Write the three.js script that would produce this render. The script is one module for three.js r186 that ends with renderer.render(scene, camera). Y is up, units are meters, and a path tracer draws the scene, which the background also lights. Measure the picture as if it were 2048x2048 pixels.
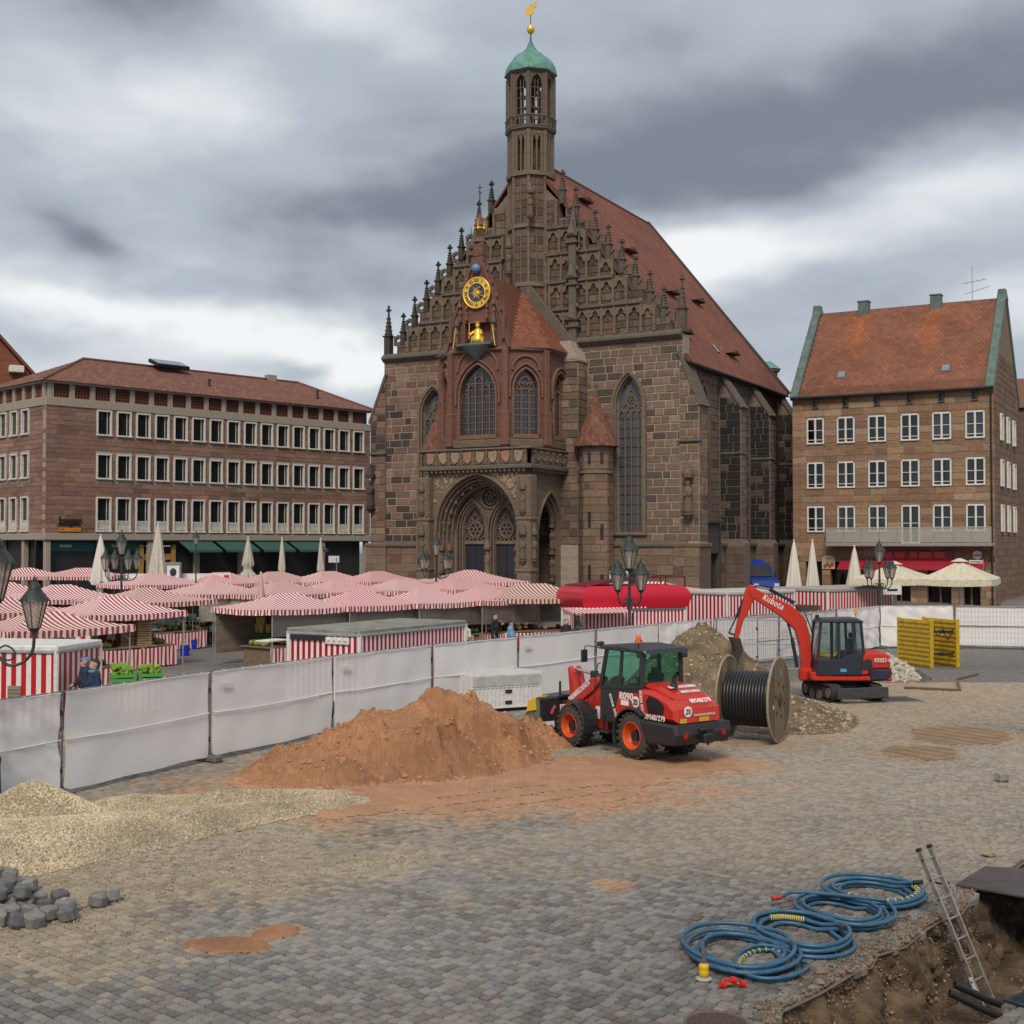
import*as THREE from 'three';
import{mergeGeometries}from 'three/addons/utils/BufferGeometryUtils.js';
import{ImprovedNoise}from 'three/addons/math/ImprovedNoise.js';
import{MarchingCubes}from 'three/addons/objects/MarchingCubes.js';
import{TextGeometry}from 'three/addons/geometries/TextGeometry.js';
import{FontLoader}from 'three/addons/loaders/FontLoader.js';

// ---------- camera, sky, sun, exposure ----------
const scene=new THREE.Scene();
const camera=new THREE.PerspectiveCamera(43.76,1,0.1,3000);
camera.position.set(0,4.9,0);
camera.lookAt(0,4.9+68/2550*100,-100);
const renderer=new THREE.WebGLRenderer({antialias:true});
renderer.toneMapping=THREE.LinearToneMapping;
renderer.toneMappingExposure=1.68;
renderer.shadowMap.enabled=true;
const sun=new THREE.DirectionalLight(0xffeedb,1.5);
sun.position.set(-15,100,60);
sun.target.position.set(0,0,-45);
sun.castShadow=true;
sun.shadow.radius=34;
sun.shadow.mapSize.set(4096,4096);
Object.assign(sun.shadow.camera,{left:-90,right:90,top:90,bottom:-90,near:1,far:320});
scene.add(sun,sun.target);

const perlin=new ImprovedNoise();
const N3=(x,y,z)=>perlin.noise(x,y,z);
function fbm(x,y,z,oct=4,gain=0.5){let s=0,a=1;for(let i=0;i<oct;i++){s+=a*N3(x,y,z+i*7.3);x*=2.03;y*=2.03;z*=2.03;a*=gain;}return s;}
const clamp=THREE.MathUtils.clamp,lerp=THREE.MathUtils.lerp,sstep=THREE.MathUtils.smoothstep;
function rng(seed){let s=seed|0;return()=>{s=(s+0x6d2b79f5)|0;let t=Math.imul(s ^(s>>>15),1|s);t=(t+Math.imul(t ^(t>>>7),61|t))^ t;return((t ^(t>>>14))>>>0)/4294967296;};}
{// a heavy broken cloud deck, computed for every direction of the sky
 const W=2048,H=1024,d=new Float32Array(W*H*4),R=Math.PI/180;
 // large cloud masses: azimuth and elevation in degrees, half widths, tilt, amount (plus is dark, minus is bright)
 const masses=[[16,19,10.5,3.6,8,0.5],[5,16.5,6,2,6,0.22],[-4.3,15.1,6.5,1.5,5,0.38],[-19.6,12.6,2.4,1.0,-6,0.45],[-17,22.3,5.5,1.5,4,0.34],[-21,14.4,4,1.4,0,0.2],[-11.6,10.9,9,1.2,0,0.24],[8.6,12.4,3.6,1.5,6,-0.62],[17.5,14.4,8,1.7,9,-0.42],[-13.8,18.3,5,1.7,8,-0.28],[-20.5,16.4,4,1.2,4,-0.22],[-9.8,23,4,1.2,0,-0.34],[-5,21.6,2,0.9,0,-0.22],[-18,9.7,7,0.8,0,-0.42],[-9.4,8.8,5,0.8,-4,-0.36],[-7.7,7.8,1.1,0.9,0,-0.6],[-9.8,7.3,1.4,0.7,0,0.2],[14,10.2,6,1.1,0,0.12],[21,9.6,3,1.6,0,-0.35],[4,22.5,6,1.5,0,0.12]];
 for(let r=0;r<H;r++){
 const el=((r+0.5)/H - 0.5)*Math.PI,y=Math.sin(el),c=Math.cos(el);
 for(let q=0;q<W;q++){
 const i=(r*W+q)*4;
 if(y<-0.03){d[i]=0.2;d[i+1]=0.2;d[i+2]=0.2;d[i+3]=1;continue;}
 const az=((q+0.5)/W - 0.5)*2*Math.PI,x=Math.cos(az)*c,z=Math.sin(az)*c;
 const k=1/(Math.max(y,0)+0.26),px=x*k,pz=z*k;
 const wx=fbm(px*0.7+3,pz*0.7,1.7,3),wz=fbm(px*0.7 - 5,pz*0.7+9,4.1,3);
 let D=0.46+0.2*fbm(px*0.6+wx*0.3,pz*0.8+wz*0.3,0.3,3)+0.2*fbm(px*2.2+wx*0.4,pz*2.8+wz*0.4,2.2,6,0.6);
 const azd=Math.atan2(x,-z)/R,eld=el/R,jx=wx*1.6+1.8*fbm(px*2.6,pz*2.6,11,5,0.6),jy=wz*0.8+0.9*fbm(px*2.6,pz*2.6,17,5,0.62);
 for(const m of masses){
 const a=azd+jx - m[0],b=eld+jy - m[1],ct=Math.cos(m[4]*R),st=Math.sin(m[4]*R),u=(a*ct+b*st)/m[2],v=(b*ct - a*st)/m[3],g=u*u+v*v;
 if(g<9)D+=m[5]*Math.exp(-g);
}
 const e=clamp(D,0,1),s1=clamp(e*2,0,1),s2=sstep(e,0.5,1.0);
 // bright vapour -> blue grey -> slate underside
 const br=[0.53,0.548,0.558],mid=[0.275,0.308,0.346],dk=[0.125,0.146,0.176];
 for(let n=0;n<3;n++)d[i+n]=lerp(lerp(br[n],mid[n],s1),dk[n],s2);
 d[i+3]=1;
}
}
 const t=new THREE.DataTexture(d,W,H,THREE.RGBAFormat,THREE.FloatType);
 t.mapping=THREE.EquirectangularReflectionMapping;t.magFilter=t.minFilter=THREE.LinearFilter;t.needsUpdate=true;
 scene.background=t;scene.environment=t;
}

// ---------- textures ----------
function tex(size,fn,srgb=true){
 const d=new Uint8Array(size*size*4);
 for(let y=0;y<size;y++)for(let x=0;x<size;x++){const c=fn(x/size,y/size),i=(y*size+x)*4;for(let k=0;k<3;k++)d[i+k]=clamp(Math.round(255*(c.length?c[k]:c)),0,255);d[i+3]=255;}
 const t=new THREE.DataTexture(d,size,size);t.wrapS=t.wrapT=THREE.RepeatWrapping;t.magFilter=THREE.LinearFilter;t.minFilter=THREE.LinearMipmapLinearFilter;t.generateMipmaps=true;t.colorSpace=srgb?THREE.SRGBColorSpace:THREE.NoColorSpace;t.needsUpdate=true;return t;
}
// noise that repeats over the unit square
function tnoise(u,v,f,s,oct=4,gain=0.5){const a=u*2*Math.PI,b=v*2*Math.PI,r=f/6.283;const w=Math.cos(b)*r;return fbm(Math.cos(a)*r+s,Math.sin(a)*r+w*1.31,Math.sin(b)*r - w*0.7+s*1.7,oct,gain);}
const rt=rng(5),speck=new Float32Array(512*512).map(()=>rt());
const sp=(u,v)=>speck[(Math.floor(v*512)% 512)*512+Math.floor(u*512)% 512];
const tGrain=tex(512,(u,v)=>0.95+0.09*tnoise(u,v,9,2,4)+0.07*tnoise(u,v,60,8,2)+0.1*(sp(u,v)- 0.5));
const tBed=tex(512,(u,v)=>0.94+0.13*fbm(Math.cos(u*6.283)*0.7+9,Math.sin(u*6.283)*0.7,Math.sin(v*6.283)*3+Math.cos(v*6.283)*2.2,4)+0.09*tnoise(u,v,12,5,4)+0.09*(sp(u,v)- 0.5));
const tRough=tex(512,(u,v)=>0.5+0.4*tnoise(u,v,16,3,5,0.6)+0.12*(sp(u,v)- 0.5),false);
const tStain=tex(512,(u,v)=>{const n=tnoise(u,v,5,21,5,0.55),m=tnoise(u,v,26,31,3);return 0.93+0.17*n+0.1*m+0.05*(sp(u,v)- 0.5);});
const tWood=tex(512,(u,v)=>{const g=fbm(Math.sin(u*6.283)*2.4,Math.cos(u*6.283)*2.4,Math.sin(v*6.283)*0.5,4)+0.4*tnoise(u,v,40,2,2);return[0.86+0.2*g,0.84+0.22*g,0.8+0.24*g];});
const tWeave=tex(256,(u,v)=>0.93+0.1*Math.sin(u*6.283*32)*Math.sin(v*6.283*32)+0.012*tnoise(u,v,6,2,4));
const rep=(t,sx,sy=sx)=>{const c=t.clone();c.repeat.set(1/sx,1/sy);c.needsUpdate=true;return c;};

// ---------- materials ----------
const C=(r,g,b)=>new THREE.Color().setRGB(r,g,b);
const mats=new Map();
function mat(color,rough=0.85,o={}){
 const key=JSON.stringify([color,rough,Object.keys(o).map((k)=>[k,o[k]?.uuid??o[k]])]);
 if(!mats.has(key)){const m=new(o.transmission||o.clearcoat||o.sheen?THREE.MeshPhysicalMaterial:THREE.MeshStandardMaterial)({roughness:rough,...o});m.color=Array.isArray(color)?C(...color):new THREE.Color(color);mats.set(key,m);}
 return mats.get(key);
}
const g2=rep(tGrain,1.6),bed2=rep(tBed,2.2,1.3),ro2=rep(tRough,1.2),st4=rep(tStain,3.5),st1=rep(tStain,0.9);
const matte=(c,r=0.9,o={})=>mat(c,r,{map:g2,...o});
const stoneM=(c,o={})=>mat(c,0.93,{map:bed2,bumpMap:ro2,bumpScale:0.012,...o});
const vcStone=new THREE.MeshStandardMaterial({roughness:0.93,map:bed2,bumpMap:ro2,bumpScale:0.012,vertexColors:true});
const vcPlain=new THREE.MeshStandardMaterial({roughness:0.9,map:g2,vertexColors:true});
const paint=(c,r=0.42,o={})=>mat(c,r,{map:st1,...o});
const metalDark=mat([0.035,0.04,0.043],0.5,{metalness:0.5,map:st1});
const steel=mat([0.42,0.43,0.44],0.42,{metalness:0.85,map:st1});
const alu=mat([0.55,0.55,0.54],0.45,{metalness:0.7,map:g2});
const black=mat([0.022,0.023,0.026],0.55,{map:st1});
const rubber=mat([0.03,0.029,0.028],0.85,{map:st1,bumpMap:ro2,bumpScale:0.01});
const gold=mat([0.9,0.56,0.1],0.36,{metalness:0.5});
const glassDark=mat([0.05,0.055,0.06],0.08,{metalness:0.1});
const copper=mat([0.13,0.32,0.27],0.7,{map:st4});
const copperDark=mat([0.12,0.17,0.155],0.7,{map:st4});
const whitePaint=mat([0.72,0.71,0.68],0.55,{map:g2});

// ---------- geometry ----------
const P0=new THREE.Matrix4();
const T=(g,x=0,y=0,z=0,rx=0,ry=0,rz=0)=>{P0.makeRotationFromEuler(new THREE.Euler(rx,ry,rz)).setPosition(x,y,z);g.applyMatrix4(P0);return g;};
const flat=(g)=>{const n=g.index?g.toNonIndexed():g;for(const k of Object.keys(n.attributes))if(!['position','normal','uv','color'].includes(k))n.deleteAttribute(k);n.morphAttributes={};return n;};
function boxUV(g){// metres on the side that each face looks to
 const p=g.attributes.position,n=p.count,uv=new Float32Array(n*2),a=new THREE.Vector3(),b=new THREE.Vector3(),c=new THREE.Vector3();
 for(let i=0;i<n;i+=3){
 a.fromBufferAttribute(p,i);b.fromBufferAttribute(p,i+1).sub(a);c.fromBufferAttribute(p,i+2).sub(a);b.cross(c);
 const ax=Math.abs(b.x),ay=Math.abs(b.y),az=Math.abs(b.z);
 for(let k=i;k<i+3;k++){const x=p.getX(k),y=p.getY(k),z=p.getZ(k);if(ay>=ax&&ay>=az){uv[2*k]=x;uv[2*k+1]=z;}else if(ax>az){uv[2*k]=z;uv[2*k+1]=y;}else{uv[2*k]=x;uv[2*k+1]=y;}}
}
 g.setAttribute('uv',new THREE.BufferAttribute(uv,2));return g;
}
// chamfered box centred at x,y,z; b is the chamfer
function cbox(w,h,d,x=0,y=0,z=0,b=0.01,rx=0,ry=0,rz=0){
 const X=w/2,Y=h/2,Z=d/2;b=Math.min(b,X*0.45,Y*0.45,Z*0.45);
 const pos=[],quad=(p,q,r,s)=>pos.push(...p,...q,...r,...p,...r,...s),tri=(p,q,r)=>pos.push(...p,...q,...r);
 const pt=(sx,sy,sz,ax)=>[sx*(ax===0?X:X - b),sy*(ax===1?Y:Y - b),sz*(ax===2?Z:Z - b)];
 const put=(l,flip)=>{if(l.length===3)flip?tri(l[0],l[2],l[1]):tri(...l);else flip?quad(l[0],l[3],l[2],l[1]):quad(...l);};
 for(const s of[1,-1]){
 put([pt(s,-1,1,0),pt(s,-1,-1,0),pt(s,1,-1,0),pt(s,1,1,0)],s<0);
 put([pt(-1,s,1,1),pt(1,s,1,1),pt(1,s,-1,1),pt(-1,s,-1,1)],s<0);
 put([pt(-1,-1,s,2),pt(1,-1,s,2),pt(1,1,s,2),pt(-1,1,s,2)],s<0);
 for(const t of[1,-1]){
 put([pt(s,t,1,0),pt(s,t,-1,0),pt(s,t,-1,1),pt(s,t,1,1)],s*t<0);
 put([pt(s,1,t,0),pt(s,1,t,2),pt(s,-1,t,2),pt(s,-1,t,0)].reverse(),s*t>0);
 put([pt(1,s,t,1),pt(-1,s,t,1),pt(-1,s,t,2),pt(1,s,t,2)],s*t>0);
 for(const r of[1,-1])put([pt(s,t,r,0),pt(s,t,r,1),pt(s,t,r,2)],s*t*r<0);
}
}
 const g=new THREE.BufferGeometry();g.setAttribute('position',new THREE.Float32BufferAttribute(pos,3));g.computeVertexNormals();boxUV(g);
 return T(g,x,y,z,rx,ry,rz);
}
const box=(w,h,d,x=0,y=0,z=0,rx=0,ry=0,rz=0)=>T(flat(new THREE.BoxGeometry(w,h,d)),x,y,z,rx,ry,rz);
const cyl=(r0,r1,h,x=0,y=0,z=0,n=12,rx=0,ry=0,rz=0)=>T(flat(new THREE.CylinderGeometry(r1,r0,h,n)),x,y,z,rx,ry,rz);// r0 below, r1 above
const sph=(r,x,y,z,n=12,sx=1,sy=1,sz=1)=>T(flat(new THREE.SphereGeometry(r,n,Math.max(6,n*0.7|0)).scale(sx,sy,sz)),x,y,z);
const lathe=(pts,n=16,x=0,y=0,z=0)=>T(flat(new THREE.LatheGeometry(pts.map((p)=>new THREE.Vector2(p[0],p[1])),n)),x,y,z);
const torus=(R,r,x,y,z,rx=0,ry=0,rz=0,n=20,m=6,arc=Math.PI*2)=>T(flat(new THREE.TorusGeometry(R,r,m,n,arc)),x,y,z,rx,ry,rz);
function rod(a,b,r,n=6,r2=r){// a round bar from a to b
 const A=new THREE.Vector3(...a),B=new THREE.Vector3(...b),d=B.clone().sub(A),L=d.length();
 const g=flat(new THREE.CylinderGeometry(r2,r,L,n));g.applyQuaternion(new THREE.Quaternion().setFromUnitVectors(new THREE.Vector3(0,1,0),d.normalize()));const m=A.add(B).multiplyScalar(0.5);return g.translate(m.x,m.y,m.z);
}
function beam(a,b,w,h,up=[0,1,0]){// a square bar from a to b
 const A=new THREE.Vector3(...a),B=new THREE.Vector3(...b),z=B.clone().sub(A),L=z.length();z.normalize();
 let x=new THREE.Vector3(...up).cross(z);if(x.lengthSq()<1e-6)x.set(1,0,0);x.normalize();const y=z.clone().cross(x);
 const g=cbox(w,h,L,0,0,0,Math.min(w,h)*0.12);g.applyMatrix4(new THREE.Matrix4().makeBasis(x,y,z));const m=A.add(B).multiplyScalar(0.5);return g.translate(m.x,m.y,m.z);
}
const curve=(pts,closed=false)=>new THREE.CatmullRomCurve3(pts.map((p)=>new THREE.Vector3(...p)),closed,'catmullrom',0.5);
const tube=(pts,r,seg=24,n=6,closed=false)=>flat(new THREE.TubeGeometry(curve(pts,closed),seg,r,n,closed));
const shapeOf=(pts)=>new THREE.Shape(pts.map((p)=>new THREE.Vector2(p[0],p[1])));
function extr(pts,depth,o={}){const s=pts.isShape?pts:shapeOf(pts);if(o.holes)for(const h of o.holes)s.holes.push(new THREE.Path(h.map((p)=>new THREE.Vector2(p[0],p[1]))));const bv=o.bevel??0;return flat(new THREE.ExtrudeGeometry(s,{depth,bevelEnabled:bv>0,bevelSize:bv,bevelThickness:bv,bevelSegments:1,curveSegments:o.seg??8,bevelOffset:-bv}));}
const join=(list,uv=true)=>{const g=list.length>1?mergeGeometries(list.map((q)=>{const f=flat(q);if(!f.attributes.uv)f.setAttribute('uv',new THREE.Float32BufferAttribute(new Float32Array(f.attributes.position.count*2),2));if(!f.attributes.normal)f.computeVertexNormals();return f;})):flat(list[0]);return uv?boxUV(g):g;};
const names=new Map();
const numbered=(n)=>{const k=names.get(n)??0;names.set(n,k+1);return k?n+'_'+String(k).padStart(3,'0'):n;};
function obj(name,geos,m,parent=scene,uv=true){// one named mesh
 const o=new THREE.Mesh(join([].concat(geos),uv),m);o.castShadow=o.receiveShadow=true;o.name=parent===scene?numbered(name):name;parent.add(o);return o;
}
function tag(o,label,category,group,kind){o.userData.label=label;o.userData.category=category;if(group)o.userData.group=group;if(kind)o.userData.kind=kind;return o;}
function thing(name,label,category,pos=[0,0,0],turn=0,group){const o=new THREE.Group();o.name=numbered(name);o.position.set(...pos);o.rotation.y=turn;scene.add(o);return tag(o,label,category,group);}
function copyOf(src,label,pos,turn){const o=src.clone();o.name=numbered(src.name.replace(/_\d\d\d$/,''));scene.add(o);o.position.set(...pos);o.rotation.y=turn;o.userData={...src.userData,label};return o;}
const share=(m,name,parent,x,y,z,rx=0,ry=0,rz=0)=>{const o=new THREE.Mesh(m.geometry,m.material);o.castShadow=o.receiveShadow=true;o.name=name;o.position.set(x,y,z);o.rotation.set(rx,ry,rz);parent.add(o);return o;};
const font=await new FontLoader().loadAsync('fonts/droid/droid_sans_bold.typeface.json');
const fontSerif=await new FontLoader().loadAsync('fonts/droid/droid_serif_bold.typeface.json');
function text(str,size,depth,x,y,z,o={}){const g=flat(new TextGeometry(str,{font:o.font??font,size,depth,curveSegments:3,bevelEnabled:false}));g.computeBoundingBox();const b=g.boundingBox;if(o.width)g.scale(o.width/(b.max.x - b.min.x),1,1);g.computeBoundingBox();const c=g.boundingBox;g.translate(-(c.min.x+c.max.x)/2,-(c.min.y+c.max.y)/2,0);return T(g,x,y,z,o.rx??0,o.ry??0,o.rz??0);}
const NOW=()=>typeof performance==='undefined'?0:performance.now();
// ---------- what lies on the square: sand, grit and dust (matter, not light) ----------
const blob=(x,z,cx,cz,rx,rz,a=0)=>{const c=Math.cos(a),s=Math.sin(a),u=((x - cx)*c+(z - cz)*s)/rx,v=((z - cz)*c -(x - cx)*s)/rz;return 1 - Math.sqrt(u*u+v*v);};
function sandAmount(x,z){// orange building sand
 const n=0.34*fbm(x*0.55,z*0.4,3,4)+0.16*fbm(x*2.1,z*1.6,9,3);
 let s=Math.max(blob(x,z,0.1,-25.9,5.8,3.3,-0.42),blob(x,z,2.6,-28.2,3.6,2.4,-0.3),blob(x,z,-2.7,-26.8,5,4.6,-0.7))+n;
 s=Math.max(s,2.2*(blob(x,z,-3.45,-15.8,0.62,0.42,0.2)+n*0.9),1.3*(blob(x,z,-3.02,-16.35,0.42,0.5,0.5)+n),1.2*(blob(x,z,11.6,-33.2,1.7,2.3,0.5)+n*0.6),0.9*(blob(x,z,9.6,-30.4,1.2,1.8,0.5)+n),0.9*(blob(x,z,6.9,-24.8,0.22,0.35)+n*.5),0.8*(blob(x,z,1.42,-18.6,0.34,0.4)+n*0.8),0.7*(blob(x,z,3.3,-24.6,.6,.3)+n));
 return s;
}
function brownAmount(x,z){return Math.max(blob(x,z,9.4,-37.2,6.5,3.6,-0.2),blob(x,z,5.6,-33.6,4.4,3,0),blob(x,z,14.5,-43,6,4,0.4))+0.3*fbm(x*0.5,z*0.35,13,4);}
function gritAmount(x,z){// pale gravel dust
 const n=0.42*fbm(x*0.6,z*0.45,23,4)+0.2*fbm(x*2.3,z*2,29,3);
 return Math.max(blob(x,z,-5.4,-20.4,5.2,4.4,-0.75),blob(x,z,-2.4,-19.9,2.3,1.4,-0.3),blob(x,z,-6.2,-16.2,2.6,1.9,0))+n;
}
function segment(x,z,ax,az,bx,bz){const dx=bx - ax,dz=bz - az,L=dx*dx+dz*dz,t=((x - ax)*dx+(z - az)*dz)/L,k=clamp(t,0,1);return[t,Math.hypot(x - ax - dx*k,z - az - dz*k),((x - ax)*dz -(z - az)*dx)/Math.sqrt(L)];}
function sandHeight(x,z){
 const[t,dist,side]=segment(x,z,-3.9,-27.5,0.3,-31.8),k=clamp(t,0,1);
 let peak=0.3+0.95*Math.exp(-(((k - 0.42)/0.42)**4)),w=lerp(1.5,2.75,Math.exp(-(((k - 0.4)/0.42)**2)))*(k>0.75?lerp(1,0.72,(k - 0.75)*4):1);
 const wob=0.3*fbm(x*0.5,z*0.5,1,3);
 let h=peak*(1 - Math.pow(Math.max(0,dist/(w+wob)),1.3));
 if(h>-0.4){
 const lump=fbm(x*1.1,z*1.1,5,4),fine=fbm(x*4.2,z*4.2,8,3);
 const cut=sstep(blob(x,z,-2.75,-28.55,1.05,0.8,-0.3)+0.12*fbm(x,z,4,2),0.0,0.18);// the face that the bucket left smooth
 h+=(lump*0.2+Math.max(0,fine)*0.2*(0.5+Math.max(0,lump)))*sstep(h,-0.1,0.3)*(1 - cut);h+=0.28*sstep(fbm(x*0.9+3,z*0.9,15,2),0.12,0.2)*sstep(h,0.15,0.5)*sstep(x,-2.6,-1.6)*(1 - cut);
 h+=0.1*Math.abs(N3(x*2.6,z*2.6,2))*sstep(h,0,0.3)*(1 - cut);
 h -=cut*(0.12+0.1*(z+28.5));
}
 return h;
}
function gravelHeight(x,z){
 const a=segment(x,z,-8.4,-20.6,-3.55,-24.5),k=clamp(a[0],0,1);
 let h=lerp(0.5,0.05,Math.pow(k,0.8))*(1 - Math.pow(a[1]/lerp(2.0,0.55,k),1.3));
 h=Math.max(h,0.72*(1 - Math.pow(Math.max(0,Math.hypot((x+8.5)/1.5,(z+22.8)/1.05)),1.15)),0.24*blob(x,z,-7,-24.1,1.1,0.8),0.16*blob(x,z,-5.4,-24.9,2.2,0.5,-0.3));
 if(h>-0.3)h+=0.035*fbm(x*1.3,z*1.3,31,3);
 return h;
}
// ---------- the trench ----------
const tU=[0.614,-0.789],tN=[0.789,0.614],trenchL=[[0.4,-10.1],[1.6,-11.7],[2.71,-13.21],[2.88,-13.65],[3.42,-14.2],[3.92,-14.81],[4.23,-15.07],[4.39,-15.47],[4.85,-15.82],[5.32,-16.5],[5.6,-16.85],[6.05,-17.24],[6.34,-17.77],[6.61,-18.23],[7.3,-19.1],[8.1,-20.15]];
const trenchR=[[9.4,-19.2],[8.55,-18.2],[7.6,-16.95],[6.6,-15.6],[5.72,-14.4],[5.39,-14.02],[5.16,-13.55],[4.72,-13.15],[3.6,-11.7],[2.0,-9.5]];
const trenchLoop=[...trenchL,...trenchR];
function inPoly(x,z,P){let c=false;for(let i=0,j=P.length - 1;i<P.length;j=i++)if((P[i][1]>z)!==(P[j][1]>z)&&x<((P[j][0]- P[i][0])*(z - P[i][1]))/(P[j][1]- P[i][1])+P[i][0])c=!c;return c;}
const nearX=(d)=>Math.ceil(0.41*d+2.2);
const isNear=(x,z)=>z>-46.05&&z<-11&&Math.abs(x)<nearX(-z+0.5);

// ---------- the square ----------
const ground=new THREE.Group();ground.name='ground';ground.userData.kind='structure';scene.add(ground);
const asphaltC=(x,z)=>{// colour of the joints and of the bed between the stones
 const s=sstep(sandAmount(x,z),-0.12,0.3),g=sstep(gritAmount(x,z),-0.1,0.35),b=sstep(brownAmount(x,z),-0.2,0.35)*0.7;
 const n=0.9+0.25*fbm(x*0.8,z*0.8,40,3),c=[0.035*n,0.032*n,0.028*n];
 const k=sstep(fbm(x*0.16+4,z*0.16,44,3),-0.02,0.3)*0.75;[0.26,0.215,0.165].forEach((q,i)=>{c[i]=lerp(c[i],q,Math.max(k,sstep(blob(x,z,7.5,-28,10.5,9.5,0.2)+0.4*fbm(x*0.3,z*0.3,66,3),-0.05,0.5)*0.8));});
[[b,[0.2,0.145,0.09]],[g,[0.36,0.285,0.175]],[s,x>6?[0.28,0.18,0.1]:[0.4,0.2,0.095]]].forEach(([w,q])=>q.forEach((v,i)=>{c[i]=lerp(c[i],v*n,w);}));return c;
};
function sheet(name,cells,y,colour,m,size=1,rise=null){
 const pos=[],col=[],uv=[];
 for(const[x,z]of cells){const q=[[x,z],[x,z+size],[x+size,z+size],[x+size,z]];for(const k of[0,1,2,0,2,3]){pos.push(q[k][0],y+(rise?rise(...q[k]):0),q[k][1]);uv.push(q[k][0],q[k][1]);col.push(...colour(...q[k]));}}
 const g=new THREE.BufferGeometry();g.setAttribute('position',new THREE.Float32BufferAttribute(pos,3));g.setAttribute('uv',new THREE.Float32BufferAttribute(uv,2));g.setAttribute('color',new THREE.Float32BufferAttribute(col,3));g.computeVertexNormals();
 return obj(name,g,m,ground,false);
}
{
 const bedM=new THREE.MeshStandardMaterial({roughness:0.97,map:rep(tGrain,0.7),vertexColors:true,bumpMap:rep(tRough,0.4),bumpScale:0.01});
 const cells=[],far=[],hole={x0:-1,x1:11,z0:-22,z1:-8},st=0.5;
 for(let z=-46;z<-11;z+=st){const w=nearX(-Math.floor(z)- 0.5);for(let x=-w;x<w;x+=st)if(!(x>=hole.x0&&x<hole.x1&&z>=hole.z0&&z<hole.z1))cells.push([x,z]);}
 sheet('joint_bed',cells,-0.04,asphaltC,bedM,st);
 // around the trench the bed is cut along the edge
 const s=shapeOf([[hole.x0,-hole.z1],[hole.x0,-hole.z0],[hole.x1,-hole.z0],[hole.x1,-hole.z1]].reverse());s.holes.push(new THREE.Path(trenchLoop.map((p)=>new THREE.Vector2(p[0],-p[1]))));
 const g=flat(new THREE.ShapeGeometry(s));g.rotateX(-Math.PI/2);g.translate(0,-0.0405,0);
 const p=g.attributes.position,col=[];for(let i=0;i<p.count;i++)col.push(0.2,0.15,0.105);g.setAttribute('color',new THREE.Float32BufferAttribute(col,3));obj('trench_bed',g,bedM,ground);
 // the far paving: stones under ten pixels, given by the material
 const rows=15,R=rng(77),rowsOff=Array.from({length:rows},()=>R()),tone=Array.from({length:400},()=>R());
 const cob=(u,v)=>{const r=Math.floor(v*rows),w=(u*14+rowsOff[r]+(r % 2)*0.5)% 14,i=Math.floor(w),a=w - i,b=v*rows - r;return[Math.min(a,1 - a,b,1 - b),tone[(i*13+r*31)% 400]];};
 const farMap=rep(tex(1024,(u,v)=>{const[e,t]=cob(u,v),j=sstep(e+0.03*tnoise(u,v,40,3,2),0.03,0.1);return lerp(0.5,0.8+0.2*t,j)*(0.97+0.05*(sp(u,v)- 0.5));}),2);
 const farBump=rep(tex(1024,(u,v)=>{const[e,t]=cob(u,v);return sstep(e,0.0,0.22)*(0.8+0.2*t);},false),2);
 farMap.rotation=farBump.rotation=0.7;
 const farM=new THREE.MeshStandardMaterial({roughness:0.82,map:farMap,bumpMap:farBump,bumpScale:0.03,vertexColors:true});
 for(let z=-132;z<30;z+=1)for(let x=-64;x<64;x+=1){if(z>=-46&&z<-11&&x>=-nearX(-z - 0.5)&&x<nearX(-z - 0.5))continue;if(x>=hole.x0&&x<hole.x1&&z>=hole.z0&&z<hole.z1)continue;far.push([x,z]);}
 sheet('far_paving',far,-0.004,(x,z)=>{const n=1+0.3*fbm(x*0.12,z*0.12,50,4),b=sstep(brownAmount(x,z),-0.1,0.4);return[lerp(0.31,0.36,b)*n,lerp(0.295,0.29,b)*n,lerp(0.275,0.2,b)*n];},farM,1,(x,z)=>1.15*sstep(-z,78,88)*sstep(x,5,12));
 const ap=shapeOf([[-900,-900],[900,-900],[900,900],[-900,900]]);ap.holes.push(new THREE.Path([[-64,-30],[-64,132],[64,132],[64,-30]].map((q)=>new THREE.Vector2(...q))));
 const ag=flat(new THREE.ShapeGeometry(ap));ag.rotateX(-Math.PI/2);ag.translate(0,-0.008,0);obj('outer_street',ag,matte([0.16,0.158,0.155],0.95),ground);

 // the paving stones one by one: rows in running bond, about 45 degrees to the view
 const proto=[0,1,2].map((v)=>{// a dressed setts block with a worn, slightly domed head
 const r=rng(90+v),pos=[],b=0.1,j=()=>(r()- 0.5)*0.07,top=[[-0.5+b,-0.5+b],[0.5 - b,-0.5+b],[0.5 - b,0.5 - b],[-0.5+b,0.5 - b]].map(([x,z])=>[x+j(),-0.02+j()*0.3,z+j()]),mid=[[-0.5,-0.5],[0.5,-0.5],[0.5,0.5],[-0.5,0.5]].map(([x,z])=>[x+j()*0.8,-0.16,z+j()*0.8]),low=mid.map(([x,,z])=>[x,-1,z]),c=[0,0.015,0];
 for(let i=0;i<4;i++){const n=(i+1)% 4;pos.push(...c,...top[n],...top[i],...top[i],...top[n],...mid[n],...top[i],...mid[n],...mid[i],...mid[i],...mid[n],...low[n],...mid[i],...low[n],...low[i]);}
 const g=new THREE.BufferGeometry();g.setAttribute('position',new THREE.Float32BufferAttribute(pos,3));g.computeVertexNormals();boxUV(g);return g;
});
 const R2=rng(11),stones=[],ca=0.766,sa=0.643,RW=0.137;
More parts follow.
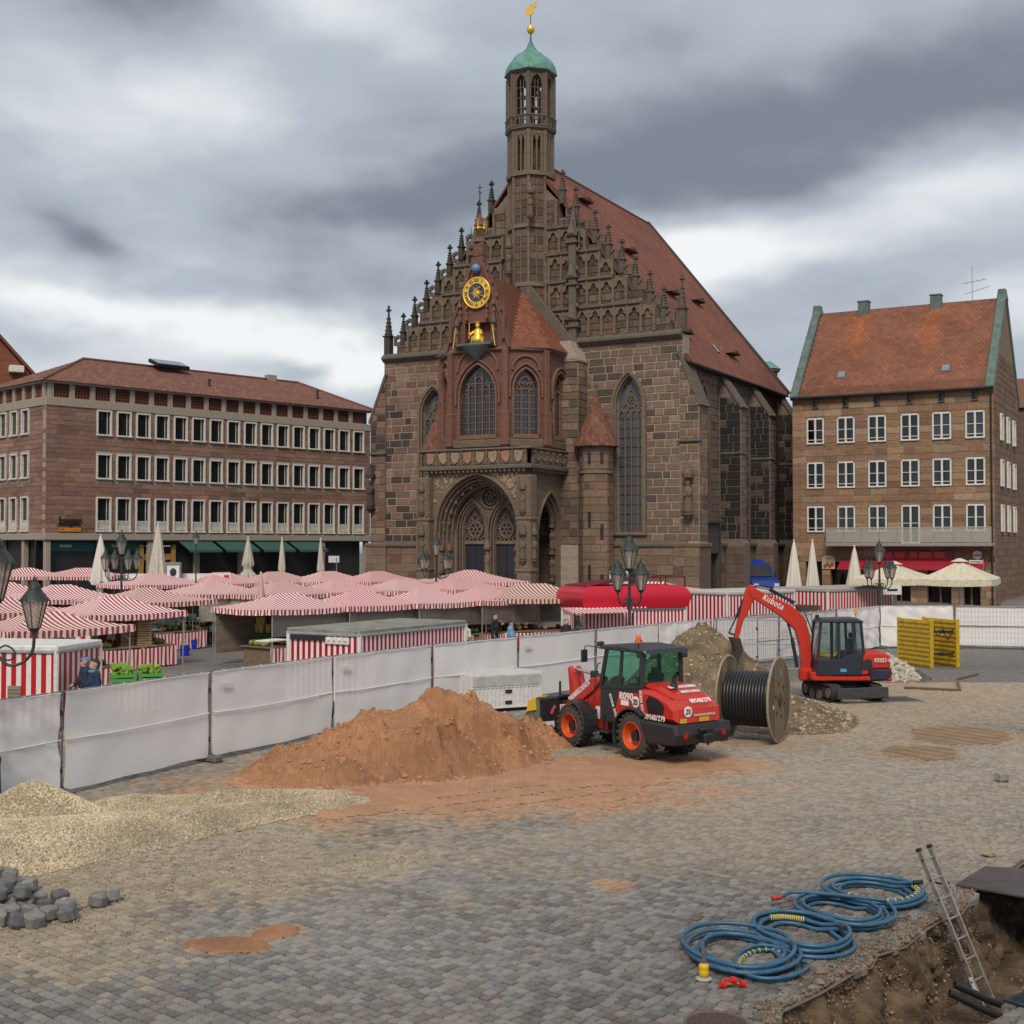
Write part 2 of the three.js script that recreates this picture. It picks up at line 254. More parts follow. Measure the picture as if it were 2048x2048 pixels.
 for(let r=-420;r<420;r++){
 let along=-60+R2()*0.2;
 while(along<60){
 const L=0.126+R2()*0.042,p=along+L/2,q=r*RW+0.012*N3(p*0.9,r*0.3,7),x=ca*p - sa*q,z=sa*p+ca*q;along+=L;
 if(!isNear(x,z)||z>-11.2||z<-46.02)continue;
 if(Math.abs(x)>0.41*-z+1.4)continue;
 const wob=0.1*N3(x*2.2,z*2.2,3);if(inPoly(x - wob - 0.05,z+wob,trenchLoop)||inPoly(x+wob+0.04,z+0.05,trenchLoop))continue;
 if(sandHeight(x,z)>0.12||gravelHeight(x,z)>0.08)continue;
 stones.push([x,z,L,R2(),R2(),R2(),R2()]);
}
}
 stones.sort((a,b)=>b[1]- a[1]);
 const colourOf=([x,z,,a,b,c])=>{
 const big=fbm(x*0.13,z*0.13,60,3),m=0.3*(0.66+0.56*a+0.4*big),hue=(b - 0.5)*0.06+0.05*fbm(x*0.3,z*0.3,63,2);
 const k=[m*(1.06+hue),m*(1.01 - Math.abs(hue)*0.2),m*(0.93 - hue*1.1)];if(c>0.93)k[0]*=1.12;if(c<0.06){k[1]*=1.07;}
 const worn=sstep(fbm(x*0.16+4,z*0.16,44,3),-0.12,0.26)*0.7,mix=(q,w)=>q.forEach((v,i)=>{k[i]=lerp(k[i],v*(0.85+0.3*a),w);});
 mix([0.38,0.325,0.26],worn);mix([0.42,0.365,0.29],sstep(blob(x,z,7.5,-28,10.5,9.5,0.2)+0.4*fbm(x*0.3,z*0.3,66,3),-0.05,0.5)*0.65);mix([0.42,0.32,0.215],sstep(brownAmount(x,z),-0.15,0.4)*0.75);mix([0.5,0.42,0.3],sstep(gritAmount(x,z)+(c - 0.5)*0.5,-0.1,0.5)*0.8);mix(x>6?[0.4,0.29,0.185]:[0.52,0.32,0.19],sstep(sandAmount(x,z)+(c - 0.5)*0.25,-0.05,0.3)*0.85);return k;
};
 const M4=new THREE.Matrix4(),Q=new THREE.Quaternion(),E=new THREE.Euler(),pose=([x,z,L,a,b,c,d])=>{E.set((a - 0.5)*0.06,-0.698+(b - 0.5)*0.045,(c - 0.5)*0.06);return M4.compose(new THREE.Vector3(x,(d - 0.5)*0.012 - 0.004,z),Q.setFromEuler(E),new THREE.Vector3(L - 0.019,0.09,RW - 0.02+(a - 0.5)*0.012));};
 const stoneMap=rep(tStain,0.55),one={roughness:0.8,map:stoneMap,bumpMap:rep(tRough,0.3),bumpScale:0.006};
 const pal=new Map();
 for(let i=0;i<300;i++){
 const c=colourOf(stones[i]).map((v)=>Math.round(v*40)/40),key=c.join();
 if(!pal.has(key)){const m=new THREE.MeshStandardMaterial(one);m.color=C(...c);pal.set(key,m);}
 const o=new THREE.Mesh(proto[i % 3],pal.get(key));o.name='paving_stone';pose(stones[i]).decompose(o.position,o.quaternion,o.scale);o.castShadow=o.receiveShadow=true;ground.add(o);
}
 for(let v=0;v<3;v++){
 const list=stones.filter((s,i)=>i>=300&&i % 3===v),im=new THREE.InstancedMesh(proto[v],new THREE.MeshStandardMaterial(one),list.length);
 list.forEach((s,i)=>{im.setMatrixAt(i,pose(s));im.setColorAt(i,C(...colourOf(s)));});
 im.name='paving_stones';im.userData.kind='stuff';im.castShadow=im.receiveShadow=true;ground.add(im);
}
 console.log('stones',stones.length);
}
// ---------- heaps ----------
function heap(name,x0,x1,z0,z1,st,height,colour,m,cut=-0.03){
 const nx=Math.round((x1 - x0)/st),nz=Math.round((z1 - z0)/st),H=new Float32Array((nx+1)*(nz+1)),pos=[],col=[],idx=[],id=new Int32Array(H.length).fill(-1);
 for(let j=0;j<=nz;j++)for(let i=0;i<=nx;i++)H[j*(nx+1)+i]=height(x0+i*st,z0+j*st);
 const vert=(i,j)=>{const k=j*(nx+1)+i;if(id[k]<0){id[k]=pos.length/3;const x=x0+i*st,z=z0+j*st,h=Math.max(H[k],cut - 0.03);pos.push(x,h,z);col.push(...colour(x,z,h));}return id[k];};
 for(let j=0;j<nz;j++)for(let i=0;i<nx;i++){const k=j*(nx+1)+i;if(Math.max(H[k],H[k+1],H[k+nx+1],H[k+nx+2])<cut)continue;const a=vert(i,j),b=vert(i,j+1),c=vert(i+1,j+1),d=vert(i+1,j);idx.push(a,b,c,a,c,d);}
 const g=new THREE.BufferGeometry();g.setAttribute('position',new THREE.Float32BufferAttribute(pos,3));g.setAttribute('color',new THREE.Float32BufferAttribute(col,3));g.setIndex(idx);g.computeVertexNormals();
 const uv=new Float32Array(pos.length/3*2);for(let i=0;i<uv.length/2;i++){uv[2*i]=pos[3*i];uv[2*i+1]=pos[3*i+2]+pos[3*i+1];}g.setAttribute('uv',new THREE.BufferAttribute(uv,2));
 const o=new THREE.Mesh(g,m);o.name=scene===heap.parent||!heap.parent?numbered(name):name;o.castShadow=o.receiveShadow=true;(heap.parent??scene).add(o);return o;
}
const rockGeo=[0,1,2].map((v)=>{const r=rng(300+v),g=new THREE.IcosahedronGeometry(0.5,0),p=g.attributes.position,key=new Map();for(let i=0;i<p.count;i++){const k=[p.getX(i),p.getY(i),p.getZ(i)].map((q)=>q.toFixed(3)).join();if(!key.has(k))key.set(k,0.72+r()*0.5);const s=key.get(k);p.setXYZ(i,p.getX(i)*s,p.getY(i)*s*0.72,p.getZ(i)*s);}g.computeVertexNormals();return boxUV(flat(g));});
function scatter(name,parent,count,seed,place,m){// place(random) -> [x, y, z, size, colour] or null
 const r=rng(seed),list=[];for(let i=0;i<count;i++){const q=place(r);if(q)list.push([...q,r()*6.3,r()*6.3,r()*6.3]);}
 const im=new THREE.InstancedMesh(rockGeo[seed % 3],m,list.length),M4=new THREE.Matrix4(),Q=new THREE.Quaternion();
 list.forEach((q,i)=>{im.setMatrixAt(i,M4.compose(new THREE.Vector3(q[0],q[1],q[2]),Q.setFromEuler(new THREE.Euler(q[5]*0.2,q[6],q[7]*0.2)),new THREE.Vector3(q[3],q[3],q[3]*1.1)));im.setColorAt(i,C(...q[4]));});
 im.name=parent===scene?numbered(name):name;im.castShadow=im.receiveShadow=true;im.userData.kind='stuff';parent.add(im);return im;
}
const pebbleM=new THREE.MeshStandardMaterial({roughness:0.88});
{
 const sandTop=(x,z)=>{const h=sandHeight(x,z),s=sandAmount(x,z),thin=sstep(s,0.16,0.5)*0.02+0.006*fbm(x*6,z*6,3,2)- 0.012 -(0.012*Math.max(0,Math.sin((x*0.55+z*0.83)*9))*sstep(blob(x,z,0.6,-25,3,1.6,-0.4),0,0.4));return Math.max(h,s>0.1?thin:-0.2);};
 const sandM=new THREE.MeshStandardMaterial({roughness:0.96,vertexColors:true,map:rep(tGrain,0.5),bumpMap:rep(tRough,0.5),bumpScale:0.02});
 const sc=(x,z,h)=>{const n=0.92+0.16*fbm(x*1.4,z*1.4,70,4)+0.12*fbm(x*5,z*5,71,2),damp=sstep(fbm(x*0.5,z*0.5,74,2),-0.1,0.3)*0.22;return[0.44*n*(1 - damp),0.22*n*(1 - damp),0.108*n*(1 - damp)];},scSpill=(x,z)=>{const n=0.92+0.16*fbm(x*1.4,z*1.4,70,4)+0.16*fbm(x*4,z*7,71,3);return[0.55*n,0.305*n,0.175*n];};
 const pile=heap('sand_pile',-7.2,3.2,-34.6,-24.2,0.055,(x,z)=>{const h=sandHeight(x,z);return h<0.0?-0.2:h;},sc,sandM,-0.02);
 tag(pile,'tall heap of damp orange building sand beside the wheel loader','sand pile');
 for(let v=0;v<2;v++)scatter('sand_clods',pile,2600,512+v,(r)=>{const x=-6.5+r()*9.5,z=-34+r()*9.6,h=sandHeight(x,z);if(h<0.03||r()>0.35+sstep(fbm(x*1.1,z*1.1,5,4),-0.1,0.2))return null;const q=0.8+0.35*r();return[x,h+0.005,z,0.025+r()*r()*0.13,[0.4*q,0.2*q,0.095*q]];},pebbleM);
 const spill=heap('spilled_sand',-6.5,5,-31,-20.6,0.09,(x,z)=>(sandHeight(x,z)>0.1?-0.2:Math.max(sandTop(x,z),-0.2)),scSpill,sandM,0.002);
 tag(spill,'thin layer of orange sand trodden over the paving in front of the heap','sand',null,'stuff');
 const spot=heap('spilled_sand',-4.4,-2.4,-17,-15.2,0.04,sandTop,sc,sandM,0.001);tag(spot,'small orange splash of sand on the grey paving near the camera','sand',null,'stuff');
 const spot2=heap('spilled_sand',8,13.6,-36,-28.4,0.09,sandTop,(x,z)=>{const n=0.9+0.2*fbm(x*2,z*2,77,3),l=0.85+0.15*Math.sin((x - z*0.6)*11);return[0.4*n*l,0.265*n*l,0.155*n*l];},sandM,0.001);tag(spot2,'raked oval patch of brown sand on the paving at the right','sand',null,'stuff');
 const gc=(x,z,h)=>{const n=0.85+0.3*fbm(x*1.5,z*1.5,80,3);return[0.4*n,0.33*n,0.22*n];};
 const gp=heap('gravel_pile',-11,-2.6,-26.2,-17.6,0.06,gravelHeight,gc,new THREE.MeshStandardMaterial({roughness:0.95,vertexColors:true,map:rep(tGrain,0.4)}),-0.01);
 tag(gp,'long low heap of pale yellow gravel in front of the fence','gravel pile');
 const pc=(r,x,z)=>{const t=r(),k=(0.72+0.55*r())*(1+0.35*fbm(x*0.9,z*0.9,85,3)),fresh=sstep(x+z*0.2,-11.5,-9.8);const dark=1 - 0.25*fresh;return t<0.12?[0.3*k,0.27*k,0.23*k]:t<0.2?[0.5*k,0.46*k,0.37*k]:[0.49*k*dark,0.405*k*dark,0.27*k*dark];};
 for(let v=0;v<3;v++)scatter('gravel',gp,30000,500+v,(r)=>{const x=-11+r()*8.4,z=-26.2+r()*8.6,h=gravelHeight(x,z);if(h<-0.012)return null;return[x,Math.max(h,0)+0.006,z,0.026+r()*0.03,pc(r,x,z)];},pebbleM);
 const lg=scatter('loose_gravel',scene,15000,505,(r)=>{const x=-9.5+r()*9.5,z=-25.5+r()*11,g=gritAmount(x,z);if(r()>sstep(g,0.12,0.8)*0.9||gravelHeight(x,z)>0||sandHeight(x,z)>0)return null;return[x,0.008,z,0.012+r()*0.022,pc(r,x,z)];},pebbleM);
 tag(lg,'loose pale pebbles scattered over the paving around the gravel heap','gravel',null,'stuff');
}
{// the open trench
 const trench=new THREE.Group();trench.name='trench';trench.userData.kind='structure';scene.add(trench);
 const earthM=new THREE.MeshStandardMaterial({roughness:0.97,vertexColors:true,map:rep(tGrain,0.6),bumpMap:rep(tRough,0.35),bumpScale:0.03});
 const ec=(x,y,z)=>{const n=0.85+0.5*fbm(x*3,y*5,z*3,3),band=sstep(fbm(x*1.2,y*2.5+3,z*1.2,3),-0.2,0.2),ash=sstep(fbm(x*1.4,y*2,z*1.4+8,3),0.05,0.3);const c=[lerp(0.14,0.22,band),lerp(0.1,0.15,band),lerp(0.07,0.09,band)];return c.map((v,i)=>lerp(v,[0.29,0.2,0.13][i],ash*0.5)*n);};
 const wall=(line,nx,nz,name)=>{
 const cv=new THREE.CatmullRomCurve3(line.map((p)=>new THREE.Vector3(p[0],0,p[1])),false,'centripetal'),L=cv.getLength(),A=Math.ceil(L/0.045),B=26,pos=[],col=[],idx=[];
 for(let i=0;i<=A;i++){const p=cv.getPointAt(i/A);for(let j=0;j<=B;j++){const y=-0.02 - 1.1*j/B,k=j/B,out=0.2*k*k+0.17*fbm(p.x*2.2,y*2.4,p.z*2.2,4)*Math.min(1,k*5)+0.075*Math.abs(fbm(p.x*7,y*7,p.z*7,3))*Math.min(1,k*4)- 0.05;const x=p.x+nx*out,z=p.z+nz*out;pos.push(x,y,z);col.push(...ec(x,y,z));if(i<A&&j<B){const a=i*(B+1)+j;idx.push(a,a+1,a+B+2,a,a+B+2,a+B+1);}}}
 const g=new THREE.BufferGeometry();g.setAttribute('position',new THREE.Float32BufferAttribute(pos,3));g.setAttribute('color',new THREE.Float32BufferAttribute(col,3));g.setIndex(idx);g.computeVertexNormals();const f=boxUV(flat(g));const o=obj(name,f,earthM,trench,false);return o;
};
 wall(trenchL,tN[0],tN[1],'trench_wall');wall(trenchR,-tN[0],-tN[1],'trench_wall');wall([trenchL.at(-1),trenchR[0]],-tU[0],-tU[1],'trench_wall');wall([trenchR.at(-1),trenchL[0]],tU[0],tU[1],'trench_wall');
 heap.parent=trench;const fl=heap('trench_floor',-1,10.4,-21.4,-9,0.08,(x,z)=>(inPoly(x,z,trenchLoop)||inPoly(x+0.3,z,trenchLoop)||inPoly(x - 0.3,z,trenchLoop)||inPoly(x,z - 0.3,trenchLoop)||inPoly(x,z+0.3,trenchLoop)?-1.06+0.09*fbm(x*1.6,z*1.6,90,4):-2),(x,z)=>ec(x,-0.5,z),earthM,-1.9);heap.parent=null;
 for(let v=0;v<2;v++)scatter('rubble',trench,1500,520+v,(r)=>{const a=r(),i=Math.floor(a*(trenchL.length - 1)),t=a*(trenchL.length - 1)- i,p=trenchL[i],q=trenchL[i+1],y=-0.06 - r()*0.95,s=0.015+r()*r()*0.06,out=0.2*(y/1.1)**2+0.1*fbm(lerp(p[0],q[0],t)*2.2,y*2.4,lerp(p[1],q[1],t)*2.2,4)- 0.05,n=0.6+0.6*r(),c=r()<0.2?[0.27,0.22,0.16]:[0.19,0.13,0.085];return[lerp(p[0],q[0],t)+tN[0]*out,y,lerp(p[1],q[1],t)+tN[1]*out,s,c.map((k)=>k*n)];},pebbleM);
 scatter('rubble',trench,2500,523,(r)=>{const x=1+r()*8.4,z=-20.5+r()*9;if(!inPoly(x,z,trenchLoop))return null;const n=0.6+0.6*r();return[x,-1.05+0.09*fbm(x*1.6,z*1.6,90,4),z,0.02+r()*r()*0.07,[0.2*n,0.145*n,0.095*n]];},pebbleM);
}
// ---------- masonry ----------
// pointed arch: half width w, spring at ys, rise a above it
const archX=(w,a,dy)=>{const R=(w*w+a*a)/(2*w);return dy>=a?0:Math.sqrt(Math.max(0,R*R - dy*dy))-(R - w);};
function archPts(cx,w,y0,ys,a,n=10){const p=[[cx+w,y0]];for(let i=0;i<=n;i++){const dy=a*Math.sin((i/n)*Math.PI/2);p.push([cx+archX(w,a,dy),ys+dy]);}for(let i=n - 1;i>=0;i--){const dy=a*Math.sin((i/n)*Math.PI/2);p.push([cx - archX(w,a,dy),ys+dy]);}p.push([cx - w,y0]);return p;}
const archRing=(cx,w,y0,ys,a,t,d,o={})=>extr([...archPts(cx,w+t,y0,ys,a+t*1.15),...archPts(cx,w,y0,ys,a).reverse()],d,o);
function facet(w,h,d,b){// a squared stone that looks to +z, its front arrises chamfered
 const X=w/2,Y=h/2,pos=[],q=(a,e,c,f)=>pos.push(...a,...e,...c,...a,...c,...f),F=[[-X+b,-Y+b,0],[X - b,-Y+b,0],[X - b,Y - b,0],[-X+b,Y - b,0]],Mq=[[-X,-Y,-b],[X,-Y,-b],[X,Y,-b],[-X,Y,-b]],Bk=Mq.map((p)=>[p[0],p[1],-d]);
 q(...F);for(let i=0;i<4;i++){const n=(i+1)% 4;q(Mq[i],Mq[n],F[n],F[i]);q(Bk[i],Bk[n],Mq[n],Mq[i]);}
 const g=new THREE.BufferGeometry();g.setAttribute('position',new THREE.Float32BufferAttribute(pos,3));g.computeVertexNormals();return g;
}
class Masonry{// collects squared stones, then makes the largest 300 parts and joins the rest
 constructor(seed){this.r=rng(seed);this.list=[];}
 // a face: origin o, direction along the wall by angle ry; courses from y0 to y1 between u0 and u1, openings as spans(y) -> [[a, b], ...]
 wall(o,ry,u0,u1,y0,y1,course,len,d,palette,spans=null,gap=0.035,weight=1){
 const r=this.r,n=Math.max(1,Math.round((y1 - y0)/course)),ch=(y1 - y0)/n,c=Math.cos(ry),s=Math.sin(ry);
 for(let k=0;k<n;k++){
 const yb=y0+k*ch,ym=yb+ch/2;let free=[[u0,u1]];
 if(spans)for(const[a,b]of spans(ym))free=free.flatMap(([p,q])=>(b<=p||a>=q?[[p,q]]:[[p,Math.min(a,q)],[Math.max(b,p),q]].filter(([x,y])=>y - x>0.08)));
 for(const[p,q]of free){
 let x=p,first=true;
 while(x<q - 0.02){let L=len*(0.62+0.8*r());if(first&&k % 2)L*=0.6;first=false;if(q - x - L<len*0.4)L=q - x;L=Math.min(L,q - x);
 const w=L - gap,h=ch - gap;if(w>0.05){const u=x+L/2,out=(r()- 0.5)*0.02,col=palette(r,u,ym);this.list.push({w,h,d,ry,x:o[0]+c*u+s*out,y:o[1]+ym,z:o[2]- s*u+c*out,col,area:w*h*weight*(0.9+0.2*r())});}
 x+=L;}
}
}
}
 finish(parent,name,restName,limit=300,q=30){
 this.list.sort((a,b)=>b.area - a.area);const rest=[],pal=new Map();
 this.list.forEach((s,i)=>{
 const g=facet(s.w,s.h,s.d,0.018);T(g,s.x,s.y,s.z,0,s.ry,0);boxUV(g);
 if(i<limit){const c=s.col.map((v)=>Math.round(v*q*2)/(q*2)),key=c.join();if(!pal.has(key)){const m=vcStone.clone();m.vertexColors=false;m.color=C(...c);pal.set(key,m);}const o=new THREE.Mesh(g,pal.get(key));o.name=name;parent.add(o);}
 else{const k=g.attributes.position.count,col=new Float32Array(k*3);for(let j=0;j<k;j++)col.set(s.col,j*3);g.setAttribute('color',new THREE.BufferAttribute(col,3));rest.push(g);}
});
 if(rest.length){const o=new THREE.Mesh(mergeGeometries(rest),vcStone);o.name=restName;o.userData.kind='stuff';parent.add(o);}
}
}
const vary=(c,r,k=0.3)=>{const m=1 - k/2+k*r();return[c[0]*m,c[1]*m*(0.97+0.06*r()),c[2]*m*(0.95+0.1*r())];};
// ---------- plain tiles laid on a slope ----------
function tiles(parent,name,origin,along,up,W,L,tw,th,colour,seed,span=null){// W along the eave, L up the slope; span(v) -> [from, to]
 const r=rng(seed),n=new THREE.Vector3().crossVectors(along,up).normalize(),g=extr([[-0.48*tw,0.5*th],[-0.48*tw,-0.3*th],[-0.3*tw,-0.62*th],[0,-0.72*th],[0.3*tw,-0.62*th],[0.48*tw,-0.3*th],[0.48*tw,0.5*th]],0.02);boxUV(g);
 const list=[],rows=Math.floor(L/th);
 for(let j=0;j<rows;j++){const v=(j+0.5)*th,[a,b]=span?span(v):[0,W];for(let u=a+(j % 2?tw/2:0);u<b - tw*0.3;u+=tw)list.push([u+tw/2,v,r(),r(),r()]);}
 const im=new THREE.InstancedMesh(g,new THREE.MeshStandardMaterial({roughness:0.88,map:g2}),list.length),B=new THREE.Matrix4(),R=new THREE.Matrix4();
 list.forEach(([u,v,a,b,c],i)=>{B.makeBasis(along,up,n);R.makeRotationFromEuler(new THREE.Euler(0.11+(a - 0.5)*0.03,(b - 0.5)*0.04,(c - 0.5)*0.03));B.multiply(R).setPosition(origin.clone().addScaledVector(along,u).addScaledVector(up,v).addScaledVector(n,0.012));im.setMatrixAt(i,B);im.setColorAt(i,C(...colour(u,v,a,b)));});
 im.name=name;im.userData.kind='stuff';parent.add(im);return im;
}
const V3=(x,y,z)=>new THREE.Vector3(x,y,z);

// ---------- the church ----------
const church=thing('church','brown sandstone gothic hall church with stepped gable, clock and copper domed turret','church',[11.793,0,-80],-0.5044);
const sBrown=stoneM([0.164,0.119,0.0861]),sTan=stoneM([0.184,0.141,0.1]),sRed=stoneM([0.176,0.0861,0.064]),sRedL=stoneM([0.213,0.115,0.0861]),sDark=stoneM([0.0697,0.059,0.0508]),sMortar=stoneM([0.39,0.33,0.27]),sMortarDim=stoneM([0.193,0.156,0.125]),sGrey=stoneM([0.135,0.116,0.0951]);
const palWall=(r,u=0,y=0)=>{const t=clamp(r()+0.45*fbm(u*0.25,y*0.25,9,3)+(y>16.5?-0.12:0),0,1);return t<0.16?vary([0.254,0.189,0.135],r):t<0.3?vary([0.221,0.135,0.0984],r):t>0.9?vary([0.0984,0.0763,0.0631],r):vary([0.184,0.131,0.0968],r,0.35);};
const palLow=(r)=>{const t=r();return t<0.2?vary([0.221,0.139,0.0984],r):t<0.3?vary([0.131,0.0902,0.0697],r):vary([0.205,0.148,0.102],r,0.3);};
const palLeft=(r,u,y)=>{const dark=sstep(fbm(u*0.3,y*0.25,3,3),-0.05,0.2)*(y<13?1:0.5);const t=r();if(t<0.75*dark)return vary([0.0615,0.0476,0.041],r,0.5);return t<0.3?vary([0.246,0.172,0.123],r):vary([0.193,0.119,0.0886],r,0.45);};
const palCrust=(r)=>{const t=r();return t<0.18?vary([0.0984,0.0738,0.0615],r):vary([0.0197,0.018,0.018],r,0.6);};
const palGable=(r)=>{const t=r();return t<0.2?vary([0.18,0.135,0.0984],r):t<0.35?vary([0.164,0.0984,0.0738],r):vary([0.115,0.0861,0.0656],r,0.5);};
const mas=new Masonry(404);
const winL={c:-19.75,w:0.95,y0:6.2,ys:14.2,a:1.75},winR={c:-4.82,w:0.9,y0:5.8,ys:14.0,a:1.95};
const spanOf=(list,m=0.3)=>(y)=>list.filter((q)=>y<q.ys+q.a+m*1.2&&y>q.y0 - 0.1).map((q)=>{const h=y<=q.ys?q.w+m:Math.max(archX(q.w+m,q.a+m*1.15,y - q.ys),0.02);return[q.c - h,q.c+h];});
// facade: core with two real window openings
{
 const core=extr([[-24,0],[-1.1,0],[-1.1,18.4],[-24,18.4]],1.1,{holes:[winL,winR].map((q)=>archPts(q.c,q.w,q.y0,q.ys,q.a))});core.translate(0,0,-1.135);obj('west_wall',core,sMortar,church);
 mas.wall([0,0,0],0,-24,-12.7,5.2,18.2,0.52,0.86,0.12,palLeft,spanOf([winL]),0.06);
 mas.wall([0,0,0],0,-12.7,-1.1,5.2,18.2,0.5,0.88,0.12,palWall,spanOf([winR]),0.065);
 obj('plinth',[cbox(23.3,4.9,0.5,-12.55,2.45,0.02,0.02)],sMortarDim,church);
 mas.wall([0,0,0.33],0,-24.2,-0.9,0,4.9,0.61,1.15,0.1,palLow,null,0.014);
 obj('plinth_moulding',[extr([[0,0],[0.62,-0.02],[0.62,0.12],[0.45,0.2],[0,0.42]],23.6).rotateY(-Math.PI/2).translate(-0.75,4.9,-0.16)].map((g)=>g),sGrey,church);
 obj('cornice',[extr([[0,-0.3],[0.16,-0.26],[0.42,-0.05],[0.42,0.08],[0.1,0.34],[0,0.34]],22.9).rotateY(-Math.PI/2).translate(-1.1,18.35,-0.04)],sGrey,church);
 const gothicWindow=(q,lights,depth,head)=>{// surround, glass, mullions, tracery: all parts
 const w=obj('window',[archRing(q.c,q.w,q.y0,q.ys,q.a,0.16,0.2).translate(0,0,-0.12),archRing(q.c,q.w+0.14,q.y0,q.ys,q.a+0.16,0.18,0.22).translate(0,0,-0.02),cbox(2*q.w+0.7,0.24,0.6,q.c,q.y0 - 0.12,-0.1,0.04)],sTan,church);
 obj('glass',extr(archPts(q.c,q.w+0.04,q.y0,q.ys,q.a+0.04),0.03).translate(0,0,-depth),mat([0.1,0.105,0.12],0.16,{map:st1}),w);
 const bars=[];for(let i=1;i<lights;i++){const x=q.c - q.w+(2*q.w*i)/lights;bars.push(cbox(0.09,head - q.y0+0.2,0.14,x,(head+q.y0)/2,-depth+0.08,0.03));}obj('mullion',bars,sTan,w);
 const lead=[];for(let y=q.y0+0.55;y<head;y+=0.62)lead.push(box(2*q.w,0.025,0.03,q.c,y,-depth+0.05));for(let i=0;i<lights;i++)for(const k of[0.33,0.66])lead.push(box(0.012,head - q.y0,0.02,q.c - q.w+(2*q.w*(i+k))/lights,(head+q.y0)/2,-depth+0.045));obj('lead_bars',lead,metalDark,w);
 const tr=[],rr=q.w/lights;for(let i=0;i<lights;i++)tr.push(archRing(q.c - q.w+rr*(2*i+1),rr - 0.05,head - 0.1,head,rr*1.3,0.06,0.12).translate(0,0,-depth+0.03));
 const hy=head+rr*2.2;tr.push(torus(q.w*0.42,0.045,q.c,hy+q.w*0.45,-depth+0.09));for(const s of[-1,1])tr.push(torus(q.w*0.28,0.04,q.c+s*q.w*0.5,hy,-depth+0.09));tr.push(torus(q.w*0.2,0.035,q.c,hy+q.w*1.05,-depth+0.09));for(let i=0;i<6;i++)tr.push(torus(q.w*0.15,0.025,q.c+Math.cos(i*1.047)*q.w*0.24,hy+q.w*0.45+Math.sin(i*1.047)*q.w*0.24,-depth+0.09,0,0,0,10,4));for(const s of[-1,1])tr.push(beam([q.c+s*q.w*0.9,hy - 0.3,-depth+0.09],[q.c+s*q.w*0.16,hy+q.w*0.75,-depth+0.09],0.06,0.08));obj('tracery',tr,sTan,w);
 return w;
};
 gothicWindow(winR,4,0.5,13.4);gothicWindow(winL,4,0.5,13.6);
 church.userData.gw=1;delete church.userData.gw;church.gothicWindow=gothicWindow;
}
// corner buttresses, stepped in and weathered
for(const s of[1,-1]){
 const X=(x)=>(s>0?x:-25.1 - x),prof=[[-1.3,0],[0.0,0],[0.0,13.7],[-0.35,14.6],[-1.3,17.1]].map(([x,y])=>[X(x),y]);if(s<0)prof.reverse();
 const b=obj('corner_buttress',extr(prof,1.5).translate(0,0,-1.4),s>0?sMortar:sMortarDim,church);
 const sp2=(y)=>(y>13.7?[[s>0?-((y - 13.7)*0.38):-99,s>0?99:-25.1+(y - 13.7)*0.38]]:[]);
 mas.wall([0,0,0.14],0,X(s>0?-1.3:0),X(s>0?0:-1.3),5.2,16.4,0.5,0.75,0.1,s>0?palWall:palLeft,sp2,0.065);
 if(s>0)mas.wall([0.03,0,0],Math.PI/2,-0.12,1.4,5.2,13.7,0.5,0.75,0.06,palWall,null,0.065);
 obj('weathering',[beam([X(0.1),13.75,-0.65],[X(-1.35),17.25,-0.65],1.7,0.2,[0,1,0])],sGrey,b);
 obj('buttress_plinth',[cbox(1.75,4.9,2.1,X(-0.75),2.45,-0.6,0.04),cbox(1.9,0.3,2.25,X(-0.75),4.95,-0.6,0.1)],sBrown,b);
 mas.wall([0,0,0.5],0,X(s>0?-1.62:0.12),X(s>0?0.12:-1.62),0,4.8,0.6,1.0,0.08,palLow,null,0.014);
 obj('string_course',cbox(1.45,0.2,0.35,X(-0.65),11.55,0.1,0.06),sGrey,b);
}
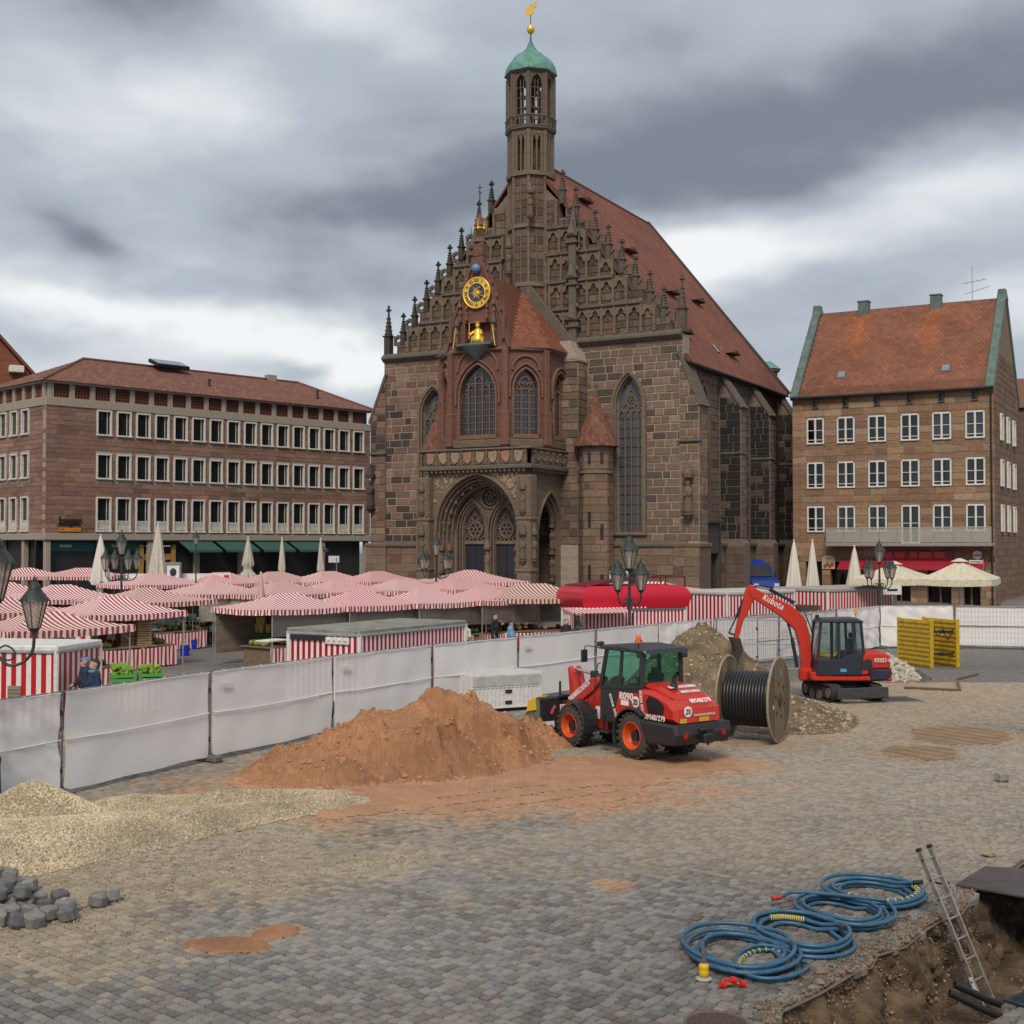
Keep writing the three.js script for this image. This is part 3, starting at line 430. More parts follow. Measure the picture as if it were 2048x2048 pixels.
// stepped gable with blind arcading
const GX=-12.5,steps=[[11.3,18.4],[10.5,19.3],[9.55,20.4],[8.56,21.5],[7.58,22.6],[6.6,23.7],[5.65,24.8],[4.6,25.9],[3.5,26.9],[2.5,28.0]];
const gableTop=(o)=>{let y=18.4;for(const[a,h]of steps)if(Math.abs(o)<=a)y=h;return y;};
{
 const prof=[];steps.forEach(([o,h],i)=>{prof.push([GX+o,i?steps[i - 1][1]:18.4]);prof.push([GX+o,h]);});const left=prof.map(([x,y])=>[2*GX - x,y]).reverse();
 obj('gable',extr([...prof,[GX+1.5,29],[GX - 1.5,29],...left],0.7).translate(0,0,-0.95),sMortarDim,church);
 const lim=(y)=>{let a=0;for(const[o,h]of steps)if(h>y+0.2)a=Math.max(a,o);return a;};
 for(const s of[1,-1])for(let k=0;k<20;k++){const y=18.6+k*0.48,a=lim(y);if(a>2.2)mas.wall([0,0,-0.14],0,s>0?GX+1.6:GX - a,s>0?GX+a:GX - 1.6,y,y+0.48,0.48,0.62,0.12,palGable,null,0.03,0.55);}
 const tiersY=[[18.7,20.55],[20.75,22.4],[22.6,24.3],[24.5,26.1],[26.3,27.8]],pitch=0.93;
 tiersY.forEach(([y0,y1],t)=>{
 const a=lim(y1 - 0.9),inner=t<3?1.7:1.6;
 for(const s of[1,-1]){
 const n=Math.floor((a - inner)/pitch),list=[],heads=[];
 for(let i=0;i<=n;i++){const x=GX+s*(a - i*pitch - 0.1);list.push(x);if(i<n)heads.push(x - s*pitch/2);}
 list.forEach((x)=>{const yt=Math.min(y1,gableTop(Math.abs(x - GX))- 0.1);if(yt>y0+0.4)obj('shaft',[cbox(0.17,yt - y0,0.26,x,(y0+yt)/2,-0.04,0.05),cbox(0.24,0.12,0.32,x,y0+0.06,-0.04,0.03)],sTan,church);});
 heads.forEach((x)=>{const yt=Math.min(y1,gableTop(Math.abs(x - GX)+0.3));if(yt>y0+1){const w=pitch/2 - 0.08;obj('arch_head',extr([[x - w,yt],[x - w,yt - 0.62],...archPts(x,w*0.5,yt - 0.62,yt - 0.5,0.34,4).reverse().slice(1,-1),[x+w,yt - 0.62],[x+w,yt]].reverse(),0.2).translate(0,0,-0.18),sTan,church);}});
}
 if(t)for(const s of[1,-1]){const x0=GX+s*1.7,x1=GX+s*(lim(y0 - 0.2)- 0.0);obj('string_course',cbox(Math.abs(x1 - x0),0.2,0.34,(x0+x1)/2,y0 - 0.1,0.0,0.06),sGrey,church);}
});
 // pinnacles, and the pierced screens on the steps
 const pin=(h,w)=>{const r=w/2,L=[];L.push(cbox(w,h*0.42,w,0,h*0.21,0,0.02),cbox(w*1.35,0.1,w*1.35,0,h*0.42,0,0.03),cyl(r*1.15,r*0.22,h*0.46,0,h*0.65,0,4,0,Math.PI/4));for(let i=0;i<5;i++){const k=i/5,q=lerp(r*1.05,r*0.35,k),y=h*(0.46+0.4*k);for(let j=0;j<4;j++)L.push(T(cbox(0.1,0.09,0.1,0,0,0,0.03),Math.cos(j*1.571+0.785)*q,y,Math.sin(j*1.571+0.785)*q,0.5));}L.push(cbox(0.13,h*0.2,0.13,0,h*0.93,0,0.04),cbox(0.42,0.13,0.13,0,h*0.95,0,0.04),cbox(0.13,0.13,0.42,0,h*0.95,0,0.04),sph(0.1,0,h*1.02,0,8));return join(L);};
 const gP=pin(2.2,0.36),gPb=pin(3.6,0.5),offs=[[10.03,21.4],[9.07,22.5],[8.06,23.6],[7.09,24.8],[6.13,25.9],[5.17,27.0],[3.75,28.7],[2.75,29.95]];
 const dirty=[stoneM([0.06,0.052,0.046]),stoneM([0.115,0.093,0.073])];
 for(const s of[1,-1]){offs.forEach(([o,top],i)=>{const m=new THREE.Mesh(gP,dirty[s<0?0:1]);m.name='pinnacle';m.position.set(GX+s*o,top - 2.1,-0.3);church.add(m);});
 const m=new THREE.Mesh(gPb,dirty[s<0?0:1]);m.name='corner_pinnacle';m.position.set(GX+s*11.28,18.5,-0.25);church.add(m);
 for(let i=0;i<8;i++){const o=(steps[i+1][0]+steps[i+2>9?9:i+2][0])/2+(i<6?0.3:0.25),y=steps[i+1][1],x=GX+s*(o+0.12),c=0.12,k=0.045;
 const cross=[[-k,-c],[k,-c],[k,-k],[c,-k],[c,k],[k,k],[k,c],[-k,c],[-k,k],[-c,k],[-c,-k],[-k,-k]].map(([a,b])=>[x+a*1.9,y+0.36+b*1.9]);
 obj('step_screen',extr([[x - 0.36,y],[x+0.36,y],[x+0.36,y+0.62],[x,y+0.78],[x - 0.36,y+0.62]],0.22,{holes:[cross]}).translate(0,0,-0.42),sGrey,church);}}
}
// turret
{
 const oct=(r,x,z,rot=Math.PI/8)=>Array.from({length:8},(_,i)=>[x+r*Math.cos(i*Math.PI/4+rot),z+r*Math.sin(i*Math.PI/4+rot)]),TZ=-0.9,tower=new THREE.Group();tower.name='bell_turret';tower.position.set(GX,0,TZ);church.add(tower);
 const P8=(r,y,h,sx=r)=>cyl(r,sx,h,0,y+h/2,0,8,0,Math.PI/8);
 obj('shaft',[P8(1.72,18,12.1),P8(1.95,22.4,0.3),P8(1.95,26.4,0.28),P8(2.02,29.95,0.3)],sMortarDim,tower);
 const mt=new Masonry(31),face=2*1.76*Math.tan(Math.PI/8)*Math.cos(Math.PI/8);
 for(let i=0;i<8;i++){const a=i*Math.PI/4,n=1.72*Math.cos(Math.PI/8)+0.06;for(const[y0,y1]of[[18.2,22.3],[22.7,26.3],[26.7,29.8]])mas.wall([GX+Math.sin(a)*n*0.84,0,TZ+Math.cos(a)*n*0.84],a,-0.47,0.47,y0,y1,0.5,0.6,0.07,palGable,null,0.03,0.5);}
 const rib=[];for(let i=0;i<8;i++){const a=i*Math.PI/4+Math.PI/8,x=Math.sin(a),z=Math.cos(a);for(const[r,y0,y1,w]of[[1.78,18.2,30,0.24],[1.78,30.2,33.1,0.3]])obj('corner_shaft',T(cbox(w,y1 - y0,w,0,0,0,0.05),x*r,(y0+y1)/2,z*r,0,a),sTan,tower);
 for(const[y0,y1]of[[22.7,26.2],[26.7,29.7]]){const b=i*Math.PI/4,n=1.68;obj('panel_shaft',[T(cbox(0.1,y1 - y0,0.14,0,0,0,0.03),Math.sin(b)*n,(y0+y1)/2,Math.cos(b)*n,0,b)],sTan,tower);}}
 // lancet stage: slots between shafts, dark within
 obj('lancet_core',[P8(1.05,30.2,3)],sBrown,tower);
 for(let i=0;i<8;i++){const b=i*Math.PI/4,pn=[];for(const o of[-0.42,0,0.42])pn.push(cbox(o?0.2:0.12,2.7,0.28,o,31.55,0,0.04));pn.push(cbox(1.3,0.35,0.28,0,32.9,0,0.03));for(const o of[-0.21,0.21])pn.push(archRing(o,0.09,32.4,32.5,0.18,0.06,0.22).translate(0,0,-0.1));obj('lancet_panel',T(join(pn),Math.sin(b)*1.6,0,Math.cos(b)*1.6,0,b),sTan,tower);}
 obj('gallery_floor',[P8(1.85,33.0,0.14,2.1),P8(2.1,33.14,0.12)],sGrey,tower);
 for(let i=0;i<8;i++){const b=i*Math.PI/4,n=1.9,pn=[cbox(1.62,0.12,0.16,0,34.0,0,0.03),cbox(1.6,0.1,0.14,0,33.32,0,0.03)];for(let k=-2;k<=2;k++)pn.push(cbox(0.08,0.6,0.1,k*0.36,33.66,0,0.02));for(let k=-2;k<2;k++)pn.push(archRing(k*0.36+0.18,0.11,33.7,33.72,0.16,0.05,0.09).translate(0,0,-0.045));obj('balustrade',T(join(pn),Math.sin(b)*n,0,Math.cos(b)*n,0,b),sGrey,tower);}
 // open belfry
 for(let i=0;i<8;i++){const a=i*Math.PI/4+Math.PI/8,b=i*Math.PI/4,r=1.72;obj('belfry_pier',[T(cbox(0.42,3.7,0.4,0,0,0,0.06),Math.sin(a)*r,35.1,Math.cos(a)*r,0,a),T(cbox(0.2,3.7,0.24,0,0,0,0.05),Math.sin(a)*1.93,35.1,Math.cos(a)*1.93,0,a)],i % 2?sBrown:sGrey,tower);
 const n=1.6,head=extr([[-0.62,37.2],[-0.62,36.1],...archPts(0,0.42,36.1,36.25,0.62,5).reverse().slice(1,-1),[0.62,36.1],[0.62,37.2]].reverse(),0.2).translate(0,0,-0.1);const bars=[cbox(0.07,3.3,0.08,-0.12,34.9,0,0.02),cbox(0.07,3.3,0.08,0.16,34.9,0,0.02)];for(const y of[34.6,35.3,36.0])bars.push(cbox(1.1,0.05,0.06,0,y,0,0.01));obj('belfry_arch',[T(head,Math.sin(b)*n,0,Math.cos(b)*n,0,b),T(join(bars),Math.sin(b)*(n - 0.1),0,Math.cos(b)*(n - 0.1),0,b)],sBrown,tower);}
 obj('bell',lathe([[0.02,0.75],[0.25,0.7],[0.34,0.3],[0.55,0],[0.5,0]],14,0,34.9,0),mat([0.1,0.07,0.04],0.5,{metalness:0.8}),tower);
 obj('bell_frame',[cbox(0.16,3,0.16,0.75,35,0,0.02),cbox(0.16,3,0.16,-0.75,35,0,0.02),cbox(1.7,0.18,0.18,0,35.8,0,0.02)],black,tower);
 obj('eave',[P8(1.8,36.95,0.2,2.2),P8(2.2,37.15,0.1,2.15)],copperDark,tower);
 obj('dome',T(flat(new THREE.LatheGeometry([[2.12,37.2],[2.1,37.42],[2.0,37.72],[1.82,38.02],[1.52,38.3],[1.1,38.54],[0.72,38.76],[0.44,39.0],[0.27,39.25],[0.16,39.5]].map((p)=>new THREE.Vector2(...p)),8)),0,0,0,0,Math.PI/8),copper,tower);
 const seams=[];for(let i=0;i<8;i++){const a=i*Math.PI/4+Math.PI/8;seams.push(tube([[2.12,37.2],[2.0,37.72],[1.52,38.3],[0.72,38.76],[0.27,39.25],[0.16,39.5]].map(([r,y])=>[Math.sin(a)*r,y,Math.cos(a)*r]),0.03,12,4));}obj('dome_seams',seams,copper,tower);
 obj('spire',cyl(0.17,0.05,1.1,0,39.65,0,8),copperDark,tower);obj('ball',sph(0.34,0,40.45,0,16),gold,tower);obj('vane_rod',cyl(0.035,0.025,1.5,0,41.45,0,6),metalDark,tower);
 obj('weather_vane',[extr([[-0.42,0.1],[-0.5,0.45],[-0.3,0.62],[-0.08,0.5],[0.12,0.7],[0.45,0.75],[0.6,0.5],[0.35,0.42],[0.3,0.1],[0.1,-0.05],[-0.15,-0.05]],0.05).translate(0,41.45,0),extr([[0.3,0.72],[0.62,0.84],[0.6,0.66]],0.04).translate(0,41.5,0)],gold,tower);
 tower.scale.set(0.84,1,0.84);
}
// centre piers with tabernacles
for(const s of[1,-1]){
 const x=GX+s*3.75,p=obj('pier',[cbox(1.75,17,1.5,x,8.5,0.55,0.04),extr([[-1.0,0],[1.0,0],[0.35,1.3],[-0.35,1.3]],1.75).translate(x,17.0,-0.3),cbox(2.0,0.2,1.8,x,17,0.55,0.06)],sMortar,church);
 mas.wall([0,0,1.36],0,x - 0.87,x+0.87,5,16.9,0.5,0.8,0.08,palWall,null,0.04);if(s>0)mas.wall([x+0.93,0,0.55],Math.PI/2,-0.75,0.75,5,16.9,0.5,0.8,0.08,palWall,null,0.04);
 obj('tabernacle',[cbox(0.55,8.0,0.6,x,22.1,0.1,0.06),...Array.from({length:12},(_,k)=>sph(0.13,x+(k % 2?0.36:-0.36),18.9+k*0.62,0.3,6,1,1.4,1)),...[19.4,22.2,25].flatMap((y)=>[cbox(0.9,0.14,0.8,x,y,0.15,0.05),cyl(0.36,0.05,1.1,x,y+1.1,0.35,4,0,Math.PI/4),cbox(0.8,0.2,0.7,x,y+0.5,0.2,0.05)]),cyl(0.3,0.04,1.4,x,26.8,0.1,4,0,Math.PI/4),...[-1,1].map((k)=>cyl(0.1,0.02,2.4,x+k*0.4,25.8,0.1,4))],sGrey,p);
}
// carved figures under canopies
function figure(x,y,z,h,m,parent=church){// robed figure on a bracket with a canopy
 const k=h/2,f=obj('statue',[lathe([[0.02,0],[0.26,0],[0.24,0.25],[0.19,0.8],[0.24,1.15],[0.25,1.35],[0.12,1.52],[0.08,1.56]].map((p)=>[p[0]*k,p[1]*k]),10,x,y,z),sph(0.13*k,x,y+1.68*k,z,10,1,1.2,1),rod([x - 0.2*k,y+1.35*k,z],[x - 0.05*k,y+0.95*k,z+0.24*k],0.075*k),rod([x+0.22*k,y+1.35*k,z],[x+0.12*k,y+1.0*k,z+0.22*k],0.075*k)],m,parent);
 obj('bracket',[cyl(0.1*k,0.32*k,0.3*k,x,y - 0.15*k,z,6),cyl(0.34*k,0.34*k,0.07*k,x,y,z,6)],m,f);obj('canopy',[cyl(0.32*k,0.34*k,0.22*k,x,y+2.1*k,z,6),cyl(0.3*k,0.03*k,0.75*k,x,y+2.55*k,z,6)],m,f);return f;
}
figure(-0.62,6.9,0.5,2.3,sBrown);figure(-24.9,7.6,0.4,2.2,sDark);figure(GX+1.0,26.9,1.0,1.6,sBrown);figure(GX - 0.5,23.2,1.3,1.7,sBrown);
// porch
{
 const x0=-16.2,x1=-9.05,cx=-12.62,zf=6.2,porch=new THREE.Group();porch.name='porch';church.add(porch);
 const big={w:2.95,ys:6.0,a:3.4};
 obj('front_wall',extr([[x0,0],[x1,0],[x1,9.75],[x0,9.75]],0.7,{holes:[archPts(cx,big.w,0.02,big.ys,big.a,14)]}).translate(0,0,zf - 0.7),sTan,porch);
 for(const xs of[x0,x1 - 0.6])obj('side_wall',extr([[0,0],[zf - 0.71,0],[zf - 0.71,9.74],[0,9.74]],0.6,{holes:[archPts(3.0,1.75,0.02,5.4,2.9,12)]}).rotateY(-Math.PI/2).translate(xs+0.6,0,0),sTan,porch);
 obj('porch_roof',[cbox(x1 - x0 - 0.02,0.4,zf - 0.02,(x0+x1)/2,9.54,zf/2,0.02)],sGrey,porch);
 obj('inner_wall',extr([[x0+0.65,0],[x1 - 0.65,0],[x1 - 0.65,9.3],[x0+0.65,9.3]],0.3,{holes:[]}).translate(0,0,3.9),sGrey,porch);
 // archivolts: nested mouldings stepping in
[[0.0,0.16,zf - 0.02,0.2],[-0.13,0.11,zf - 0.3,0.3],[-0.27,0.11,zf - 0.6,0.34],[-0.41,0.11,zf - 0.9,0.4],[-0.55,0.12,zf - 1.25,0.42]].forEach(([dw,t,z,d],i)=>obj('archivolt',archRing(cx,big.w+dw,0,big.ys,big.a+dw*1.2,t,d,{bevel:0.05}).translate(0,0,z - d/2),i % 2?sGrey:sTan,porch));
 for(let i=0;i<11;i++)for(const[dw,z]of[[-0.2,zf - 0.46],[-0.42,zf - 0.76]]){const t=(i+0.5)/11*2 - 1,dy=(big.a+dw)*Math.sin((1 - Math.abs(t))*1.35),hx=archX(big.w+dw,big.a+dw*1.2,Math.min(dy,big.a+dw*1.2 - 0.05));obj('carved_figure',[sph(0.12,cx+Math.sign(t)*hx,big.ys+dy,z,7,1,1.5,1),sph(0.075,cx+Math.sign(t)*hx*0.97,big.ys+dy+0.22,z+0.04,6)],sBrown,porch);}
 // two door arches under a rose
 const zi=zf - 1.75;const holes=[-1,1].map((s)=>archPts(cx+s*1.16,0.78,0.02,5.9,1.5,10));const ring=Array.from({length:20},(_,i)=>[cx+0.62*Math.cos(i*Math.PI/10),8.0+0.62*Math.sin(i*Math.PI/10)]);
 obj('tympanum',extr(archPts(cx,big.w - 0.5,0,big.ys,big.a - 0.5,14),0.3,{holes:[...holes,ring]}).translate(0,0,zi - 0.3),sTan,porch);
 const rose=[torus(0.66,0.09,cx,8.0,zi+0.02,0,0,0,28,8),torus(0.42,0.04,cx,8.0,zi - 0.05)];for(let i=0;i<6;i++)rose.push(torus(0.15,0.035,cx+0.3*Math.cos(i*1.047),8.0+0.3*Math.sin(i*1.047),zi - 0.05,0,0,0,12,5),rod([cx,8.0,zi - 0.05],[cx+0.6*Math.cos(i*1.047+0.52),8.0+0.6*Math.sin(i*1.047+0.52),zi - 0.05],0.03));obj('rose_tracery',rose,sTan,porch);
 for(const s of[-1,1]){const dx=cx+s*1.16;for(const[t,z]of[[0.12,zi+0.08],[0.24,zi+0.22],[0.4,zi+0.34]])obj('door_arch',archRing(dx,0.78+t - 0.1,0,5.9,1.5+t*1.1,0.1,0.16,{bevel:0.03}).translate(0,0,z - 0.12),t>0.2?sGrey:sTan,porch);
 const d=obj('door',[cbox(0.74,5.0,0.1,dx - 0.38,2.5,zi - 0.22,0.02),cbox(0.74,5.0,0.1,dx+0.38,2.5,zi - 0.22,0.02),...[0.6,1.9,3.2,4.4].flatMap((y)=>[-0.36,0.36].map((o)=>cbox(0.56,0.09,0.03,dx+o,y,zi - 0.16,0.01)))],mat([0.02,0.022,0.035],0.5,{map:st1}),porch);obj('door_handle',cbox(0.05,0.3,0.06,dx+0.06,1.4,zi - 0.14,0.015),metalDark,d);
 if(s>0)obj('notice',cbox(0.22,0.34,0.01,dx+0.45,1.75,zi - 0.165,0.002),whitePaint,d);
 obj('lintel',cbox(1.6,0.2,0.3,dx,5.1,zi - 0.16,0.04),sTan,porch);
 const ty=5.95,tr=[torus(0.5,0.055,dx,ty,zi - 0.12,0,0,0,24,6)];for(let i=0;i<6;i++)tr.push(torus(0.16,0.035,dx+0.29*Math.cos(i*1.047),ty+0.29*Math.sin(i*1.047),zi - 0.12,0,0,0,12,5));tr.push(torus(0.13,0.03,dx,ty,zi - 0.12,0,0,0,12,5));for(const[px,py,r]of[[-0.6,-0.58,0.16],[0.6,-0.58,0.16],[0,-0.66,0.14],[0,0.75,0.2],[-0.34,0.62,0.12],[0.34,0.62,0.12],[0,1.12,0.13],[-0.62,0.15,0.1],[0.62,0.15,0.1],[-0.3,-0.64,0.12],[0.3,-0.64,0.12]])tr.push(torus(r,0.035,dx+px,ty+py,zi - 0.12,0,0,0,14,5));obj('door_tracery',tr,sTan,porch);
 obj('fanlight',extr(archPts(dx,0.8,5.15,5.9,1.5),0.04).translate(0,0,zi - 0.26),mat([0.06,0.06,0.065],0.3),porch);}
 obj('centre_post',[cbox(0.36,5.9,0.3,cx,2.95,zi+0.05,0.06),cyl(0.14,0.14,5,cx,2.6,zi+0.25,8)],sTan,porch);figure(cx,3.0,zi+0.35,1.7,sTan,porch);
 // reveals with slender shafts and figures
 for(const s of[-1,1]){for(let i=0;i<5;i++)obj('jamb_shaft',[cyl(0.09,0.09,5.6,cx+s*(big.w - 0.06 - i*0.13),2.9,zf - 0.15 - i*0.3,8),cyl(0.14,0.1,0.2,cx+s*(big.w - 0.06 - i*0.13),0.15,zf - 0.15 - i*0.3,8),cyl(0.09,0.15,0.2,cx+s*(big.w - 0.06 - i*0.13),5.75,zf - 0.15 - i*0.3,8)],i % 2?sGrey:sTan,porch);for(const i of[0.5,2.5])figure(cx+s*(big.w - 0.1 - i*0.12),3.2,zf - 0.12 - i*0.3,1.4,sBrown,porch);}
 // spandrel carving in relief
 const rr=rng(64),carve=[];for(let i=0;i<420;i++){const u=x0+0.45+rr()*(x1 - x0 - 0.9),y=6.2+rr()*3.3,hx=y>big.ys?archX(big.w+0.22,big.a+0.26,Math.min(y - big.ys,big.a+0.25)):big.w;if(Math.abs(u - cx)<hx+0.12)continue;carve.push(sph(0.06+rr()*0.1,u,y,zf+0.01,6,1,0.7+rr(),0.45));}obj('spandrel_relief',carve,stoneM([0.3,0.235,0.165]),porch);
 // corner buttresses of the porch
 for(const[bx,bz]of[[x1+0.12,zf+0.12],[x0 - 0.12,zf+0.12]]){const b=obj('porch_buttress',[cbox(0.95,9.3,0.95,bx,4.65,bz,0.08),cbox(1.2,0.5,1.2,bx,0.25,bz,0.06),...[3.4,6.6].map((y)=>cbox(1.1,0.2,1.1,bx,y,bz,0.05)),...[-1,1].flatMap((k)=>[cbox(0.12,2.8,0.12,bx+k*0.36,4.9,bz+0.5,0.03),cbox(0.12,2.5,0.12,bx+k*0.36,8,bz+0.5,0.03)])],sTan,porch);figure(bx,4.0,bz+0.52,1.6,sGrey,b);figure(bx,7.0,bz+0.5,1.4,sBrown,b);figure(bx+(bx>cx?0.5:-0.5),4.0,bz,1.6,sGrey,b);}
 // side arch mouldings with carved kings
[[0,0.14,0],[-0.2,0.14,0.2],[-0.4,0.14,0.42]].forEach(([dw,t,in_],i)=>obj('side_archivolt',archRing(3.0,1.75+dw,0,5.4,2.9+dw*1.2,t,0.22,{bevel:0.04}).rotateY(-Math.PI/2).translate(x1+0.1 - in_,0,0),i % 2?sBrown:sTan,porch));
 for(let i=0;i<4;i++)figure(x1 - 0.45,1.2+i*1.75,1.85,1.4,sBrown,porch);for(let i=0;i<3;i++)figure(x1 - 0.45,1.9+i*1.75,4.15,1.4,sGrey,porch);
 // balcony parapet with coats of arms
 obj('parapet_base',[cbox(x1 - x0+1.1,0.3,0.5,cx,9.85,zf+0.2,0.06),cbox(0.5,0.3,zf+0.2,x1+0.3,9.85,zf/2,0.06),...Array.from({length:22},(_,i)=>cbox(0.2,0.2,0.2,x0+0.1+i*0.335,9.62,zf+0.26,0.05)),...Array.from({length:16},(_,i)=>cbox(0.2,0.2,0.2,x1+0.36,9.62,0.5+i*0.36,0.05))],sGrey,porch);
 const shield=[[-0.3,0.32],[0.3,0.32],[0.3,-0.02],[0.18,-0.28],[0,-0.42],[-0.18,-0.28],[-0.3,-0.02]],rs=rng(8);
 for(let i=0;i<8;i++){const x=x0 - 0.1+(i+0.5)*0.92;const p=obj('parapet_panel',[cbox(0.84,0.92,0.14,x,10.48,zf+0.22,0.03)],sBrown,porch);obj('shield',T(extr(shield,0.09,{bevel:0.02}),x,10.5,zf+0.28,0,0,(rs()- 0.5)*0.5),i % 3?stoneM([0.33,0.24,0.16]):stoneM([0.33,0.19,0.13]),p);const c=[];for(let k=0;k<14;k++)c.push(sph(0.05+0.05*rs(),x+(rs()- 0.5)*0.66,10.48+(rs()- 0.5)*0.7,zf+0.31,6,1,1,0.5));obj('relief',c,sTan,p);obj('parapet_post',cbox(0.09,0.95,0.24,x+0.46,10.48,zf+0.24,0.03),sTan,porch);}
 for(let i=0;i<7;i++){const z=zf - 0.1 -(i+0.5)*0.86;obj('parapet_panel',[cbox(0.14,0.92,0.78,x1+0.34,10.48,z,0.03)],sBrown,porch);obj('parapet_post',cbox(0.24,0.95,0.09,x1+0.36,10.48,z - 0.43,0.03),sTan,porch);obj('relief',[sph(0.24,x1+0.41,10.5,z,8,0.3,1.2,1),sph(0.12,x1+0.43,10.75,z+0.2,6),sph(0.12,x1+0.43,10.3,z - 0.2,6)],sTan,porch);}
 obj('handrail',[cbox(x1 - x0+1.2,0.12,0.4,cx,11.0,zf+0.22,0.04),cbox(0.4,0.12,zf+0.1,x1+0.34,11.0,zf/2,0.04)],sTan,porch);
}
// red choir above the porch: five sides of an octagon, clock gable in front
{
 const cx=-12.75,zf=5.8,y0=11.1,y1=17.4,choir=new THREE.Group();choir.name='oriel_choir';church.add(choir);
 const pts=[[cx - 3.9,0],[cx - 3.9,3.9],[cx - 2.0,zf],[cx+2.0,zf],[cx+3.9,3.9],[cx+3.9,0]];
 for(let i=0;i<5;i++){
 const[ax,az]=pts[i],[bx,bz]=pts[i+1],L=Math.hypot(bx - ax,bz - az),ry=Math.atan2(-(bz - az),bx - ax),mx=(ax+bx)/2,mz=(az+bz)/2,w=i===2?1.3:i===1||i===3?0.78:0.95,ys=i===2?14.5:14.9,a=i===2?1.95:1.2,lights=i===2?5:3,at=(g)=>T(g,mx,0,mz,0,ry,0);
 obj('choir_wall',at(extr([[-L/2,y0],[L/2,y0],[L/2,y1],[-L/2,y1]],0.35,{holes:[archPts(0,w,11.95,ys,a)]}).translate(0,0,-0.36)),sRed,choir);
 const wd=obj('window',[at(archRing(0,w,11.95,ys,a,0.13,0.16,{bevel:0.03}).translate(0,0,-0.06)),at(archRing(0,w+0.24,ys - 0.6,ys,a+0.28,0.12,0.14,{bevel:0.03}).translate(0,0,0)),at(cbox(2*w+0.2,0.3,0.3,0,11.82,-0.02,0.05))],sRedL,choir);
 obj('glass',at(extr(archPts(0,w+0.05,11.95,ys,a),0.03).translate(0,0,-0.26)),mat([0.035,0.037,0.042],0.12,{map:st1}),wd);
 const mu=[];for(let k=1;k<lights;k++){const x=-w+2*w*k/lights,top=ys+archX(w,a,0)*0+(i===2?Math.max(0.1,a*(1 - Math.abs(x)/w)*0.9):0.1);mu.push(cbox(0.08,top - 11.95,0.12,x,(top+11.95)/2,-0.16,0.02));}obj('mullion',mu.map(at),sRedL,wd);
 const ld=[];for(let y=12.35;y<ys+a*0.5;y+=0.42)ld.push(box(2*(y>ys?archX(w,a,y - ys):w),0.02,0.03,0,y,-0.19));for(let x=-w+0.14;x<w;x+=0.17)ld.push(box(0.012,ys - 11.95,0.02,x,(ys+11.95)/2,-0.2));obj('lead_bars',ld.map(at),steel,wd);
 if(i !==2)obj('tracery',[0,1,2].map((k)=>at(torus(w*0.3,0.035,(k - 1)*w*0.42,ys+(k===1?0.62:0.12)*w,-0.16,0,0,0,14,5))).concat(at(torus(w*0.5,0.045,0,ys+0.42*w,-0.16,0,0,0,18,5))),sRedL,wd);else obj('tracery',[-2,-1,0,1,2].map((k)=>at(archRing(k*w*0.4,w*0.18,14.0,ys - 0.2+(2 - Math.abs(k))*0.55,0.3,0.04,0.1).translate(0,0,-0.22))),sRedL,wd);
 obj('wall_base',at(cbox(L+0.1,0.55,0.4,0,11.4,-0.05,0.08)),sBrown,choir);obj('cornice',at(cbox(L+0.12,0.2,0.36,0,y1 - 0.02,0,0.06)),sRedL,choir);
 obj('corner_pier',[T(cbox(0.42,y1 - y0,0.42,0,0,0,0.06),bx,(y0+y1)/2,bz,0,ry+0.39),T(cbox(0.6,2.2,0.6,0,0,0,0.08),bx,12.3,bz,0,ry+0.39)],sRed,choir);if(i>0&&i<4)obj('blind_arch',at(torus(w*1.15,0.09,0,y1 - 1.35,0.05,0,0,0,18,6,Math.PI)),sRedL,choir);
}
 // clock gable
 const gz=zf+0.02,apex=23.5;obj('clock_gable',extr([[cx - 2.25,y1 - 0.1],[cx+2.25,y1 - 0.1],[cx+1.62,19.6],[cx+0.36,22.9],[cx+0.36,apex],[cx - 0.36,apex],[cx - 0.36,22.9],[cx - 1.62,19.6]],0.5,{holes:[[[cx - 0.95,17.75],[cx+0.95,17.75],[cx+0.95,19.15],[cx - 0.95,19.15]]]}).translate(0,0,gz - 0.5),sRed,choir);
 for(const s of[-1,1])obj('gable_coping',[beam([cx+s*2.3,y1,gz - 0.2],[cx+s*1.66,19.65,gz - 0.2],0.7,0.16),beam([cx+s*1.66,19.65,gz - 0.2],[cx+s*0.36,22.95,gz - 0.2],0.7,0.16),...[0,1,2,3].map((k)=>sph(0.15,cx+s*lerp(1.72,0.55,k/3.2),lerp(19.9,22.7,k/3.2),gz,7,1,1.3,1)),cyl(0.16,0.02,1.5,cx+s*1.95,20.0,gz+0.1,4),cbox(0.22,1.5,0.22,cx+s*1.95,18.7,gz+0.12,0.04)],sRed,choir);
 const ck=obj('clock_face',cyl(0.98,0.98,0.14,cx,21.05,gz+0.1,40,Math.PI/2),mat([0.03,0.05,0.1],0.5),choir);
 obj('clock_ring',[torus(0.97,0.06,cx,21.05,gz+0.16,0,0,0,40,8),torus(0.62,0.03,cx,21.05,gz+0.18,0,0,0,36,6),lathe([[0.64,0],[0.92,0],[0.92,0.01],[0.64,0.01]],40).rotateX(Math.PI/2).translate(cx,21.05,gz+0.175)],gold,ck);
 const nums=['XII','I','II','III','IIII','V','VI','VII','VIII','IX','X','XI'].map((s,i)=>text(s,0.17,0.02,cx+0.78*Math.sin(i*Math.PI/6),21.05+0.78*Math.cos(i*Math.PI/6),gz+0.19,{font:fontSerif,rz:-i*Math.PI/6}));obj('numerals',nums,black,ck);
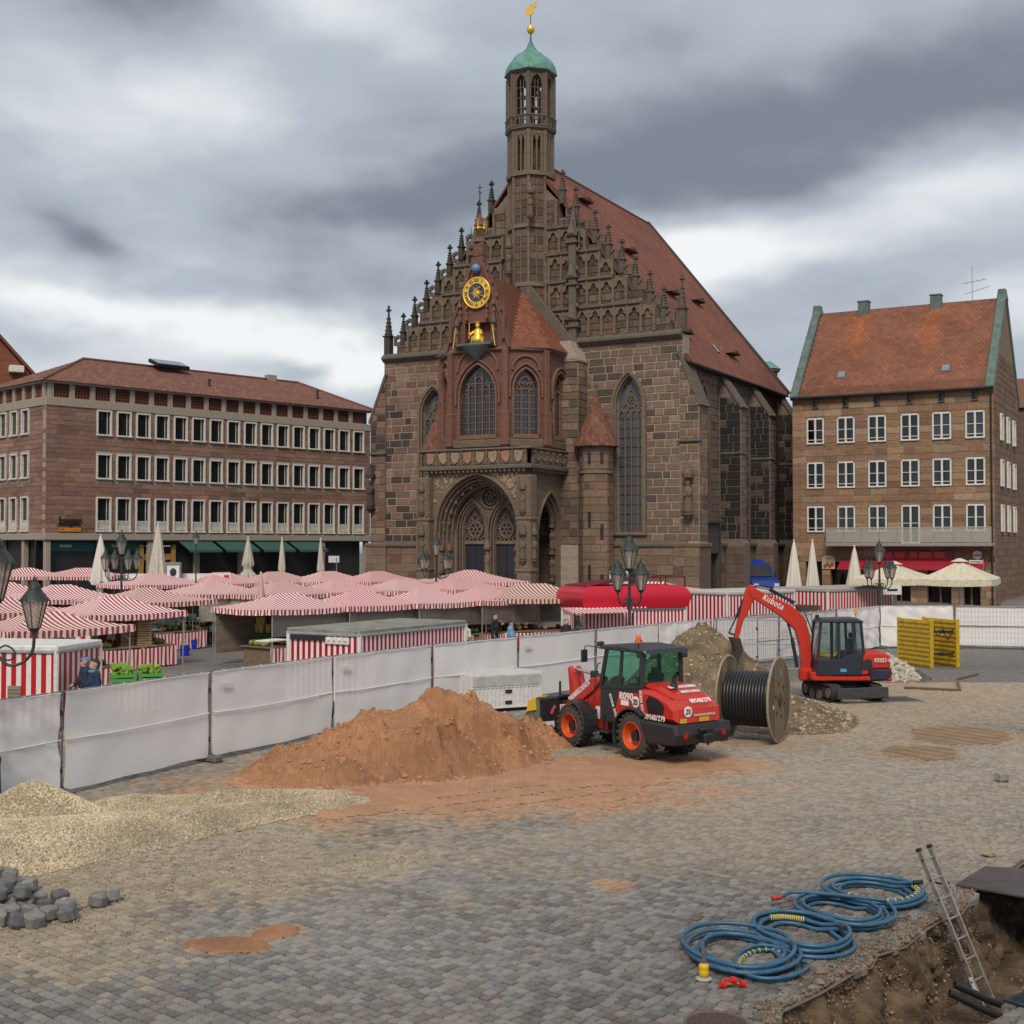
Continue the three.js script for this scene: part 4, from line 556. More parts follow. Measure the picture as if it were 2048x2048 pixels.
 const rays=[];for(let i=0;i<12;i++){const a=i*Math.PI/6;rays.push(extr([[-0.05,0.1],[0.05,0.1],[0,i % 2?0.5:0.36]],0.02).rotateZ(a).translate(cx,21.05,gz+0.18));}rays.push(sph(0.15,cx,21.05,gz+0.18,12,1,1,0.4));obj('sun_rays',rays,gold,ck);
 obj('clock_hand',[beam([cx,21.05,gz+0.24],[cx+0.62,20.72,gz+0.24],0.07,0.03),beam([cx - 0.1,21.1,gz+0.26],[cx+0.34,21.4,gz+0.26],0.1,0.03),sph(0.09,cx+0.62,20.72,gz+0.24,8,1,1,0.4)],gold,ck);
 obj('moon_ball',sph(0.3,cx,22.6,gz+0.22,16),mat([0.12,0.22,0.42],0.4),choir);
 // niche with the enthroned gilt figure, guards beside it
 obj('niche_back',cbox(1.9,1.45,0.1,cx,18.45,gz - 0.6,0.01),sRed,choir);const nb=obj('niche_balcony',[cbox(2.5,0.16,0.9,cx,17.68,gz+0.25,0.05),lathe([[0.05,-0.9],[0.3,-0.7],[0.85,-0.2],[1.0,0]],10,cx,17.6,gz+0.1).scale(1,1,1)],copperDark,choir);
 const king=obj('gilt_king',[lathe([[0.02,0],[0.42,0],[0.4,0.3],[0.27,0.6],[0.28,0.85],[0.1,1.0]],12,cx+0.05,17.8,gz+0.05),sph(0.16,cx+0.05,18.95,gz+0.1,10),cyl(0.15,0.2,0.14,cx+0.05,19.12,gz+0.1,8),rod([cx+0.3,18.6,gz+0.1],[cx+0.5,18.3,gz+0.35],0.09),rod([cx - 0.2,18.6,gz+0.1],[cx - 0.4,18.35,gz+0.35],0.09),cbox(0.9,0.5,0.3,cx+0.05,18.05,gz+0.1,0.1)],gold,choir);obj('sceptre',rod([cx - 0.45,18.1,gz+0.35],[cx - 0.42,19.1,gz+0.35],0.03),gold,king);
 for(const s of[-1,1]){const f=figure(cx+s*1.35,17.75,gz+0.35,1.25,sGrey,choir);obj('staff',rod([cx+s*1.55,17.5,gz+0.5],[cx+s*1.35,18.8,gz+0.5],0.035),gold,f);}for(const s of[-1,1])figure(cx+s*1.25,19.3,gz+0.15,0.9,sRedL,choir);figure(cx+0.75,19.35,gz+0.15,0.7,sRedL,choir);figure(cx - 0.75,19.35,gz+0.15,0.7,sRedL,choir);
 // little bellcote on the gable
 obj('bellcote',[cbox(0.72,1.0,0.6,cx,23.9,gz - 0.25,0.05),cyl(0.46,0.3,0.3,cx,24.5,gz - 0.25,8),...[0,1,2,3,4,5].map((i)=>cyl(0.05,0.04,0.9,cx+0.3*Math.cos(i*1.047),25.0,gz - 0.25+0.3*Math.sin(i*1.047),5)),cyl(0.42,0.05,0.8,cx,25.8,gz - 0.25,8)],sRed,choir);obj('gilt_crown',[...Array.from({length:6},(_,i)=>cyl(0.06,0.01,0.7,cx+0.4*Math.cos(i*1.047+0.3),25.5,gz - 0.25+0.4*Math.sin(i*1.047+0.3),4)),torus(0.38,0.04,cx,25.25,gz - 0.25,Math.PI/2)],gold,choir);obj('finial',[cyl(0.06,0.02,2.4,cx,27,gz - 0.25,5),cbox(0.34,0.05,0.05,cx,27.9,gz - 0.25,0.01),cbox(0.05,0.05,0.34,cx,27.6,gz - 0.25,0.01)],metalDark,choir);
 // roof: ridge back to the facade, slopes over the eight-sided plan
 const rT=new THREE.MeshStandardMaterial({color:C(0.15,0.055,0.032),roughness:0.9,map:g2});const ridgeY=22.4,eY=y1+0.1,poly=(l)=>{const g=new THREE.BufferGeometry(),p=[];for(let i=1;i+1<l.length;i++)p.push(...l[0],...l[i],...l[i+1]);g.setAttribute('position',new THREE.Float32BufferAttribute(p,3));g.computeVertexNormals();return g;};
 for(const s of[-1,1]){const A=[cx,ridgeY,0],B=[cx,ridgeY,gz - 0.5],E0=[cx+s*4.15,eY,0],E1=[cx+s*4.15,eY,4.0],E2=[cx+s*2.2,eY,gz - 0.1],l=s>0?[[A,B,E2,E1,E0]]:[[A,E0,E1,E2,B]];l.forEach((q)=>obj('roof_slope',poly(q),rT,choir));obj('eave_gutter',[beam(E0,E1,0.14,0.14),beam(E1,E2,0.14,0.14)],sRedL,choir);}
 const up=V3(-4.15,ridgeY - eY,0).normalize(),slope=Math.hypot(4.15,ridgeY - eY);tiles(choir,'roof_tiles',V3(cx+4.15,eY+0.04,gz),V3(0,0,-1),up,gz,slope,0.26,0.22,(u,v,a,b)=>{const k=0.75+0.5*a,w=b>0.9?1.3:1;return[0.22*k*w,0.075*k,0.04*k];},71,(v)=>[gz - 4.0*(1 - v/slope)- 0.1,gz - 0.05]);
{const fE2=V3(cx+2.2,eY,gz - 0.1),fE1=V3(cx+4.15,eY,4.0),fA=V3(cx,ridgeY,0),al=fE1.clone().sub(fE2),wd=al.length();al.normalize();const ua=fA.clone().sub(fE2),s0=ua.dot(al);ua.addScaledVector(al,-s0);const LL=ua.length();ua.normalize();tiles(choir,'roof_tiles',fE2.clone().add(V3(0.02,0.04,0.02)),al,ua,wd,LL,0.26,0.22,(u,v,a)=>{const k=0.75+0.5*a;return[0.22*k,0.075*k,0.04*k];},73,(v)=>[s0*v/LL,lerp(wd,s0,v/LL)]);}
 for(const s of[-1,1])obj('valley_coping',beam([cx+s*0.35,22.55,0.35],[cx+s*4.3,eY+0.25,0.4],0.75,0.4,[0,0,1]),sGrey,choir);
}
// stair turrets beside the porch
for(const s of[1,-1]){
 const x=GX+s*5.9,z=1.2,st=obj('stair_turret',[cyl(1.06,1.06,11.3,x,5.65,z,8,0,Math.PI/8),cyl(1.2,1.2,0.2,x,9.65,z,8,0,Math.PI/8),cyl(1.12,1.3,0.22,x,11.35,z,8,0,Math.PI/8)],sMortarDim,church);
 for(let i=0;i<8;i++){const a=i*Math.PI/4,n=1.06*Math.cos(Math.PI/8)+0.05,f=0.4;if(Math.cos(a)<-0.1)continue;for(const[p,q]of[[0,9.5],[9.8,11.2]])mas.wall([x+Math.sin(a)*n,0,z+Math.cos(a)*n],a,-f,f,p,q,0.5,0.7,0.06,palLow,null,0.02,0.6);if(s>0&&(i===0||i===1))for(const y of i?[2.6,5.8,10.5]:[3.2,6.6,10.5])obj('slit_window',T(cbox(0.2,y>10?0.75:1.0,0.08,0,0,0,0.01),x+Math.sin(a)*(n+0.0),y,z+Math.cos(a)*(n+0.0),0,a),black,st);}
 obj('cone_roof',cyl(1.4,0.04,3.3,x,13.0,z,8,0,Math.PI/8),mat([0.16,0.07,0.045],0.9,{map:g2}),st);obj('finial',[cyl(0.07,0.03,0.8,x,14.9,z,6),sph(0.12,x,15.3,z,8)],sGrey,st);
 const tg=box(0.2,0.03,0.24),tl=[],r=rng(12);for(let j=0;j<17;j++){const y=11.4+j*0.19,rad=1.42*(1 -(y - 11.35)/3.3)+0.02,n=Math.max(5,Math.round(rad*6.283/0.21));for(let i=0;i<n;i++)tl.push([(i+(j % 2)/2)/n*6.283,y,rad,r()]);}
 const im=new THREE.InstancedMesh(tg,new THREE.MeshStandardMaterial({roughness:0.9}),tl.length),M4=new THREE.Matrix4(),Q=new THREE.Quaternion();tl.forEach(([a,y,rad,k],i)=>{Q.setFromEuler(new THREE.Euler(1.14+(k - 0.5)*0.1,a,0,'YXZ'));im.setMatrixAt(i,M4.compose(V3(x+Math.sin(a)*rad,y,z+Math.cos(a)*rad),Q,V3(1,1,1)));im.setColorAt(i,C(0.17*(0.6+0.7*k),0.075*(0.6+0.7*k),0.05*(0.65+0.6*k)));});im.name='roof_tiles';im.userData.kind='stuff';st.add(im);
}
// nave: south wall with buttresses and tall windows, steep tiled roof
{
 const zE=-21.3,wx=-1.2,holes=[-3.9,-10.2,-16.7].map((z)=>({c:-z,w:0.95,y0:5.6,ys:13.6,a:1.9}));
 obj('south_wall',extr([[1.1,0],[-zE,0],[-zE,16.9],[1.1,16.9]],0.9,{holes:holes.map((q)=>archPts(q.c,q.w,q.y0,q.ys,q.a))}).rotateY(Math.PI/2).translate(wx - 0.95,0,0),sMortarDim,church);
 mas.wall([wx,0,0],Math.PI/2,1.2,-zE,5.2,16.7,0.5,0.8,0.08,(r)=>vary(r()<0.2?[0.1,0.08,0.07]:[0.16,0.118,0.09],r,0.4),spanOf(holes),0.04,0.4);
 holes.forEach((q)=>{const w=obj('window',archRing(q.c,q.w,q.y0,q.ys,q.a,0.28,0.3).translate(0,0,-0.2).rotateY(Math.PI/2).translate(wx,0,0),sBrown,church);obj('glass',extr(archPts(q.c,q.w,q.y0,q.ys,q.a),0.03).translate(0,0,-0.5).rotateY(Math.PI/2).translate(wx,0,0),mat([0.06,0.065,0.075],0.15),w);obj('mullion',[-0.48,0,0.48].map((o)=>cbox(0.12,8,0.09,wx - 0.4,9.6,-q.c+o,0.02)),sBrown,w);});
 obj('north_wall',cbox(0.9,16.9,21,-23.4,8.45,-10.8,0.02),sBrown,church);obj('east_wall',extr([[-23.8,0],[wx,0],[wx,16.9],[GX,31],[-23.8,16.9]],0.6).translate(0,0,zE),sBrown,church);
 obj('nave_plinth',cbox(0.5,4.9,20,wx+0.1,2.45,-11,0.03),sMortarDim,church);mas.wall([wx+0.38,0,0],Math.PI/2,1.2,-zE,0,4.9,0.6,1.1,0.08,palLow,null,0.015,0.4);obj('nave_moulding',cbox(0.75,0.3,20,wx+0.2,5.0,-11,0.1),sGrey,church);
 for(const z of[-7,-13.4,-20.2]){const b=obj('buttress',[extr([[wx - 0.1,0],[0.55,0],[0.55,5.1],[0.3,5.4],[0.3,14.3],[wx,16.6],[wx - 0.1,16.6]],1.1).translate(0,0,z - 1.1)],sMortarDim,church);obj('weathering',beam([0.42,14.25,z - 0.55],[wx - 0.1,16.85,z - 0.55],1.3,0.2),sGrey,b);obj('string_course',cbox(1.5,0.18,1.25,-0.35,11.2,z - 0.55,0.05),sGrey,b);
 mas.wall([0,0,z+0.05],0,wx+0.05,0.3,5.4,15.0,0.5,0.72,0.08,palCrust,(y)=>(y>14.2?[[0.3 -(y - 14.2)*0.65,9]]:[]),0.055);mas.wall([0.34,0,z],Math.PI/2,0.05,1.05,5.4,14.2,0.5,0.7,0.06,(r)=>vary([0.17,0.125,0.1],r,0.4),null,0.035,0.6);mas.wall([0,0,z+0.06],0,wx+0.4,0.55,0,4.9,0.6,1,0.08,(r)=>vary([0.14,0.105,0.08],r,0.4),null,0.02,0.5);}
 // roof
 const rise=31.5 - 16.6,run=11.75,L=Math.hypot(rise,run),up=V3(-run,rise,0).normalize(),rM=mat([0.15,0.055,0.035],0.92,{map:g2});
 const slab=(s)=>T(box(L,0.14,21.2),GX+s*run/2,16.6+rise/2,zE+10.5,0,0,-s*Math.atan2(rise,run));
 obj('nave_roof',slab(1),rM,church);obj('nave_roof',slab(-1),rM,church);
 tiles(church,'roof_tiles',V3(GX+run+0.06,16.66,-0.4),V3(0,0,-1),up,20.9,L - 0.1,0.32,0.3,(u,v,a,b)=>{const k=0.86+0.24*a+0.25*fbm(u*0.25,v*0.25,5,3);return b>0.94?[0.3*k,0.115*k,0.06*k]:[0.215*k,0.075*k,0.048*k];},72);
 obj('ridge_tiles',Array.from({length:50},(_,i)=>cyl(0.16,0.14,0.46,GX,31.55,-0.8 - i*0.41,8,Math.PI/2)),mat([0.13,0.06,0.045],0.9),church);obj('verge',[beam([GX+run+0.1,16.75,zE - 0.15],[GX,31.65,zE - 0.15],0.35,0.3)],sDark,church);
 obj('eave_gutter',[cyl(0.1,0.1,20.8,GX+run+0.08,16.55,-10.8,8,Math.PI/2),cbox(0.5,0.12,20.8,GX+run - 0.22,16.5,-10.8,0.03)],metalDark,church);
 for(const[z,v]of[[-3.6,0.16],[-6.2,0.6],[-12.3,0.14],[-4.8,0.84],[-9,0.42],[-15,0.45]]){const p=V3(GX+run,16.7,z).addScaledVector(up,v*L);obj('roof_vent',T(extr([[-1.0,0],[1.0,0],[0.3,0.34]],0.5),p.x+0.12,p.y - 0.05,p.z,0,Math.PI/2,0),rM,church);obj('roof_vent_opening',T(extr([[-0.2,0.03],[0.75,0.03],[0.32,0.24]],0.03),p.x+0.62,p.y - 0.05,p.z,0,Math.PI/2,0),black,church);}
 obj('skylight',T(cbox(0.06,0.7,0.45,0,0,0,0.01),GX+run - 1.45,18.75,-9.2,0,0,0.66),steel,church);
 obj('downpipe',[cyl(0.07,0.07,16,wx+0.3,8.4,-19.3,8)],metalDark,church);
 // small chapel porch in the first bay
 const pz=-1.9;obj('chapel_porch',[cbox(1.1,6.2,0.5,-0.65,3.1,-4.0,0.04),cbox(1.1,2.0,2.4,-0.65,5.4,-2.8,0.04),cbox(1.4,0.3,2.8,-0.6,6.5,-2.8,0.1)],sDark,church);obj('chapel_door',cbox(0.1,4.4,1.7,-0.5,2.2,-2.7,0.02),black,church);
 const tt=obj('choir_turret',[cyl(0.9,0.9,3.4,-6,18.6,-33,8),cyl(1.1,1.1,0.2,-6,20.3,-33,8)],sBrown,church);obj('turret_cap',cyl(1.2,0.3,0.7,-6,20.75,-33,8),copper,tt);
 obj('choir_block',[cbox(9,15.5,12,-12,7.75,-27.4,0.03)],sBrown,church);obj('choir_roof',extr([[-5,0],[5,0],[0,6]],12).translate(-12,15.5,-33.4),rM,church);
}
mas.finish(church,'stone_block','stone_blocks',300);
// ---------- the long office block on the left ----------
{
 const B=thing('office_block','long flat fronted reddish sandstone office block with rows of white framed windows','building',[-35.152,0,-96],0.7959);
 const Lx=31.4,Dz=-13,mo=new Masonry(55),conc=matte([0.34,0.3,0.25]),pal=(r,u,y)=>{const t=r(),n=1+0.25*fbm(u*0.2,y*0.3,2,2);return vary(t<0.25?[0.29*n,0.176*n,0.136*n]:t<0.45?[0.211*n,0.125*n,0.101*n]:[0.251*n,0.151*n,0.116*n],r,0.22);};
 const xs=Array.from({length:16},(_,i)=>4.12+i*1.685),zs=[-2.8,-4.8,-6.8,-8.8,-10.8].map((z)=>z - 1.45),rows=[[13.5,15.48],[10.1,12.08],[6.0,8.7]];
 const rect=(x,w,y0,y1)=>[[x,y0],[x+w,y0],[x+w,y1],[x,y1]];
 obj('front_wall',extr([[0,5.4],[Lx,5.4],[Lx,16.2],[0,16.2]],0.5,{holes:xs.flatMap((x)=>rows.map(([a,b])=>rect(x,1.22,a,b)))}).translate(0,0,-0.54),conc,B);
 obj('end_wall',extr([[0.55,5.4],[13,5.4],[13,16.2],[0.55,16.2]],0.5,{holes:zs.flatMap((z)=>rows.map(([a,b])=>rect(-z - 1.45,1.3,a,b)))}).rotateY(Math.PI/2).translate(0.04,0,0),conc,B);
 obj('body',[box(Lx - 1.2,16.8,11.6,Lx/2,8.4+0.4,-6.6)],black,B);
 const sp1=(y)=>xs.flatMap((x)=>rows.filter(([a,b])=>y>a - 0.12&&y<b+0.12).map(()=>[x - 0.1,x+1.32])),sp2=(y)=>zs.flatMap((z)=>rows.filter(([a,b])=>y>a - 0.12&&y<b+0.12).map(()=>[z - 0.02,z+1.5]));
 mo.wall([0,0,0],0,0,Lx,5.85,15.56,0.36,1.15,0.05,pal,sp1,0.014);mo.wall([0,0,0],-Math.PI/2,-13,0,5.85,15.56,0.36,1.15,0.05,pal,sp2,0.014,0.7);
 obj('band',[cbox(Lx+0.06,0.5,0.5,Lx/2,5.62,-0.18,0.02),cbox(Lx+0.06,0.64,0.5,Lx/2,15.88,-0.17,0.02),cbox(0.5,0.5,12.9,0.17,5.62,-6.9,0.02),cbox(0.5,0.64,12.9,0.17,15.88,-6.9,0.02)],conc,B);
 // attic with clay grilles between piers
 obj('attic_wall',[box(Lx - 0.4,1.1,0.3,Lx/2,16.75,-0.45),box(0.3,1.1,12.4,0.45,16.75,-6.8)],black,B);obj('attic_rail',[cbox(Lx+0.3,0.16,0.7,Lx/2,17.36,-0.12,0.03),cbox(0.7,0.16,12.9,0.12,17.36,-6.9,0.03)],conc,B);
 const clay=mat([0.2,0.075,0.05],0.9,{map:g2}),gr=[];for(let i=0;i<5;i++)for(let j=0;j<4;j++)gr.push(torus(0.12,0.035,-0.5+i*0.25,0.14+j*0.22,0,0,0,0,8,4));gr.push(box(1.24,0.06,0.06,0,0.03,0),box(1.24,0.06,0.06,0,0.92,0));const grG=join(gr);
 for(let i=0;i<18;i++){const g=new THREE.Mesh(grG,clay);g.name='clay_grille';g.position.set(1.25+i*1.691,16.24,-0.2);B.add(g);obj('attic_pier',cbox(0.42,1.08,0.34,0.4+i*1.691,16.74,-0.2,0.02),conc,B);}
 for(let i=0;i<6;i++){const g=new THREE.Mesh(grG,clay);g.name='clay_grille';g.position.set(0.2,16.24,-1.5 - i*1.7);g.rotation.y=-Math.PI/2;B.add(g);obj('attic_pier',cbox(0.34,1.08,0.42,0.2,16.74,-0.65 - i*1.7,0.02),conc,B);}
 // windows: frame, pane, curtain
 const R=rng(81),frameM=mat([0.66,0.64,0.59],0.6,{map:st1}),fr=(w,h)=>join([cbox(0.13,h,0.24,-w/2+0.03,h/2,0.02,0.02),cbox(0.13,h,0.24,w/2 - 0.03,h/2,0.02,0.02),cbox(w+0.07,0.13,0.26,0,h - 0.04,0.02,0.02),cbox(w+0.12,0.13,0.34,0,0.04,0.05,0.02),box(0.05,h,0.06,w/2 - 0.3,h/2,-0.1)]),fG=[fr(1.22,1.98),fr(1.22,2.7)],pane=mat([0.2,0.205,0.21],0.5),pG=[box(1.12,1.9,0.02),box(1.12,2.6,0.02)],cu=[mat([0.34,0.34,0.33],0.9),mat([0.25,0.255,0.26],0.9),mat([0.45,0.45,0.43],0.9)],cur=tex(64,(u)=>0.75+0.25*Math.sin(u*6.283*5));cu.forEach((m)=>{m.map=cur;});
 const gl=mat([0.5,0.55,0.56],0.03,{transmission:1,thickness:0,ior:1.5,roughness:0.03});
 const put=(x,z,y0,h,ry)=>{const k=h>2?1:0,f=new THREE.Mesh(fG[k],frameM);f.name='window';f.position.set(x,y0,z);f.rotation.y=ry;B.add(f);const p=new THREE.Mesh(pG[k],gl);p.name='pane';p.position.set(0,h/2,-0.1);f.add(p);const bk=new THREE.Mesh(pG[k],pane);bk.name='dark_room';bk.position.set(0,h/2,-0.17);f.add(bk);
 const w=0.2+0.7*R()*R(),c=new THREE.Mesh(new THREE.BoxGeometry(w,h - 0.15,0.03),cu[Math.floor(R()*3)]);c.name='curtain';c.position.set((R()<0.75?1:-1)*(0.54 - w/2),h/2,-0.135);f.add(c);
 if(k){const b=[];b.push(box(1.12,0.05,0.05,0,0.86,0.06),box(1.12,0.05,0.05,0,0.22,0.06));for(let i=0;i<9;i++)b.push(tube([[-0.48+i*0.12,0.22,0.06],[-0.44+i*0.12,0.45,0.06],[-0.5+i*0.12,0.65,0.06],[-0.48+i*0.12,0.86,0.06]],0.022,6,4));if(!put.g)put.g=join(b);const m=new THREE.Mesh(put.g,frameM);m.name='window_railing';f.add(m);const bd=new THREE.Mesh(new THREE.BoxGeometry(1.1,0.8,0.03),frameM);bd.name='parapet_board';bd.position.set(0,0.45,-0.04);f.add(bd);}};
 for(const x of xs)rows.forEach(([a,b])=>put(x+0.61,-0.06,a,b - a,0));for(const z of zs)rows.forEach(([a,b])=>put(0.06,z+0.74,a,b - a,-Math.PI/2));
 // hipped roof
 const tM=mat([0.15,0.07,0.05],0.9,{map:g2}),A=[-0.35,17.42,0.35],Bq=[Lx+0.35,17.42,0.35],Cq=[Lx+0.35,17.42,-13.2],D=[-0.35,17.42,-13.2],E=[6.2,20.3,-6.4],F=[27.8,20.3,-6.4],tri=(...l)=>{const g=new THREE.BufferGeometry(),p=[];for(let i=1;i+1<l.length;i++)p.push(...l[0],...l[i],...l[i+1]);g.setAttribute('position',new THREE.Float32BufferAttribute(p,3));g.computeVertexNormals();return g;};
 obj('roof',[tri(A,Bq,F,E),tri(D,A,E),tri(Bq,Cq,F),tri(Cq,D,E,F)],tM,B);
 const rise=2.88,run=6.75,SL=Math.hypot(rise,run),cR=(u,v,a,b)=>{const k=0.8+0.4*a;return b>0.9?[0.24*k,0.12*k,0.085*k]:[0.19*k,0.082*k,0.058*k];};
 tiles(B,'roof_tiles',V3(-0.35,17.44,0.35),V3(1,0,0),V3(0,rise,-run).normalize(),Lx+0.7,SL,0.3,0.32,cR,83,(v)=>[6.55*v/SL,Lx+0.7 - 3.95*v/SL]);
 tiles(B,'roof_tiles',V3(-0.35,17.44,-13.2),V3(0,0,1),V3(6.55,rise,0).normalize(),13.55,Math.hypot(6.55,rise),0.3,0.32,cR,84,(v)=>[6.8*v/7.15,13.55 - 6.75*v/7.15]);
 obj('hip_tiles',[rod([-0.35,17.5,0.35],[6.2,20.36,-6.4],0.13),rod([6.2,20.36,-6.4],[27.8,20.36,-6.4],0.13),rod([27.8,20.36,-6.4],[Lx+0.35,17.5,0.35],0.13)],tM,B);
 const sl=obj('roof_lantern',T(cbox(3.1,0.3,1.7,0,0,0,0.03),13.6,20.55,-5.5,0.36),metalDark,B);obj('lantern_glass',[-1,0,1].map((k)=>T(cbox(0.92,0.03,1.5,k*0.98,0.17,0,0.01),13.6,20.55,-5.5,0.36)),mat([0.25,0.28,0.3],0.1,{metalness:0.3}),sl);
 for(const[x,z]of[[15.4,-2.0],[26.5,-1.6]])obj('vent_pipe',[cyl(0.09,0.09,0.7,x,18.7,z,8),cyl(0.16,0.1,0.15,x,19.1,z,8)],metalDark,B);obj('chimney',cbox(1.0,0.6,0.6,24.8,20.5,-6.5,0.03),conc,B);
 // shop front: piers, dark glazing, awnings
 const sf=obj('shop_front',[box(Lx,5.3,0.1,Lx/2,2.65,-1.6),box(0.1,5.3,12,1.4,2.65,-7.5)],mat([0.014,0.016,0.019],0.1),B);obj('shop_ceiling',[cbox(Lx,0.1,1.6,Lx/2,5.34,-0.8,0.01)],matte([0.12,0.11,0.1]),B);
 for(const x of[0.3,4.6,8.9,13.2,17.5,21.8,26.1,31.1])obj('shop_pier',cbox(0.42,5.36,0.42,x,2.68,-0.3,0.03),conc,B);for(const z of[-4,-8,-12])obj('shop_pier',cbox(0.42,5.36,0.42,0.3,2.68,z,0.03),conc,B);
 obj('shop_fascia',[cbox(8.1,0.75,0.12,4.6,4.85,-0.75,0.02),cbox(0.12,0.75,11.5,0.75,4.85,-7,0.02)],mat([0.01,0.09,0.085],0.5),B);for(const[x,w]of[[2,0.9],[6.3,1.0]])obj('fascia_sign',text('kaspar',0.22,0.02,x,4.9,-0.68),whitePaint,B);
 const yel=mat([0.4,0.24,0.05],0.6,{map:st1});obj('yellow_entrance',[cbox(0.35,5,0.3,8.3,2.5,-0.6,0.02),cbox(0.35,5,0.3,11.2,2.5,-0.6,0.02),cbox(2.6,0.5,0.25,9.7,4.0,-0.7,0.02),cbox(0.1,3.8,0.2,9.8,1.9,-0.8,0.01)],yel,B);obj('entrance_lamp',cbox(2.2,0.1,0.1,9.7,4.9,-0.35,0.02),mat([0.9,0.85,0.7],0.6),B);
 const shelf=rng(5);for(let i=0;i<26;i++)obj('window_display',cbox(0.3+shelf()*0.9,0.2+shelf()*0.8,0.1,1.2+i*1.17,1.2+shelf()*2.2,-1.45,0.02),mat([[0.25,0.2,0.17],[0.1,0.12,0.16],[0.3,0.1,0.09],[0.3,0.3,0.3]][i % 4],0.7),B);
 const gA=mat([0.03,0.105,0.09],0.8,{map:rep(tWeave,1)});for(const[x0,x1]of[[11.4,14.5],[14.9,18.2],[18.6,21.9],[22.3,25.4]]){const a=obj('awning',[T(cbox(x1 - x0,0.04,1.75,0,0,0,0.01),(x0+x1)/2,4.9,0.75,0.42),cbox(x1 - x0,0.2,0.03,(x0+x1)/2,4.48,1.56,0.005)],gA,B);obj('awning_arm',[rod([x0+0.3,5.2,0],[x0+0.3,4.5,1.5],0.03),rod([x1 - 0.3,5.2,0],[x1 - 0.3,4.5,1.5],0.03)],metalDark,a);}
 obj('lettering',text('kaspar',0.62,0.08,1.95,6.72,0.03,{font:fontSerif,width:1.85}),mat([0.02,0.012,0.008],0.5),B);obj('lettering_small',text('SCHMAUSER',0.3,0.08,1.95,6.15,0.03,{width:1.75}),mat([0.75,0.27,0.02],0.5),B);
 mo.finish(B,'stone_slab','stone_slabs',300);
}
// ---------- the gabled brick house behind it ----------
{
 const b=thing('brick_gable_house','red brick gable with narrow slits rising behind the office block','building',[-47.5,0,-108],0.5);
 obj('wall',extr([[-8,0],[7,0],[7,19],[-0.4,27.2],[-8,19]],14).translate(0,0,-14),stoneM([0.24,0.085,0.05]),b);
 for(const s of[0,1])obj('roof',s?T(box(11.3,0.25,14.6),3.5,23.2,-7,0,0,-0.835):T(box(11.3,0.25,14.6),-4.3,23.2,-7,0,0,0.82),mat([0.16,0.06,0.04],0.9,{map:g2}),b);
 for(let i=0;i<4;i++)obj('slit_window',cbox(0.18,2.0,0.1,-0.6+i*0.55,21.5,0.02,0.01),black,b);obj('roof_cap',[cbox(1.2,0.6,1,5,20.2,0.3,0.05)],whitePaint,b);
}
